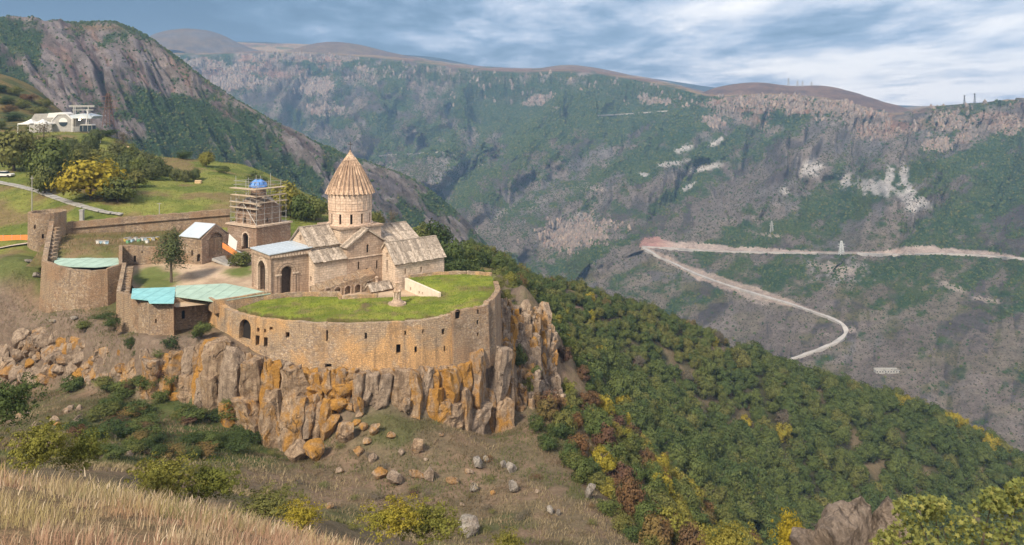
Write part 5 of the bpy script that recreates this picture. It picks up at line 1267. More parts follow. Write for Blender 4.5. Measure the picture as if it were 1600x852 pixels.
# grey crags below the left bastion
for k in range(150):
    px = R5.uniform(-25, 205); yt = np.interp(px, [-30, 60, 130, 200], [530, 522, 530, 545]); yb = np.interp(px, [-30, 60, 130, 200], [600, 600, 595, 590])
    py = R5.uniform(yt, yb); s_ = R5.uniform(9, 27) * (1.0 if px < 130 else .75)
    d = np.interp(px, [-30, 55, 135, 178, 210], [147, 143, 136.5, 131, 128]) - (py - yt) / max(1, yb - yt) * 3.2
    put_rock(BOU_G if R5.random() < .8 else BOU_L, px, py - s_ * .55, py + s_ * .55, s_ * R5.uniform(.8, 1.3), d, 'rock', R5.uniform(-.4, .4))
for k in range(26):   # stones breaking through the green below
    px, py = R5.choice([(R5.uniform(120, 240), R5.uniform(665, 715)), (R5.uniform(5, 60), R5.uniform(640, 690)), (R5.uniform(80, 130), R5.uniform(640, 680))])
    g = ground_at(px, py, 60); s_ = R5.uniform(8, 20) * g.y / F
    obj('rock', R5.choice(BOU_G), None, cliff_root, g, (R5.random(), R5.random(), R5.random() * 6), (s_ * 1.2, s_, s_))

def boulder(px, py, w_, h_, protos, label, group, tilt=0.0, lo=60):
    g = ground_at(px, py + h_ * .45, lo); k = g.y / F
    o = obj('boulder', R5.choice(protos), None, None, g + Vector((0, 0, h_ * k * .38)), (R5.uniform(-.2, .2), tilt, R5.uniform(-.4, .4)), (w_ * k * 1.12, (w_ + h_) * .5 * k, h_ * k * 1.1))
    return tag(o, label, 'boulder', group)
for px, py, w_, h_, tl in [(512, 606, 30, 22, .1), (486, 640, 32, 26, 0), (537, 614, 34, 28, .05), (528, 648, 36, 24, -.05), (510, 668, 26, 44, .2), (537, 676, 30, 34, 0), (464, 706, 30, 36, .2), (492, 700, 34, 40, -.1), (490, 620, 30, 24, .05), (520, 632, 20, 14, 0), (568, 668, 16, 14, 0), (583, 672, 18, 18, 0), (556, 662, 12, 10, 0), (574, 690, 14, 12, 0), (455, 672, 34, 40, .15), (562, 650, 12, 10, 0), (475, 672, 26, 22, 0), (545, 640, 14, 12, 0), (500, 655, 18, 16, 0)]:
    boulder(px, py, w_, h_, BOU_L, 'orange lichened boulder tumbled in the heap under the bastion cliff', 'boulders heaped below the cliff', tl)
boulder(651, 698, 20, 22, BOU_L, 'single orange boulder lying alone on the brown slope', None)
boulder(733, 820, 36, 40, with_mat(BOUP[:3], MAT_FGROCK), 'big dark lichened boulder beside the yellow shrub', None)
boulder(920, 768, 13, 26, BOU_P, 'pale pointed standing stone on the edge of the brown slope', None, .2)
for px, py, w_, h_, tl in [(747, 724, 12, 20, -.6), (760, 718, 8, 14, -.5), (786, 726, 9, 12, -.5), (798, 730, 13, 18, -.5), (742, 762, 14, 18, -.4), (803, 760, 14, 24, -.5), (860, 796, 10, 18, -.4), (872, 802, 7, 10, 0)]:
    boulder(px, py, w_, h_, BOU_P, 'pale grey slab of stone stuck upright in the brown slope', 'pale slabs on the brown slope', tl)
for px, py, w_, h_, tl in [(592, 741, 20, 18, .3), (617, 747, 26, 22, .5), (669, 744, 15, 20, .2), (706, 750, 18, 12, 0), (612, 680, 14, 12, 0), (627, 708, 10, 10, 0), (582, 715, 12, 14, 0), (733, 738, 14, 8, 0), (650, 742, 22, 12, .2), (770, 772, 8, 8, 0), (840, 768, 8, 7, 0), (690, 680, 8, 6, 0), (530, 735, 14, 10, 0), (515, 790, 12, 10, 0), (560, 705, 16, 14, 0), (665, 718, 8, 6, 0), (722, 790, 8, 6, 0)]:
    boulder(px, py, w_, h_, BOU_G, 'brown-grey boulder scattered in the dry grass below the cliff', 'boulders scattered in the dry grass', tl)
for px, py, s_ in [(70, 441 - 8, 14), (58, 408, 10), (128, 497, 12), (95, 505, 9)]:
    boulder(px - 12, py, s_, s_ * .6, BOU_P, 'pale stone lying in the grass beside the left bastion', 'stones beside the left bastion', 0, 100)

# ------------------------------------------------------------------ foliage
def leaf_mat(name, stops, trans=.25, rand_span=1.0):
    m, nt, b = new_mat(name, .75, .2)
    geo = nt.node('ShaderNodeNewGeometry'); co = nt.coord()
    mixv = nt.math('ADD', nt.math('MULTIPLY', nt.rnd(), .72 * rand_span), nt.math('MULTIPLY', nt.noise(geo.outputs['Position'], .35, 3), .55), True)
    mixv = nt.math('SUBTRACT', mixv, .08, True)
    c = nt.ramp(mixv, [(i / max(1, len(stops) - 1), s) for i, s in enumerate(stops)])
    c = nt.mix(1.0, c, nt.ramp(geo.outputs['Random Per Island'], [(0, .74), (1, 1.28)]), 'MULTIPLY')
    nt.put(b.inputs['Base Color'], c)
    tr = nt.node('ShaderNodeBsdfTranslucent'); nt.put(tr.inputs[0], c)
    ms = nt.node('ShaderNodeMixShader'); ms.inputs[0].default_value = trans
    out = [n for n in nt.n if n.type == 'OUTPUT_MATERIAL'][0]
    nt.put(ms.inputs[1], b.outputs[0]); nt.put(ms.inputs[2], tr.outputs[0]); nt.put(out.inputs[0], ms.outputs[0])
    return m
LM = {
 'green': leaf_mat('green_leaves', [(.050, .078, .026), (.076, .108, .032), (.115, .14, .038), (.062, .095, .030), (.15, .155, .042)]),
 'olive': leaf_mat('olive_leaves', [(.09, .112, .034), (.125, .145, .042), (.16, .155, .045), (.10, .125, .036)]),
 'yellow': leaf_mat('yellow_leaves', [(.22, .20, .03), (.36, .28, .03), (.17, .18, .03), (.40, .30, .035)]),
 'rust': leaf_mat('rust_leaves', [(.14, .062, .038), (.17, .10, .04), (.11, .06, .045), (.20, .14, .05), (.10, .095, .035)]),
 'grey': leaf_mat('grey_twigs', [(.15, .125, .10), (.12, .105, .075), (.17, .14, .11)]),
 'dark': leaf_mat('dark_leaves', [(.036, .060, .022), (.052, .080, .026), (.066, .092, .027)]),
 'lime': leaf_mat('yellow_green_leaves', [(.15, .16, .032), (.21, .20, .04), (.26, .22, .045), (.12, .15, .03)]),
 'maple': leaf_mat('maple_leaves', [(.12, .15, .035), (.20, .21, .06), (.28, .26, .075), (.09, .125, .03), (.30, .25, .05)]),
 'conifer': leaf_mat('conifer_leaves', [(.078, .10, .040), (.10, .122, .046), (.135, .14, .052)]),
}
MAT_BARK = plain_mat('bark', (.11, .085, .065), .95, .3, 3)
def crown_arrays(seed, clumps, leaves, lsize, rz=.85, cr=(.26, .42), core=.0, spread=1.0, flat=.0, tall=None, lo=-.55, ragged=False):
    """leaf quads gathered in clumps through a rounded volume of radius about 1"""
    r = np.random.default_rng(seed); cen = []
    while len(cen) < clumps:
        p = r.normal(size=3); p /= np.linalg.norm(p); p = p * r.uniform(.45, .86) if len(cen) % 4 else p * r.uniform(.1, .5)
        if ragged: p *= r.choice([.6, .9, 1.15, 1.3])
        if p[2] < lo: continue
        cen.append(p)
    cen = np.array(cen); rad = r.uniform(cr[0], cr[1], clumps)
    ci = np.repeat(np.arange(clumps), leaves); n = len(ci)
    d = r.normal(size=(n, 3)); d /= np.linalg.norm(d, axis=1)[:, None]; d[:, 2] = d[:, 2] * .9 + .12
    pos = cen[ci] + d * (rad[ci] * r.uniform(.55, 1.05, n) ** .6)[:, None] * spread
    if tall is not None:
        t_ = (pos[:, 2] + 1) / 2; sc_ = np.interp(t_, [0, .15, .5, 1], tall); pos[:, 0] *= sc_; pos[:, 1] *= sc_
    pos[:, 2] *= rz
    nn = d * .7 + r.normal(size=(n, 3)) * .38 + pos * 1.1; nn /= np.linalg.norm(nn, axis=1)[:, None]
    u = np.cross(nn, r.normal(size=(n, 3))); u /= np.linalg.norm(u, axis=1)[:, None]; v_ = np.cross(nn, u)
    s = lsize * r.uniform(.6, 1.35, n)[:, None]
    V = np.stack([pos - u * s, pos + v_ * s * .62 + nn * s * .15, pos + u * s, pos - v_ * s * .62 + nn * s * .15], 1).reshape(-1, 3)
    return V, np.arange(n * 4).reshape(n, 4), cen
def crown_mesh(name, mat, **kw):
    V, Fc, cen = crown_arrays(**kw); V = V.copy(); V[:, 2] += .75
    me = mesh_np(name, V, Fc); me.materials.append(mat); return me
def trunk_mesh(seed, h=1.6, r=.07, limbs=5, spread=.55):
    rr_ = random.Random(seed); mb = MB(); z = 0; p = Vector((0, 0, -.25)); q = Vector((rr_.uniform(-.08, .08), rr_.uniform(-.08, .08), h * .42))
    mb.bar(p, q, r, 6, r * .7); tp = Vector((q.x * 1.4, q.y * 1.4, h * .8)); mb.bar(q, tp, r * .7, 5, r * .25)
    for k in range(limbs):
        a = 6.283 * k / limbs + rr_.random(); s_ = q.lerp(tp, rr_.uniform(0, .6)); e_ = s_ + Vector((math.cos(a) * spread, math.sin(a) * spread, rr_.uniform(.25, .5) * h * .6)); mb.bar(s_, e_, r * .42, 4, r * .12)
    me = mb.mesh('trunk'); me.materials.append(MAT_BARK); return me
TRUNKS = [trunk_mesh(i) for i in range(4)]
CROWNS = {}
def get_crowns(kind, detail):
    k = (kind, detail)
    if k not in CROWNS:
        spec = {'far': dict(clumps=46, leaves=76, lsize=.060, cr=(.18, .34), rz=.95), 'mid': dict(clumps=60, leaves=42, lsize=.075), 'shrub': dict(clumps=44, leaves=64, lsize=.05, rz=.75, cr=(.2, .38), lo=-.8),
                'sparse': dict(clumps=40, leaves=14, lsize=.055, rz=.8, cr=(.22, .45), lo=-.8), 'near': dict(clumps=190, leaves=38, lsize=.03, rz=.62, cr=(.06, .22), lo=-.8, ragged=True),
                'spire': dict(clumps=90, leaves=42, lsize=.05, rz=2.0, cr=(.2, .36), tall=[.75, 1.05, .85, .30])}[detail]
        nvar = 6 if detail == 'far' else 3
        CROWNS[k] = [crown_mesh('crown', LM[kind], seed=sum(map(ord, kind + detail)) + 31 * i, **spec) for i in range(nvar)]
    return CROWNS[k]
RT = random.Random(91)
def tree(name, loc, rx, h, kind, detail, label, cat, group=None, trunk=True):
    """rx crown radius, h full height"""
    o = tag(obj(name, None, None, None, loc, (0, 0, RT.uniform(0, 6.28))), label, cat, group)
    c = obj('crown', RT.choice(get_crowns(kind, detail)), None, o)
    if detail == 'spire': c.scale = (rx, rx, h / 4.2); c.location = (0, 0, h * .37)
    else:
        hh = h / (1.62 if detail != 'near' else 1.4); c.scale = (rx, rx * RT.uniform(.9, 1.1), hh)
    if trunk:
        s_ = h / 1.62; obj('trunk', RT.choice(TRUNKS), None, o, (0, 0, 0), (0, 0, RT.random() * 6), (min(rx, s_) * 1.0, min(rx, s_) * 1.0, s_))
    return o
# ------------------------------------------------------------------ the forest on the spur
def visible(x, y, z, slack=2.0):
    ok = np.ones(x.shape, bool)
    for t_ in np.linspace(.35, .97, 22):
        xx, yy = x * t_, y * t_; zz = CH + (z - CH) * t_
        ok &= ~((yy > 30) & (height(xx, yy) > zz + slack))
    return ok
FX, FY = [], []
for y0, y1, st in ((84, 180, 3.2), (180, 232, 4.8), (232, 380, 5.4)):
    X, Y = np.meshgrid(np.arange(-25, 270, st), np.arange(y0, y1, st)); FX.append((X + RNG.uniform(-.45, .45, X.shape) * st).ravel()); FY.append((Y + RNG.uniform(-.45, .45, Y.shape) * st).ravel())
X, Y = np.meshgrid(np.arange(-25, 130, 3.6), np.arange(180, 330, 3.6)); X = (X + RNG.uniform(-1.6, 1.6, X.shape)).ravel(); Y = (Y + RNG.uniform(-1.6, 1.6, Y.shape)).ravel(); qa, qb = proj(X, Y, height(X, Y))
uz = (qa < 1150) & (qb < np.interp(qa, [700, 850, 1000, 1150], [480, 560, 585, 600])); FX.append(X[uz]); FY.append(Y[uz])
fx, fy = np.concatenate(FX), np.concatenate(FY); fz = height(fx, fy)
px_, py_ = proj(fx, fy, fz)
edge_x = np.where(fy < 140, 4.5 + (122 - fy) * .27, np.where(fy < 172, 8.2, -14.0))
m_ = (~inside(UPOLY, fx, fy)) & (fx > edge_x) & (px_ > 690) & (px_ < 1680) & (py_ < 900)
fx, fy, fz, px_, py_ = fx[m_], fy[m_], fz[m_], px_[m_], py_[m_]
ridge_y = np.interp(px_, [690, 800, 1000, 1200, 1400, 1600], [385, 420, 475, 560, 620, 720])
upper_z = (px_ < 1150) & (py_ < np.interp(px_, [700, 850, 1000, 1150], [480, 560, 585, 600])) & (fy > 175)
near_z = fy < 180
n_ = len(fx); rv = RNG.random(n_); gapn = fbm(fx / 16, fy / 16, 4, 900)
keep = ~(upper_z & (gapn > .68)) & ~((rv < .10) & near_z)
for gx_, gy_, rx_, ry_ in ((1140, 548, 36, 8), (893, 462, 16, 6), (965, 506, 16, 5)): keep &= ~((np.hypot((px_ - gx_) / rx_, (py_ - gy_) / ry_) < 1) & (rv < .82))
keep &= visible(fx, fy, fz + 3.0)
sel = np.where(keep)[0]
groups = {k: [] for k in ('green', 'olive', 'yellow', 'rust', 'grey', 'lime')}
yl = [(1340, 583), (1400, 600), (1450, 622), (1500, 640), (1560, 690)]
ydist, _ = seg_dist(yl, px_, py_ - 12)
for i in sel:
    r = RT.random(); q = RT.random()
    yel = (.66 if ydist[i] < 20 else 0)  if ydist[i] < 20 else (.30 if min(np.hypot(px_[i] - a, py_[i] - b) for a, b in ((1155, 655), (1180, 668), (1210, 690), (1345, 690), (1330, 560), (960, 695), (935, 670), (1010, 655), (1245, 800))) < 16 else .012)
    if near_z[i]:
        k = 'yellow' if r < .07 else 'rust' if r < .30 else 'lime' if r < .40 else 'olive' if r < .70 else 'green'
        rad = RT.uniform(1.3, 2.5)
    elif upper_z[i]:
        k = 'yellow' if r < .012 else 'rust' if r < .035 else 'grey' if r < .06 else 'olive' if r < .40 else 'green'
        rad = RT.uniform(1.7, 2.9)
    else:
        k = 'olive' if r < .10 else 'grey' if r < .11 else 'green'
        rad = RT.uniform(2.9, 4.3)
    if q < yel: k = 'yellow'; rad *= .85
    groups[k].append((rad / fy[i], i, rad))
FL = {'green': ('forest_tree', '@ round green broadleaf tree # of the forested spur', 'tree', 'green trees of the spur forest'),
      'olive': ('olive_tree', '@ dull olive-green tree # of the forested spur', 'tree', 'olive-green trees of the spur'),
      'yellow': ('yellow_tree', '@ bright yellow autumn tree # of the forested spur', 'tree', 'yellow autumn trees of the spur'),
      'rust': ('rusty_shrub', '@ rust-brown autumn shrub # of the forested spur', 'shrub', 'rust-brown shrubs of the spur'),
      'grey': ('bare_shrub', '@ grey half-bare shrub # of the forested spur', 'shrub', 'grey bare shrubs of the spur'),
      'lime': ('lime_shrub', 'yellow-green shrub on the steep slope right of the cliff', 'shrub', 'yellow-green shrubs on the steep slope')}
def instance_stuff(name, pts, scales, src, label):
    me = bpy.data.meshes.new(name); me.vertices.add(len(pts)); me.vertices.foreach_set('co', np.asarray(pts, np.float32).ravel())
    a = me.attributes.new('size', 'FLOAT_VECTOR', 'POINT'); a.data.foreach_set('vector', np.asarray(scales, np.float32).ravel()); me.update()
    o = tag(obj(name, me), label, 'forest', None, 'stuff')
    ng = bpy.data.node_groups.new(name, 'GeometryNodeTree')
    ng.interface.new_socket('Geometry', in_out='INPUT', socket_type='NodeSocketGeometry'); ng.interface.new_socket('Geometry', in_out='OUTPUT', socket_type='NodeSocketGeometry')
    g = NT(ng); gi = g.node('NodeGroupInput'); go = g.node('NodeGroupOutput')
    oi = g.node('GeometryNodeObjectInfo'); oi.inputs['Object'].default_value = src; oi.inputs['As Instance'].default_value = True
    m2 = g.node('GeometryNodeMeshToPoints'); g.put(m2.inputs['Mesh'], gi.outputs[0])
    ip = g.node('GeometryNodeInstanceOnPoints'); g.put(ip.inputs['Points'], m2.outputs[0]); g.put(ip.inputs['Instance'], oi.outputs['Geometry'])
    na = g.node('GeometryNodeInputNamedAttribute', data_type='FLOAT_VECTOR'); na.inputs['Name'].default_value = 'size'
    rv_ = g.node('FunctionNodeRandomValue', data_type='FLOAT_VECTOR'); rv_.inputs[0].default_value = (0, 0, 0); rv_.inputs[1].default_value = (0, 0, 6.28)
    g.put(ip.inputs['Scale'], na.outputs[0]); g.put(ip.inputs['Rotation'], rv_.outputs[0]); g.put(go.inputs[0], ip.outputs[0])
    o.modifiers.new('trees', 'NODES').node_group = ng
    return o
for k, lst in groups.items():
    lst.sort(reverse=True); nm, lab, cat, grp = FL[k]; crowns = []
    for pr, i, rad in lst[:295]:
        zone = 'on the crest' if py_[i] - ridge_y[i] < 26 else 'on the near flank' if near_z[i] else 'in the upper part' if upper_z[i] else 'down in the ravine' if py_[i] > 735 else 'on the middle slope'
        size = 'big' if rad > 3.7 else 'small' if rad < 2.2 else 'middling'
        o = tree(nm, (fx[i], fy[i], fz[i] - .3), rad, rad * RT.uniform(1.6, 2.2), k, 'far', lab.replace('@', size).replace('#', zone), cat, grp)
        crowns.append([c for c in o.children if c.name.startswith('crown')][0])
    rest = lst[295:]
    if rest:
        for j in range(4):
            sub = rest[j::4]
            if not sub: continue
            p = np.array([(fx[i], fy[i], fz[i] - .3) for _, i, _ in sub]); s_ = np.array([(r_, r_, r_ * RT.uniform(.9, 1.15)) for _, _, r_ in sub])
            instance_stuff('spur_forest', p, s_, crowns[j * 3], 'mass of further %s trees filling the forested spur' % k)

# ------------------------------------------------------------------ single trees and shrubs
def at_px(px, py, lo=60): return ground_at(px, py, lo)
def plant(name, px, pb, pt, wpx, kind, detail, label, cat, group=None, lo=60, trunk=True, d=None, z=None):
    g = at_px(px, pb, lo) if d is None else Vector(P(px, pb, d))
    k = g.y / F
    return tree(name, g, wpx * k / 2, max(.4, (pb - pt) * k), kind, detail, label, cat, group, trunk)
plant('broadleaf_tree', 22, 268, 196, 78, 'olive', 'mid', 'big olive-green tree below the cable car station, left of the greener one', 'tree', lo=175)
plant('broadleaf_tree', 74, 280, 214, 76, 'green', 'mid', 'big rounded green tree below the cable car station', 'tree', lo=175)
plant('willow_tree', 70, 303, 255, 46, 'olive', 'mid', 'pale drooping tree beside the slab path', 'tree', lo=175)
plant('walnut_tree', 142, 312, 246, 104, 'yellow', 'mid', 'large golden-yellow autumn tree above the rampart', 'tree', lo=175)
plant('broadleaf_tree', 184, 317, 272, 66, 'olive', 'mid', 'dull olive tree leaning against the golden tree', 'tree', lo=175)
for i, (px, pb, w_) in enumerate([(108, 243, 34), (128, 250, 36), (150, 258, 38), (172, 262, 36), (196, 268, 38), (216, 274, 36), (236, 278, 34), (120, 262, 34), (160, 272, 36), (190, 283, 36), (212, 290, 34), (226, 265, 34), (246, 270, 30), (140, 240, 30), (182, 248, 32), (205, 256, 32)]):
    plant('orchard_tree', px, pb + 4, pb - RT.uniform(24, 32), w_, RT.choice(['olive', 'conifer', 'conifer']), 'mid', 'grey-green orchard tree in the grove above the rampart', 'tree', 'grove of orchard trees above the rampart', 175)
for px, pb, w_ in [(276, 283, 24), (290, 285, 22), (305, 283, 22), (260, 276, 22)]:
    plant('fruit_tree', px, pb, pb - 20, w_, 'conifer', 'mid', 'small fruit tree standing free on the green meadow', 'tree', 'fruit trees on the green meadow', 175)
plant('meadow_tree', 322, 261, 235, 28, 'lime', 'mid', 'single yellow-green tree on the crest of the meadow', 'tree', lo=175)
plant('meadow_shrub', 350, 271, 258, 28, 'green', 'shrub', 'green shrub on the crest beside the single tree', 'shrub', lo=175)
plant('dark_tree', 215, 226, 192, 46, 'dark', 'mid', 'dark green bushy tree on the crest below the rocky mountain', 'tree', lo=200)
plant('bare_shrub', 192, 226, 202, 36, 'grey', 'sparse', 'brownish bare shrub beside the dark tree on the crest', 'shrub', lo=200)
plant('small_tree', 149, 224, 200, 26, 'conifer', 'mid', 'small thin tree right of the gondola', 'tree', lo=200)
plant('bare_shrub', 68, 216, 188, 32, 'grey', 'sparse', 'brown leafless bush before the white tents', 'shrub', lo=200)
for px, pb, w_ in [(240, 240, 34), (262, 244, 34), (286, 249, 32), (168, 214, 30), (180, 212, 26)]:
    plant('crest_shrub', px, pb, pb - 15, w_, 'dark', 'shrub', 'dark shrub along the crest of the meadow', 'shrub', 'shrubs along the meadow crest', 200)
for px, pb, w_ in [(10, 165, 30), (35, 170, 34), (60, 180, 34), (85, 190, 32), (20, 190, 34), (50, 196, 30), (0, 145, 30), (25, 150, 28), (45, 160, 28), (-5, 205, 34), (105, 195, 28), (70, 168, 26), (15, 178, 28), (120, 192, 24)]:
    plant('hill_shrub', px, pb, pb - 16, w_, RT.choice(['olive', 'dark', 'olive', 'rust']), 'shrub', 'shrub on the dark knoll behind the cable car station', 'shrub', 'shrubs on the knoll behind the station', 300, False)
plant('broadleaf_tree', 446, 338, 282, 60, 'lime', 'mid', 'yellow-green tree rising behind the scaffolded church', 'tree', lo=178)
plant('broadleaf_tree', 470, 344, 303, 50, 'green', 'mid', 'dark green tree between the scaffolding and the cathedral dome', 'tree', lo=178)
plant('broadleaf_tree', 494, 345, 308, 44, 'olive', 'mid', 'olive-green tree behind the west arm of the cathedral', 'tree', lo=178)
plant('meadow_shrub', 400, 292, 266, 38, 'conifer', 'shrub', 'olive shrub on the crest behind the scaffolding', 'shrub', lo=178)
plant('back_shrub', 588, 356, 328, 30, 'olive', 'mid', 'shrub peeping out right of the dome', 'shrub', None, d=185)
plant('back_shrub', 613, 356, 324, 26, 'grey', 'sparse', 'bare brown bush between the dome and the east roof', 'shrub', None, d=185)
for i, (px, pb, pt, w_, k_, d_) in enumerate([(655, 400, 350, 44, 'olive', 178), (680, 410, 344, 52, 'dark', 182), (705, 425, 372, 50, 'green', 178), (722, 425, 378, 44, 'green', 186), (742, 430, 386, 46, 'dark', 190), (735, 450, 405, 44, 'green', 170), (690, 430, 388, 40, 'dark', 172), (760, 440, 396, 42, 'green', 195), (775, 460, 415, 36, 'olive', 180), (790, 480, 440, 34, 'olive', 172), (800, 470, 425, 36, 'green', 190), (712, 440, 400, 40, 'dark', 168), (752, 455, 420, 34, 'dark', 168)]):
    plant('bank_tree', px, pb, pt, w_, k_, 'mid', 'bushy green tree on the bank behind the chapel', 'tree', 'trees on the bank behind the chapel', d=d_)
g = Vector(G(268, 441, 2.5)); tree('courtyard_tree', g, 4.0, 10.9, 'conifer', 'spire', 'tall dark conifer-like tree standing in the courtyard', 'tree')
g = Vector((*G(376, 416, 3.2)[:2], 3.0)); tree('courtyard_shrub', g, 2.4, 3.4, 'olive', 'mid', 'rounded shrub in front of the arched gate church', 'shrub')
g = Vector((*G(362, 405, 4)[:2], 3.6)); tree('courtyard_shrub', g, 1.3, 1.6, 'rust', 'shrub', 'low brown bush on the rubble by the gate church', 'shrub')
for px, pb, pt, w_, k_ in [(265, 548, 522, 40, 'dark'), (250, 560, 540, 30, 'green'), (283, 565, 540, 34, 'green'), (318, 522, 500, 36, 'green'), (308, 530, 512, 26, 'dark'), (160, 500, 488, 40, 'green'), (175, 512, 494, 30, 'green'), (290, 585, 562, 28, 'olive'), (130, 515, 500, 30, 'olive'), (205, 545, 525, 26, 'dark'), (215, 560, 540, 20, 'green')]:
    plant('cliff_shrub', px, pb, pt, w_, k_, 'shrub', 'green shrub growing on the ledge at the foot of the fortress wall', 'shrub', 'shrubs on the ledge under the fortress wall', 100, False, d=np.interp(px, [130, 178, 238, 290, 320], [137, 130, 124, 124.5, 122.5]) - .5)
plant('cliff_shrub', 737, 545, 525, 32, 'rust', 'shrub', 'dark dry bush on the ledge under the corner bastion', 'shrub', d=125)
plant('cliff_shrub', 812, 520, 480, 28, 'olive', 'shrub', 'olive bush in the gully behind the corner bastion', 'shrub', d=150)
for px, pb, pt, w_, d_ in [(790, 478, 448, 32, 151), (804, 498, 468, 28, 149), (781, 452, 430, 30, 158), (800, 462, 438, 30, 165), (815, 520, 495, 26, 150), (796, 520, 500, 20, 143)]:
    plant('cliff_shrub', px, pb, pt, w_, 'olive', 'shrub', 'shrub clinging to the brink beside the corner bastion', 'shrub', 'shrubs on the brink beside the corner bastion', d=d_, trunk=False)
for i in range(72):
    px = RT.choice([RT.uniform(95, 240), RT.uniform(200, 400), RT.uniform(140, 330)]); py = RT.uniform(596, 712)
    if px > 300 and py < 640: py += 40
    plant('slope_shrub', px, py + 8, py - RT.uniform(6, 16), RT.uniform(26, 60), RT.choice(['green', 'dark', 'olive', 'green', 'green', 'green', 'rust']), 'shrub', 'low green bush in the thicket below the crags', 'shrub', 'bushes in the thicket below the crags', 60, False)
for i in range(34):
    px = RT.uniform(420, 930); py = RT.uniform(690, 840)
    if py < 660 + (px - 500) * .05 or px > 830 + (py - 660) * .8: continue
    plant('slope_bush', px, py + 5, py - RT.uniform(2, 7), RT.uniform(12, 30), RT.choice(['olive', 'rust', 'grey', 'olive']), 'sparse', 'small withered bush on the brown slope', 'shrub', 'withered bushes on the brown slope', 60, False)
for px, py, w_, k_ in [(830, 660, 30, 'green'), (850, 690, 34, 'green'), (870, 672, 34, 'dark'), (888, 716, 36, 'olive'), (905, 740, 36, 'olive'), (925, 750, 34, 'olive'), (945, 790, 38, 'green'), (965, 815, 38, 'olive'), (985, 830, 36, 'green'), (1010, 845, 38, 'olive')]:
    plant('edge_shrub', px + 8, py + 16, py - 14, w_ + 8, k_, 'shrub', 'leafy shrub along the right edge of the brown slope', 'shrub', 'shrubs along the edge of the brown slope', 60, False)
# near shrubs
def near_shrub(px, pb, pt, wpx, kind, d, label, detail='near'):
    g = Vector(P(px, pb, d)); k = d / F; return tree('near_shrub', g, wpx * k / 2, (pb - pt) * k, kind, detail, label, 'shrub', None, False)
near_shrub(12, 672, 590, 110, 'green', 52, 'dark leafy shrub reaching in over the grey crags')
near_shrub(60, 742, 660, 110, 'lime', 38, 'thin yellow-green shrub among the dry grass beside the dark leafy one', 'near')
near_shrub(128, 740, 672, 80, 'lime', 40, 'thin yellow-green shrub in the dry grass, next to the green thicket', 'near')
near_shrub(255, 790, 712, 120, 'lime', 46, 'dense yellow-green shrub behind the brow of dry grass', 'near')
near_shrub(330, 795, 722, 110, 'lime', 48, 'dense yellow-green shrub right beside its twin behind the dry grass', 'near')
near_shrub(420, 815, 768, 120, 'olive', 48, 'olive shrub behind the dry grass below the boulder heap', 'near')
near_shrub(610, 840, 782, 110, 'yellow', 44, 'yellowing shrub at the end of the dry grass', 'near')
near_shrub(670, 850, 785, 120, 'lime', 46, 'yellow-green shrub beside the big dark boulder', 'near')
near_shrub(470, 830, 785, 90, 'yellow', 44, 'low yellow shrub on the brow of the dry grass', 'near')
near_shrub(795, 880, 826, 60, 'lime', 40, 'pale green shrub tip below the brown slope', 'near')
near_shrub(1140, 890, 818, 110, 'lime', 34, 'blurred yellow-green shrub left of the rock outcrop', 'near')
near_shrub(1235, 885, 800, 60, 'yellow', 30, 'thin yellow shrub beside the rock outcrop', 'near')

# the big leafy bush at the lower right, its largest leaves one by one
def leaf_shape():
    a = np.linspace(0, 2 * math.pi, 11)[:-1]; r_ = np.array([1, .5, .85, .45, .8, .3, .8, .45, .85, .5])
    V = [(0, 0, 0.06)] + [(math.cos(t_) * q, math.sin(t_) * q, -.12 * q * q) for t_, q in zip(a, r_)]
    return np.array(V), [(0, i + 1, (i + 1) % 10 + 1) for i in range(10)]
LV, LF = leaf_shape(); leaf_me = mesh_np('leaf', LV, LF); leaf_me.materials.append(LM['maple'])
mp = thing('maple_bush', P(1500, 900, 15.0), 'leafy maple bush with broad pale green leaves beside the rock outcrop', 'shrub')
rl = np.random.default_rng(8); blobs = [(1430, 795, 38, 24), (1475, 830, 60, 34), (1540, 815, 60, 42), (1600, 800, 55, 50), (1660, 830, 60, 60), (1410, 840, 40, 30), (1460, 790, 26, 16), (1550, 780, 22, 22), (1595, 770, 26, 24), (1520, 850, 70, 34), (1385, 850, 26, 22)]
leafs = []
for k in range(2600):
    b_ = blobs[rl.integers(len(blobs))]; q = rl.normal(size=3); q = q / np.linalg.norm(q) * rl.uniform(.35, 1.0) ** .5; d = 15 + (b_[0] - 1500) * .004 + q[1] * .7
    pos = np.array(P(b_[0] + q[0] * b_[2], b_[1] - q[2] * b_[3], d)); leafs.append((q[1] * 1.0 + rl.uniform(-.3, .3), pos, rl.uniform(.035, .075), rl.uniform(-.9, .9, 2), rl.uniform(0, 6.28)))
leafs.sort(key=lambda l: l[0])
Vs, Fs = [], []
for k, (_, pos, s_, tl, rz) in enumerate(leafs):
    rot = Euler((.75 + tl[0], tl[1], rz))
    if k < 290: obj('leaf', leaf_me, None, mp, Vector(pos) - mp.location, rot, (s_, s_, s_))
    else:
        R_ = np.array(rot.to_matrix()); i0 = 11 * (k - 290); Vs.append(LV * s_ @ R_.T + pos - np.array(mp.location)); Fs += [tuple(i0 + i for i in f) for f in LF]
me = mesh_np('leaves', np.concatenate(Vs), np.array(Fs)); me.materials.append(LM['maple']); tag(obj('leaves', me, None, mp), kind='stuff')
mb = MB()
for b_ in blobs:
    p = Vector(P(b_[0], b_[1], 15.2)); q = Vector(P(1500 + (b_[0] - 1500) * .4, 930, 15.3)); m1 = p.lerp(q, .5) + Vector((rl.uniform(-.1, .1), 0, 0)); mb.bar(q, m1, .03, 5, .018); mb.bar(m1, p, .018, 5, .006)
mb.build('stems', MAT_BARK, mp)

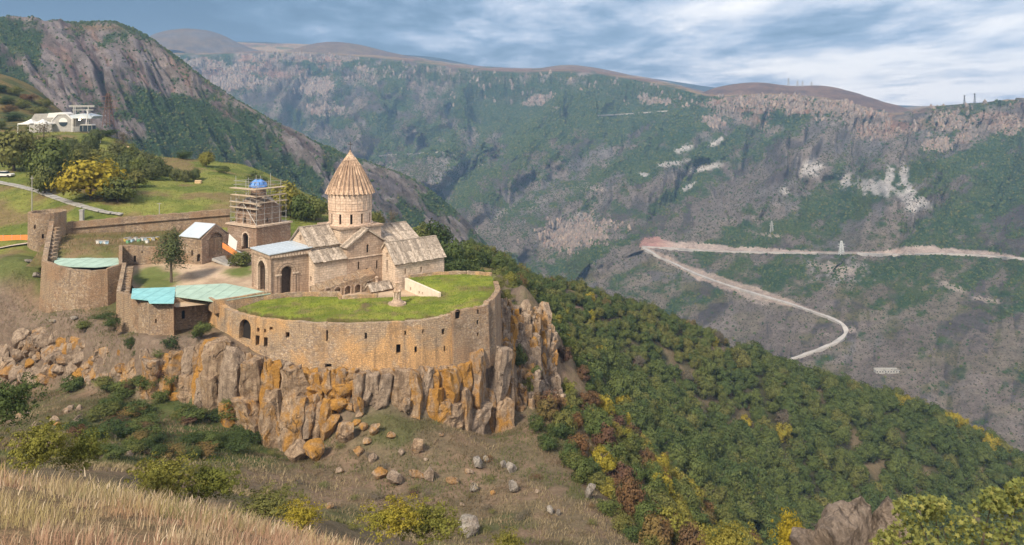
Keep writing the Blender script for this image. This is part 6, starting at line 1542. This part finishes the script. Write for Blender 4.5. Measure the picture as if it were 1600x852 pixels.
# rock outcrop at the lower right
fr = thing('rock_outcrop', P(1320, 850, 24), 'rough brown rock outcrop with a deep crack, below the forest', 'rock')
ome = rock_proto('rock', 911, 22, 22, 18, 22, .03, .34, .47); V = np.zeros(len(ome.vertices) * 3); ome.vertices.foreach_get('co', V); V = V.reshape(-1, 3)
def outcrop(name, cxp, cyp, wp, hp, seed, d=24.0, rot=.3):
    q = rock_proto(name, seed, 20, 20, 16, 20, .04, .33, .47); v = np.zeros(len(q.vertices) * 3); q.vertices.foreach_get('co', v); v = v.reshape(-1, 3)
    nrm = v / (np.linalg.norm(v, axis=1)[:, None] + 1e-6)
    v = v + nrm * ((fbm(v[:, 0] * 9 + seed, v[:, 2] * 9 + v[:, 1] * 4, 5, seed) - .5) * .12)[:, None]
    q.vertices.foreach_set('co', v.ravel()); q.update(); q.materials.append(MAT_FGROCK); k = d / F
    return obj(name, q, None, fr, Vector(P(cxp, cyp, d)) - fr.location, (0, rot, .4), (wp * k, wp * k * .8, hp * k))
outcrop('rock_face', 1315, 848, 120, 140, 921, 24, -.12); outcrop('rock_face', 1385, 850, 86, 140, 925, 24.3, .1); outcrop('rock_face', 1268, 868, 70, 90, 927, 23.6, -.5)

# ------------------------------------------------------------------ grasses
def blades(name, pts, h, w_, col, lean, label, seed=1, mat=None):
    r = np.random.default_rng(seed); n = len(pts); a = r.uniform(0, 2 * math.pi, n); u = np.stack([np.cos(a), np.sin(a) * .3, np.zeros(n)], 1); b = r.uniform(0, 2 * math.pi, n)
    ln = np.stack([np.cos(b), np.sin(b), np.zeros(n)], 1) * (lean * h)[:, None] + np.array([.18, -.05, 0]) * h[:, None]
    up = np.array([0, 0, 1.0]); p0 = pts; p1 = pts + ln * .35 + up * (h * .6)[:, None]; p2 = pts + ln + up * h[:, None]
    V = np.stack([p0 - u * w_[:, None], p0 + u * w_[:, None], p1 + u * w_[:, None] * .7, p1 - u * w_[:, None] * .7, p2], 1).reshape(-1, 3)
    i = np.arange(n)[:, None] * 5
    Fc = np.concatenate([i + np.array([[0, 1, 2]]), i + np.array([[0, 2, 3]]), i + np.array([[3, 2, 4]])], 0)
    me = mesh_np(name, V, Fc, colors=np.repeat(col, 5, 0)); return tag(obj(name, me, mat), label, 'grass', None, 'stuff')
def blade_mat(name):
    m, nt, b = new_mat(name, .8, .15); nt.put(b.inputs['Base Color'], nt.attr('col')); tr = nt.node('ShaderNodeBsdfTranslucent'); nt.put(tr.inputs[0], nt.attr('col'))
    ms = nt.node('ShaderNodeMixShader'); ms.inputs[0].default_value = .25; out = [n for n in nt.n if n.type == 'OUTPUT_MATERIAL'][0]
    nt.put(ms.inputs[1], b.outputs[0]); nt.put(ms.inputs[2], tr.outputs[0]); nt.put(out.inputs[0], ms.outputs[0]); return m
MAT_BLADE = blade_mat('grass_blades')
n = 80000; yy = 4.5 + 27 * RNG.random(n) ** 1.25; xx = (RNG.uniform(-80, 900, n) - HX) / F * yy
keep = fbm(xx / .45, yy / .45, 3, 31) > .40 + .1 * vnoise(xx / 2.5, yy / 2.5, 32); xx, yy = xx[keep], yy[keep]; zz = height(xx, yy); n = len(xx)
hh = (.06 + .34 * RNG.random(n) ** 1.8) * (0.7 + .6 * fbm(xx / 1.5, yy / 1.5, 3, 33)) * np.clip(.35 + yy / 18, .45, 1.1)
cc = lerp(np.array((.36, .28, .17)), np.array((.52, .42, .28)), RNG.random(n)); cc = lerp(cc, np.array((.40, .33, .14)), sstep(.45, .6, fbm(xx / 1.1, yy / 1.1, 3, 34)) * .7); cc = lerp(cc, np.array((.16, .11, .075)), (RNG.random(n) < .12) * .9); cc = lerp(cc, np.array((.42, .22, .17)), sstep(.5, .62, fbm(xx / 2.2, yy / 2.2, 3, 35)) * .55); cc = lerp(cc, np.array((.14, .16, .05)), sstep(.66, .72, fbm(xx / 1.2, yy / 1.2, 3, 37)) * .7)
blades('dry_grass', np.stack([xx, yy, zz - .02], 1), hh, RNG.uniform(.0025, .006, n) * np.clip(yy / 9, .7, 2), cc, RNG.uniform(.1, .5, n), 'tall dry pinkish grass covering the near slope', 3, MAT_BLADE)
sel_ = RNG.choice(n, 2600, replace=False); sh = np.stack([xx[sel_], yy[sel_], zz[sel_] + hh[sel_] * .72], 1)
blades('seed_heads', sh, RNG.uniform(.07, .16, 2600), RNG.uniform(.004, .009, 2600) * np.clip(yy[sel_] / 9, .7, 1.8), lerp(np.array((.45, .33, .22)), np.array((.62, .52, .38)), RNG.random(2600)), RNG.uniform(.2, .7, 2600), 'feathery seed heads above the dry grass', 4, MAT_BLADE)
n = 150000; xx = RNG.uniform(-108, 22, n); yy = RNG.uniform(62, 150, n); zz = height(xx, yy); pxx, pyy = proj(xx, yy, zz)
keep = (pxx > -20) & (pxx < 1020) & ((pyy > 600) | ((xx < -62) & (yy < 152))) & ~inside(terr_out, xx, yy) & ~inside(court_out, xx, yy) & (fbm(xx / 2.0, yy / 2.0, 3, 41) > .38); xx, yy, zz = xx[keep], yy[keep], zz[keep]; n = len(xx)
gm = fbm(xx / 7, yy / 7, 4, 43); cc = lerp(np.array((.19, .155, .09)), np.array((.36, .29, .18)), RNG.random(n) ** 1.5); cc = lerp(cc, np.array((.10, .12, .04)), sstep(.48, .62, gm + .12 * (xx < -35)) * .85); cc = lerp(cc, np.array((.11, .075, .05)), sstep(.5, .65, fbm(xx / 5, yy / 5, 3, 45)) * .6)
blades('slope_grass', np.stack([xx, yy, zz - .03], 1), RNG.uniform(.2, .55, n), RNG.uniform(.03, .07, n), cc, RNG.uniform(.2, .8, n), 'withered grass tufts on the brown slope', 5, MAT_BLADE)
n = 26000; xx = RNG.uniform(-60, -2, n); yy = RNG.uniform(116, 152, n); keep = inside([p[:2] for p in lawn_out], xx, yy); xx, yy = xx[keep], yy[keep]; n = len(xx)
cc = lerp(np.array((.10, .165, .022)), np.array((.21, .235, .04)), RNG.random(n) * .5 + .5 * sstep(.4, .6, fbm(xx / 3, yy / 3, 3, 47)))
blades('lawn_grass', np.stack([xx, yy, lawn_z(xx, yy) - .03], 1), RNG.uniform(.10, .26, n), RNG.uniform(.03, .06, n), cc, RNG.uniform(.2, .8, n), 'short bright green grass on the raised lawn', 7, MAT_BLADE)
n = 5000; tt = RNG.random(n) * (len(lawn_front) - 1); ii = tt.astype(int); ff = (tt - ii)[:, None]; LF_ = np.array(lawn_front); ed = LF_[ii] * (1 - ff) + LF_[np.minimum(ii + 1, len(LF_) - 1)] * ff; xx = ed[:, 0] + RNG.normal(0, .25, n); yy = ed[:, 1] + RNG.uniform(-.2, .9, n) ; keep = vnoise(tt * 5, tt * 0, 5) > .35; xx, yy = xx[keep], yy[keep]; n = len(xx)
cc = lerp(np.array((.16, .17, .05)), np.array((.26, .20, .10)), RNG.random(n))
blades('edge_weeds', np.stack([xx, yy, lawn_z(xx, yy) - .05], 1), RNG.uniform(.15, .6, n), RNG.uniform(.02, .05, n), cc, RNG.uniform(.3, .9, n), 'scruffy weeds hanging over the edge of the lawn', 13, MAT_BLADE)
n = 40000; xx = RNG.uniform(-230, -40, n); yy = RNG.uniform(172, 300, n); zz = height(xx, yy); pxx, pyy = proj(xx, yy, zz)
keep = (pxx > -40) & (pxx < 520) & inside(UPOLY, xx, yy); xx, yy, zz = xx[keep], yy[keep], zz[keep]; n = len(xx)
cc = lerp(np.array((.11, .155, .03)), np.array((.22, .21, .06)), RNG.random(n) * .4 + .6 * sstep(.42, .62, fbm(xx / 9, yy / 9, 4, 801)))
blades('meadow_grass', np.stack([xx, yy, zz - .04], 1), RNG.uniform(.15, .45, n), RNG.uniform(.05, .1, n), cc, RNG.uniform(.2, .8, n), 'green meadow grass on the hill above the rampart', 9, MAT_BLADE)
n = 9000; xx = RNG.uniform(-99, -68, n); yy = RNG.uniform(146, 180, n); keep = inside(terr_out, xx, yy) & ~inside([G(a, b, 5.5)[:2] for a, b in [(84, 402), (186, 401), (190, 416), (84, 416)]], xx, yy); xx, yy = xx[keep], yy[keep]; n = len(xx)
cc = lerp(np.array((.23, .165, .09)), np.array((.12, .13, .045)), RNG.random(n))
blades('terrace_weeds', np.stack([xx, yy, terr_z(xx, yy) - .03], 1), RNG.uniform(.2, .7, n), RNG.uniform(.03, .06, n), cc, RNG.uniform(.2, .6, n), 'withered weeds on the terrace inside the rampart', 11, MAT_BLADE)
# ------------------------------------------------------------------ cable car station
D7 = 290.0
def S7(px, py, d=D7): return Vector(P(px, py, d))
def slab7(mb, pts, d, dep):
    """a flat outline read on the photograph, built with its real depth"""
    a = [S7(x, y, d) for x, y in pts]; b = [p + Vector((0, dep, 0)) for p in a]; n = len(a)
    mb.face(a); mb.face(list(reversed(b)))
    for k in range(n): mb.face([a[(k + 1) % n], a[k], b[k], b[(k + 1) % n]])
st = thing('cable_car_station', S7(97, 210), 'grey octagonal cable car station with a round half-dark window on the hill', 'building')
mb = MB(); slab7(mb, [(81.5, 207), (81.5, 188.5), (90, 179.2), (103, 179.2), (112, 187), (112, 207)], D7, 9); mb.build('front_block', MAT_CONC, st)
mb = MB(); slab7(mb, [(80.5, 207), (80.5, 188), (89.4, 178), (103.4, 178), (113, 186.5), (113, 207), (112, 207), (112, 187), (103, 179.2), (90, 179.2), (81.5, 188.5), (81.5, 207)], D7 - .25, .9); mb.build('edge_band', MAT_WHITE, st)
cw = S7(98.7, 191, D7 - .12); r7 = 6.8 * D7 / F
mb = MB(); mb.face([cw + Vector((r7 * math.cos(a), 0, r7 * math.sin(a))) for a in np.linspace(0, math.pi, 14)]); win = mb.build('round_window', MAT_WHITE, st)
mb = MB(); mb.face([cw + Vector((r7 * math.cos(a), 0, r7 * math.sin(a))) for a in np.linspace(math.pi, 2 * math.pi, 14)]); mb.build('pane', MAT_GLASS, win)
mb = MB(); slab7(mb, [(79, 211), (79, 206.5), (118, 206.5), (118, 211)], D7 - .6, 10); mb.build('plinth', MAT_WALL2, st)
mb = MB(); slab7(mb, [(46, 207), (46, 190), (54, 178), (82, 178), (82, 207)], D7 + 9, 8); mb.build('rear_block', MAT_CONC, st)
mb = MB(); slab7(mb, [(73, 184), (76, 177), (96, 175.6), (101, 178), (101, 184)], D7 + 5, 6); mb.build('roof_hood', MAT_WHITE, st)
mb = MB(); slab7(mb, [(109, 185), (110, 180), (128, 177.6), (146, 181.5), (142, 185.5)], D7 + .5, 7); mb.build('canopy', MAT_METAL, st)
for px in (115, 117.5, 138):
    mb = MB(); mb.bar(S7(px, 208, D7 + 2), S7(px, 165, D7 + 2), .2, 6); mb.build('gantry_post', MAT_STEEL, st)
for y_, x0, x1 in ((165.3, 108, 147.5), (167, 108, 147.5), (172, 113, 146)):
    mb = MB(); mb.bar(S7(x0, y_, D7 + 2), S7(x1, y_, D7 + 2), .2, 4); mb.build('gantry_beam', MAT_STEEL, st)
for px in np.arange(113, 125, 1.6):
    mb = MB(); mb.bar(S7(px, 206, D7 - .3), S7(px, 198.5, D7 - .3), .05); mb.build('railing_post', MAT_WHITE, st)
mb = MB(); mb.bar(S7(113, 198.6, D7 - .3), S7(124.5, 198.6, D7 - .3), .06); mb.build('rail', MAT_WHITE, st)
ml, ntl, bl = new_mat('lit_lamp'); bl.inputs['Emission Color'].default_value = (1, .72, .35, 1); bl.inputs['Emission Strength'].default_value = 14
lp = thing('station_lamp', S7(124.5, 188.5, D7 - .5), 'lit warm lamp glowing under the station canopy', 'lamp')
mb = MB(); mb.lathe(S7(124.5, 187.2, D7 - .5), [(0, -.32), (.25, -.25), (.34, 0), (.25, .25), (0, .32)], 10); mb.build('bulb', ml, lp)
mb = MB(); mb.bar(S7(124.5, 186.2, D7 - .5), S7(124.5, 184.5, D7 - .2), .05); mb.build('stem', MAT_IRON, lp)
gd = thing('gondola', S7(134, 206, D7 - 2), 'dark glazed cable car cabin hanging at the station', 'gondola')
mb = MB(); slab7(mb, [(124.4, 204), (124.4, 197.5), (126, 195.8), (142, 195.8), (143.6, 197.5), (143.6, 204), (141.5, 206), (126.5, 206)], D7 - 3, 2.6); mb.build('cabin', MAT_GLASS, gd)
for px in (124.2, 129.5, 137, 143.6): mb = MB(); mb.bar(S7(px, 205.4, D7 - 3.05), S7(px, 196.4, D7 - 3.05), .07); mb.build('window_post', MAT_STEEL, gd)
mb = MB(); slab7(mb, [(124.5, 196.2), (126.5, 194.4), (142, 194.4), (143.8, 196.2)], D7 - 3.1, 2.8); mb.build('cabin_roof', MAT_STEEL, gd)
mb = MB(); mb.bar(S7(134.5, 195, D7 - 1.6), S7(136.5, 178, D7 - 1.6), .16, 6); mb.bar(S7(136.5, 178, D7 - 1.6), S7(136, 171.5, D7 + 1.6), .14, 6); mb.build('hanger_arm', MAT_WHITE, gd)
for cxp, lab in ((48.5, 'white peaked canopy tent left of the station, the farther from it'), (67, 'white peaked canopy tent touching the station front')):
    d = D7 - 6; tt = thing('canopy_tent', S7(cxp, 208, d), lab, 'tent'); k = d / F; h_ = 13.2 * k; ap = S7(cxp, 186, d + h_); mb = MB()
    base = [S7(cxp, 193, d + h_) + Vector((sx * h_, sy * h_, 0)) for sx, sy in ((-1, -1), (1, -1), (1, 1), (-1, 1))]
    prev = None
    for t_ in (0, .35, .6, .8, 1.0):
        ring = [b_.lerp(Vector((ap.x, ap.y, b_.z)), t_) + Vector((0, 0, (ap.z - b_.z) * t_ ** 1.7)) for b_ in base]
        if prev:
            for i in range(4): mb.face([prev[i], prev[(i + 1) % 4], ring[(i + 1) % 4], ring[i]])
        prev = ring
    for i in range(4): a, b_ = base[i], base[(i + 1) % 4]; mb.face([a, b_, b_ + Vector((0, 0, -.35)), a + Vector((0, 0, -.35))])
    mb.build('canopy', MAT_WHITE, tt)
    for b_ in base:
        mb = MB(); f_ = b_.lerp(Vector((ap.x, ap.y, b_.z)), .04); mb.bar(f_, (f_.x, f_.y, S7(cxp, 209, d).z - 1), .1, 6); mb.build('pole', MAT_WHITE, tt)

def lattice(name, base, h, w_, label, mat, cat='pylon', arms=((.82, 2.0), (.95, 1.4)), n=7, group=None, r=.12, top=.25):
    t_ = thing(name, base, label, cat, group); b = Vector(base)
    def c(i, k):
        f = k / n; w2 = w_ / 2 * (1 - f) + w_ / 2 * top * f; s = ((-1, -1), (1, -1), (1, 1), (-1, 1))[i % 4]; return b + Vector((s[0] * w2, s[1] * w2, h * f))
    for i in range(4): mb = MB(); mb.bar(c(i, 0) - Vector((0, 0, 1)), c(i, n), r, 4); mb.build('leg', mat, t_)
    mb = MB()
    for k in range(n):
        for i in range(4): mb.bar(c(i, k), c(i + 1, k + 1), r * .6, 3); mb.bar(c(i + 1, k), c(i, k + 1), r * .6, 3)
    mb.build('bracing', mat, t_)
    for f, aw in arms: mb = MB(); mb.bar(b + Vector((-aw * w_, 0, h * f)), b + Vector((aw * w_, 0, h * f)), r * 1.1, 4); mb.build('cross_arm', mat, t_)
    return t_
MAT_RUST = plain_mat('rusty_lattice', (.14, .085, .07), .8, .3, 1)
lattice('lattice_mast', P(169, 195, 305), 12.5, 3.2, 'rust-brown lattice pylon right of the cable car station', MAT_RUST, arms=((.55, 1.1), (.75, 1.3), (.9, .9)), r=.13)
MAT_PYLON = plain_mat('pale_pylon_paint', (.55, .56, .55), .6, .1, 1)
def py_on(px, py): c_ = on_canyon(px, py); return Vector(c_) 
b_ = py_on(1315, 397); lattice('power_pylon', b_, 21 * b_.y / F, 7 * b_.y / F, 'pale lattice power pylon standing on the mountain road', MAT_PYLON, arms=((.55, .9), (.75, .8)), r=.28)
b_ = py_on(1205, 362); lattice('power_pylon', b_, 17 * b_.y / F, 5 * b_.y / F, 'faint grey power pylon on the slope above the mountain road', MAT_STEEL, arms=((.6, .8), (.8, .7)), r=.25)
for px, pb, h_ in ((1507, 163, 14), (1523, 161, 15)):
    b_ = Vector(P(px, pb, 1560)); lattice('ropeway_tower', b_, h_ * 1.3, 3.2, 'cable car tower with a wide head on the rim of the canyon', MAT_IRON, 'tower', arms=((.96, 1.0), (.86, .9)), n=4, r=.22, group='cable car towers on the rim')
for px, pb, h_ in ((1232, 136, 14), (1246, 137, 11), (1254, 137, 10), (1268, 138, 10)):
    b_ = Vector(P(px, pb, 2450)); lattice('hill_pylon', b_, h_ * 2.0, 6, 'thin far pylon on the reddish hill of the plateau', MAT_STEEL, arms=((.7, 1.1), (.9, .8)), n=4, r=.42, group='far pylons on the reddish hill')

# ------------------------------------------------------------------ roads
MAT_ROAD = plain_mat('pale_gravel_road', (.38, .355, .33), .95, .2, .15)
def road(name, poly, width, lift=1.2, step=3.0):
    pl = np.array(poly, float); L_ = np.concatenate([[0], np.cumsum(np.hypot(*np.diff(pl, axis=0).T))]); s_ = np.arange(0, L_[-1], step)
    p2 = np.stack([cubic(L_, pl[:, 0], s_), cubic(L_, pl[:, 1], s_)], 1); W = np.array([on_canyon(a, b) for a, b in p2])
    d = W[:, 1].copy()
    for _ in range(6): d[1:-1] = (d[:-2] + d[1:-1] * 2 + d[2:]) / 4
    d -= lift * 3.0; W = np.array([P(a, b, q) for (a, b), q in zip(p2, d)])
    t_ = np.gradient(W, axis=0); n_ = np.stack([-t_[:, 1], t_[:, 0], np.zeros(len(W))], 1); n_ /= np.linalg.norm(n_, axis=1)[:, None]; wv_ = (.7 + .7 * vnoise(np.arange(len(W)) * .35, np.zeros(len(W)), 5))[:, None]; n_ = n_ * wv_
    V = np.concatenate([W - n_ * width / 2, W + n_ * width / 2, W + n_ * width / 2 - [0, 0, 3.5], W - n_ * width / 2 - [0, 0, 3.5]]); m = len(W)
    Fc = [(i, i + 1, m + i + 1, m + i) for i in range(m - 1)] + [(i + 1, i, 3 * m + i, 3 * m + i + 1) for i in range(m - 1)] + [(m + i, m + i + 1, 2 * m + i + 1, 2 * m + i) for i in range(m - 1)]
    return tag(obj(name, mesh_np(name, V, Fc), MAT_ROAD), kind='structure')
qx, qy = CQ[..., 0], CQ[..., 1]
road('road', ROAD_UP, 4.0); road('road', ROAD_LOW, 3.6); road('track', [(930, 180), (985, 177), (1045, 172.5)], 6); road('track', [(590, 243), (640, 240), (700, 236)], 5)
b_ = py_on(1385, 582); k = b_.y / F
lh = thing('roofless_shed', b_, 'long pale roofless shed on the valley slope beyond the forest', 'building')
for c_, sz in (((0, -4 * k, .6), (36 * k, .5, 2.6)), ((0, 5 * k, 1.0), (36 * k, .5, 3.2)), ((-18 * k, .5 * k, .6), (.5, 9 * k, 2.6)), ((18 * k, .5 * k, .6), (.5, 9 * k, 2.6))):
    mb = MB(); mb.box(b_ + Vector(c_), sz); mb.build('wall', MAT_CONC, lh)
for i in range(9): mb = MB(); mb.box(b_ + Vector(((-17 + i * 4.3) * k, -4 * k - .3, 1.0)), (1.6 * k, .3, .9)); mb.build('window', MAT_DARK, lh)

# ------------------------------------------------------------------ slab path and small things on the hill
pth = tag(obj('path', None), kind='structure')
pl = [(-14, 283), (5, 287), (30, 292), (60, 300), (90, 311), (120, 321), (150, 329), (175, 334), (196, 338)]
Lp = np.concatenate([[0], np.cumsum(np.hypot(*np.diff(np.array(pl, float), axis=0).T))]); sm = MB(); sm.box((0, 0, 0), (1, 1, 1)); slab_me = sm.mesh('slab'); slab_me.materials.append(MAT_CONC)
W = [ground_at(float(np.interp(s_, Lp, [p[0] for p in pl])), float(np.interp(s_, Lp, [p[1] for p in pl])), 172) for s_ in np.arange(0, Lp[-1], 8.5)]
for a, b in zip(W[:-1], W[1:]):
    m_ = (a + b) / 2; dd = b - a; obj('slab', slab_me, None, pth, m_ + Vector((0, 0, .12)), (0, -math.atan2(dd.z, dd.xy.length) * 0.8, math.atan2(dd.y, dd.x)), (dd.length * .96, 1.9, .3))
def pole(px, pb, pt, label, r=.12, mat=MAT_CONC, lo=172, name='utility_pole', cat='pole'):
    g = ground_at(px, pb, lo); k = g.y / F; t_ = thing(name, g, label, cat); h_ = (pb - pt) * k; mb = MB(); mb.bar(g - Vector((0, 0, .5)), g + Vector((0, 0, h_)), r, 6, r * .7); mb.build('post', mat, t_)
    mb = MB(); mb.bar(g + Vector((-.5, 0, h_ * .93)), g + Vector((.5, 0, h_ * .93)), r * .6, 4); mb.build('cross_bar', mat, t_); return t_
pole(50, 330, 275, 'thin tall utility pole behind the round tower'); pole(249, 336, 318, 'short utility pole behind the rampart')
g = ground_at(128, 345, 172); t_ = thing('gate_pillar', g, 'squat grey concrete pillar behind the rampart', 'pillar'); mb = MB(); mb.box(g + Vector((0, 0, 1.0)), (.75, .75, 2.4)); mb.build('shaft', MAT_CONC, t_); mb = MB(); mb.box(g + Vector((0, 0, 2.3)), (.95, .95, .25)); mb.build('cap', MAT_CONC, t_)
# orange net fence left of the round tower
a, b = ground_at(-22, 378, 150), ground_at(46, 376, 150); t_ = thing('net_fence', a.lerp(b, .5), 'orange safety net fence left of the round tower', 'fence')
mb = MB(); mb.hexa([a, b, b + Vector((0, .05, 0)), a + Vector((0, .05, 0))], [a + Vector((0, 0, 1.2)), b + Vector((0, 0, 1.2)), b + Vector((0, .05, 1.2)), a + Vector((0, .05, 1.2))]); mb.build('net', MAT_ORANGE, t_)
for i in range(6): p = a.lerp(b, i / 5); mb = MB(); mb.bar(p - Vector((0, 0, .4)), p + Vector((0, -.05, 1.35)), .05); mb.build('post', MAT_TIMBER, t_)
W = [ground_at(px, py, 150) for px, py in ((-30, 392), (0, 388), (25, 383), (48, 379))]
V = [tuple(p + Vector((0, s_, .06 + s_ * .04))) for p in W for s_ in (-1.6, 1.6)]; tag(obj('dirt_track', mesh_np('dirt_track', np.array(V), [(2 * i, 2 * i + 2, 2 * i + 3, 2 * i + 1) for i in range(3)]), plain_mat('pale_dirt', (.46, .40, .34), .95, .15, 1)), kind='structure')
# beehives on the terrace
hv = [MAT_WHITE, MAT_TARP, plain_mat('yellow_paint', (.60, .45, .10), .6), plain_mat('green_paint', (.15, .38, .22), .6), plain_mat('pale_blue_paint', (.35, .52, .66), .6)]
hn = ['white', 'blue', 'yellow', 'green', 'pale blue']
for i, (px, py, c_) in enumerate([(153, 379, 0), (158, 379, 4), (163, 379, 0), (167, 379, 4), (196, 375, 2), (202, 374, 0), (207, 376, 4), (212, 374, 0), (217, 376, 3), (222, 374, 0), (227, 375, 4), (233, 374, 2), (239, 374, 0), (246, 373, 2), (200, 378, 3), (230, 378, 0)]):
    g = G(px, py + 1.5, 6.9); g = Vector((g[0], g[1], float(terr_z(np.array([g[0]]), np.array([g[1]]))[0]) - .05)); t_ = thing('beehive', g, '%s beehive box on the terrace under the rampart' % hn[c_], 'beehive', 'beehives on the terrace')
    mb = MB(); mb.box(g + Vector((0, 0, .35)), (.6, .55, .6), .2 * i); mb.build('box', hv[c_], t_); mb = MB(); mb.box(g + Vector((0, 0, .7)), (.7, .65, .1), .2 * i); mb.build('lid', MAT_STEEL, t_)
def hay(px, py, w_, h_, label, name='wooden_hut'):
    g = ground_at(px, py, 172); k = g.y / F; t_ = thing(name, g, label, 'hut'); mb = MB(); mb.box(g + Vector((0, 0, h_ * k * .35)), (w_ * k, w_ * k * .7, h_ * k * .7)); mb.build('body', MAT_TAN, t_)
    mb = MB(); w2, d2, z0, z1 = w_ * k * .55, w_ * k * .4, h_ * k * .7, h_ * k
    q = [g + Vector(v) for v in ((-w2, -d2, z0), (w2, -d2, z0), (w2, d2, z0), (-w2, d2, z0), (-w2, 0, z1), (w2, 0, z1))]; mb.face([q[0], q[1], q[5], q[4]]); mb.face([q[2], q[3], q[4], q[5]]); mb.face([q[0], q[4], q[3]]); mb.face([q[1], q[2], q[5]]); mb.build('roof', MAT_TAN, t_)
hay(310, 287, 9, 5, 'small tan wooden hut on the open green meadow'); hay(203, 233, 7, 4, 'small tan wooden hut below the dark tree on the crest')
g = ground_at(157, 224, 200); t_ = thing('white_cross', g, 'small white cross in the grass below the gondola', 'cross'); mb = MB(); mb.bar(g - Vector((0, 0, .3)), g + Vector((0, 0, 2.2)), .1); mb.build('upright', MAT_WHITE, t_); mb = MB(); mb.bar(g + Vector((-.8, 0, 1.5)), g + Vector((.8, 0, 1.5)), .09); mb.build('arm', MAT_WHITE, t_)
# parked car on the path
g = ground_at(8, 277, 172); t_ = thing('parked_car', g, 'white car parked at the end of the slab path', 'car')
def car_prism(name, prof, y0, y1, mat):
    mb = MB(); a = [g + Vector((x, y0, z)) for x, z in prof]; b = [g + Vector((x, y1, z)) for x, z in prof]; n = len(a); mb.face(a); mb.face(b[::-1])
    for i in range(n): mb.face([a[(i + 1) % n], a[i], b[i], b[(i + 1) % n]])
    return mb.build(name, mat, t_)
car_prism('body', [(-2.1, .35), (2.1, .35), (2.15, .75), (1.9, .95), (-2.0, 1.0), (-2.15, .7)], -.85, .85, MAT_WHITE); car_prism('cabin', [(-1.7, 1.0), (1.0, .96), (.4, 1.5), (-1.3, 1.52)], -.75, .75, MAT_GLASS); car_prism('roof', [(-1.3, 1.52), (.4, 1.5), (.3, 1.57), (-1.2, 1.59)], -.74, .74, MAT_WHITE)
for x, y in ((-1.3, -.86), (1.3, -.86), (-1.3, .86), (1.3, .86)): mb = MB(); mb.bar(g + Vector((x, y - .1, .33)), g + Vector((x, y + .1, .33)), .33, 12); mb.build('wheel', MAT_IRON, t_)
# ------------------------------------------------------------------ haze in the valley air
mh = bpy.data.materials.new('valley_haze'); mh.use_nodes = True
nh = NT(mh.node_tree); nh.n.clear()
pv = nh.node('ShaderNodeVolumePrincipled'); pv.inputs['Color'].default_value = (0.38, 0.63, 1.0, 1)
pv.inputs['Density'].default_value = 0.00016; pv.inputs['Anisotropy'].default_value = 0.0
nh.put(nh.node('ShaderNodeOutputMaterial').inputs['Volume'], pv.outputs[0])
hx, hy0, hy1, z0, z1 = 4700, -4700, 4700, -421.5, 450
hv = [(x, y, z) for x in (-hx, hx) for y in (hy0, hy1) for z in (z0, z1)]
hme = mesh_np('haze', np.array(hv, float), [(0, 1, 3, 2), (4, 6, 7, 5), (0, 4, 5, 1), (2, 3, 7, 6), (0, 2, 6, 4), (1, 5, 7, 3)])
tag(obj('haze', hme, mh), 'thin blue haze filling the valley air', 'haze', None, 'stuff')
scene.cycles.volume_bounces = 0
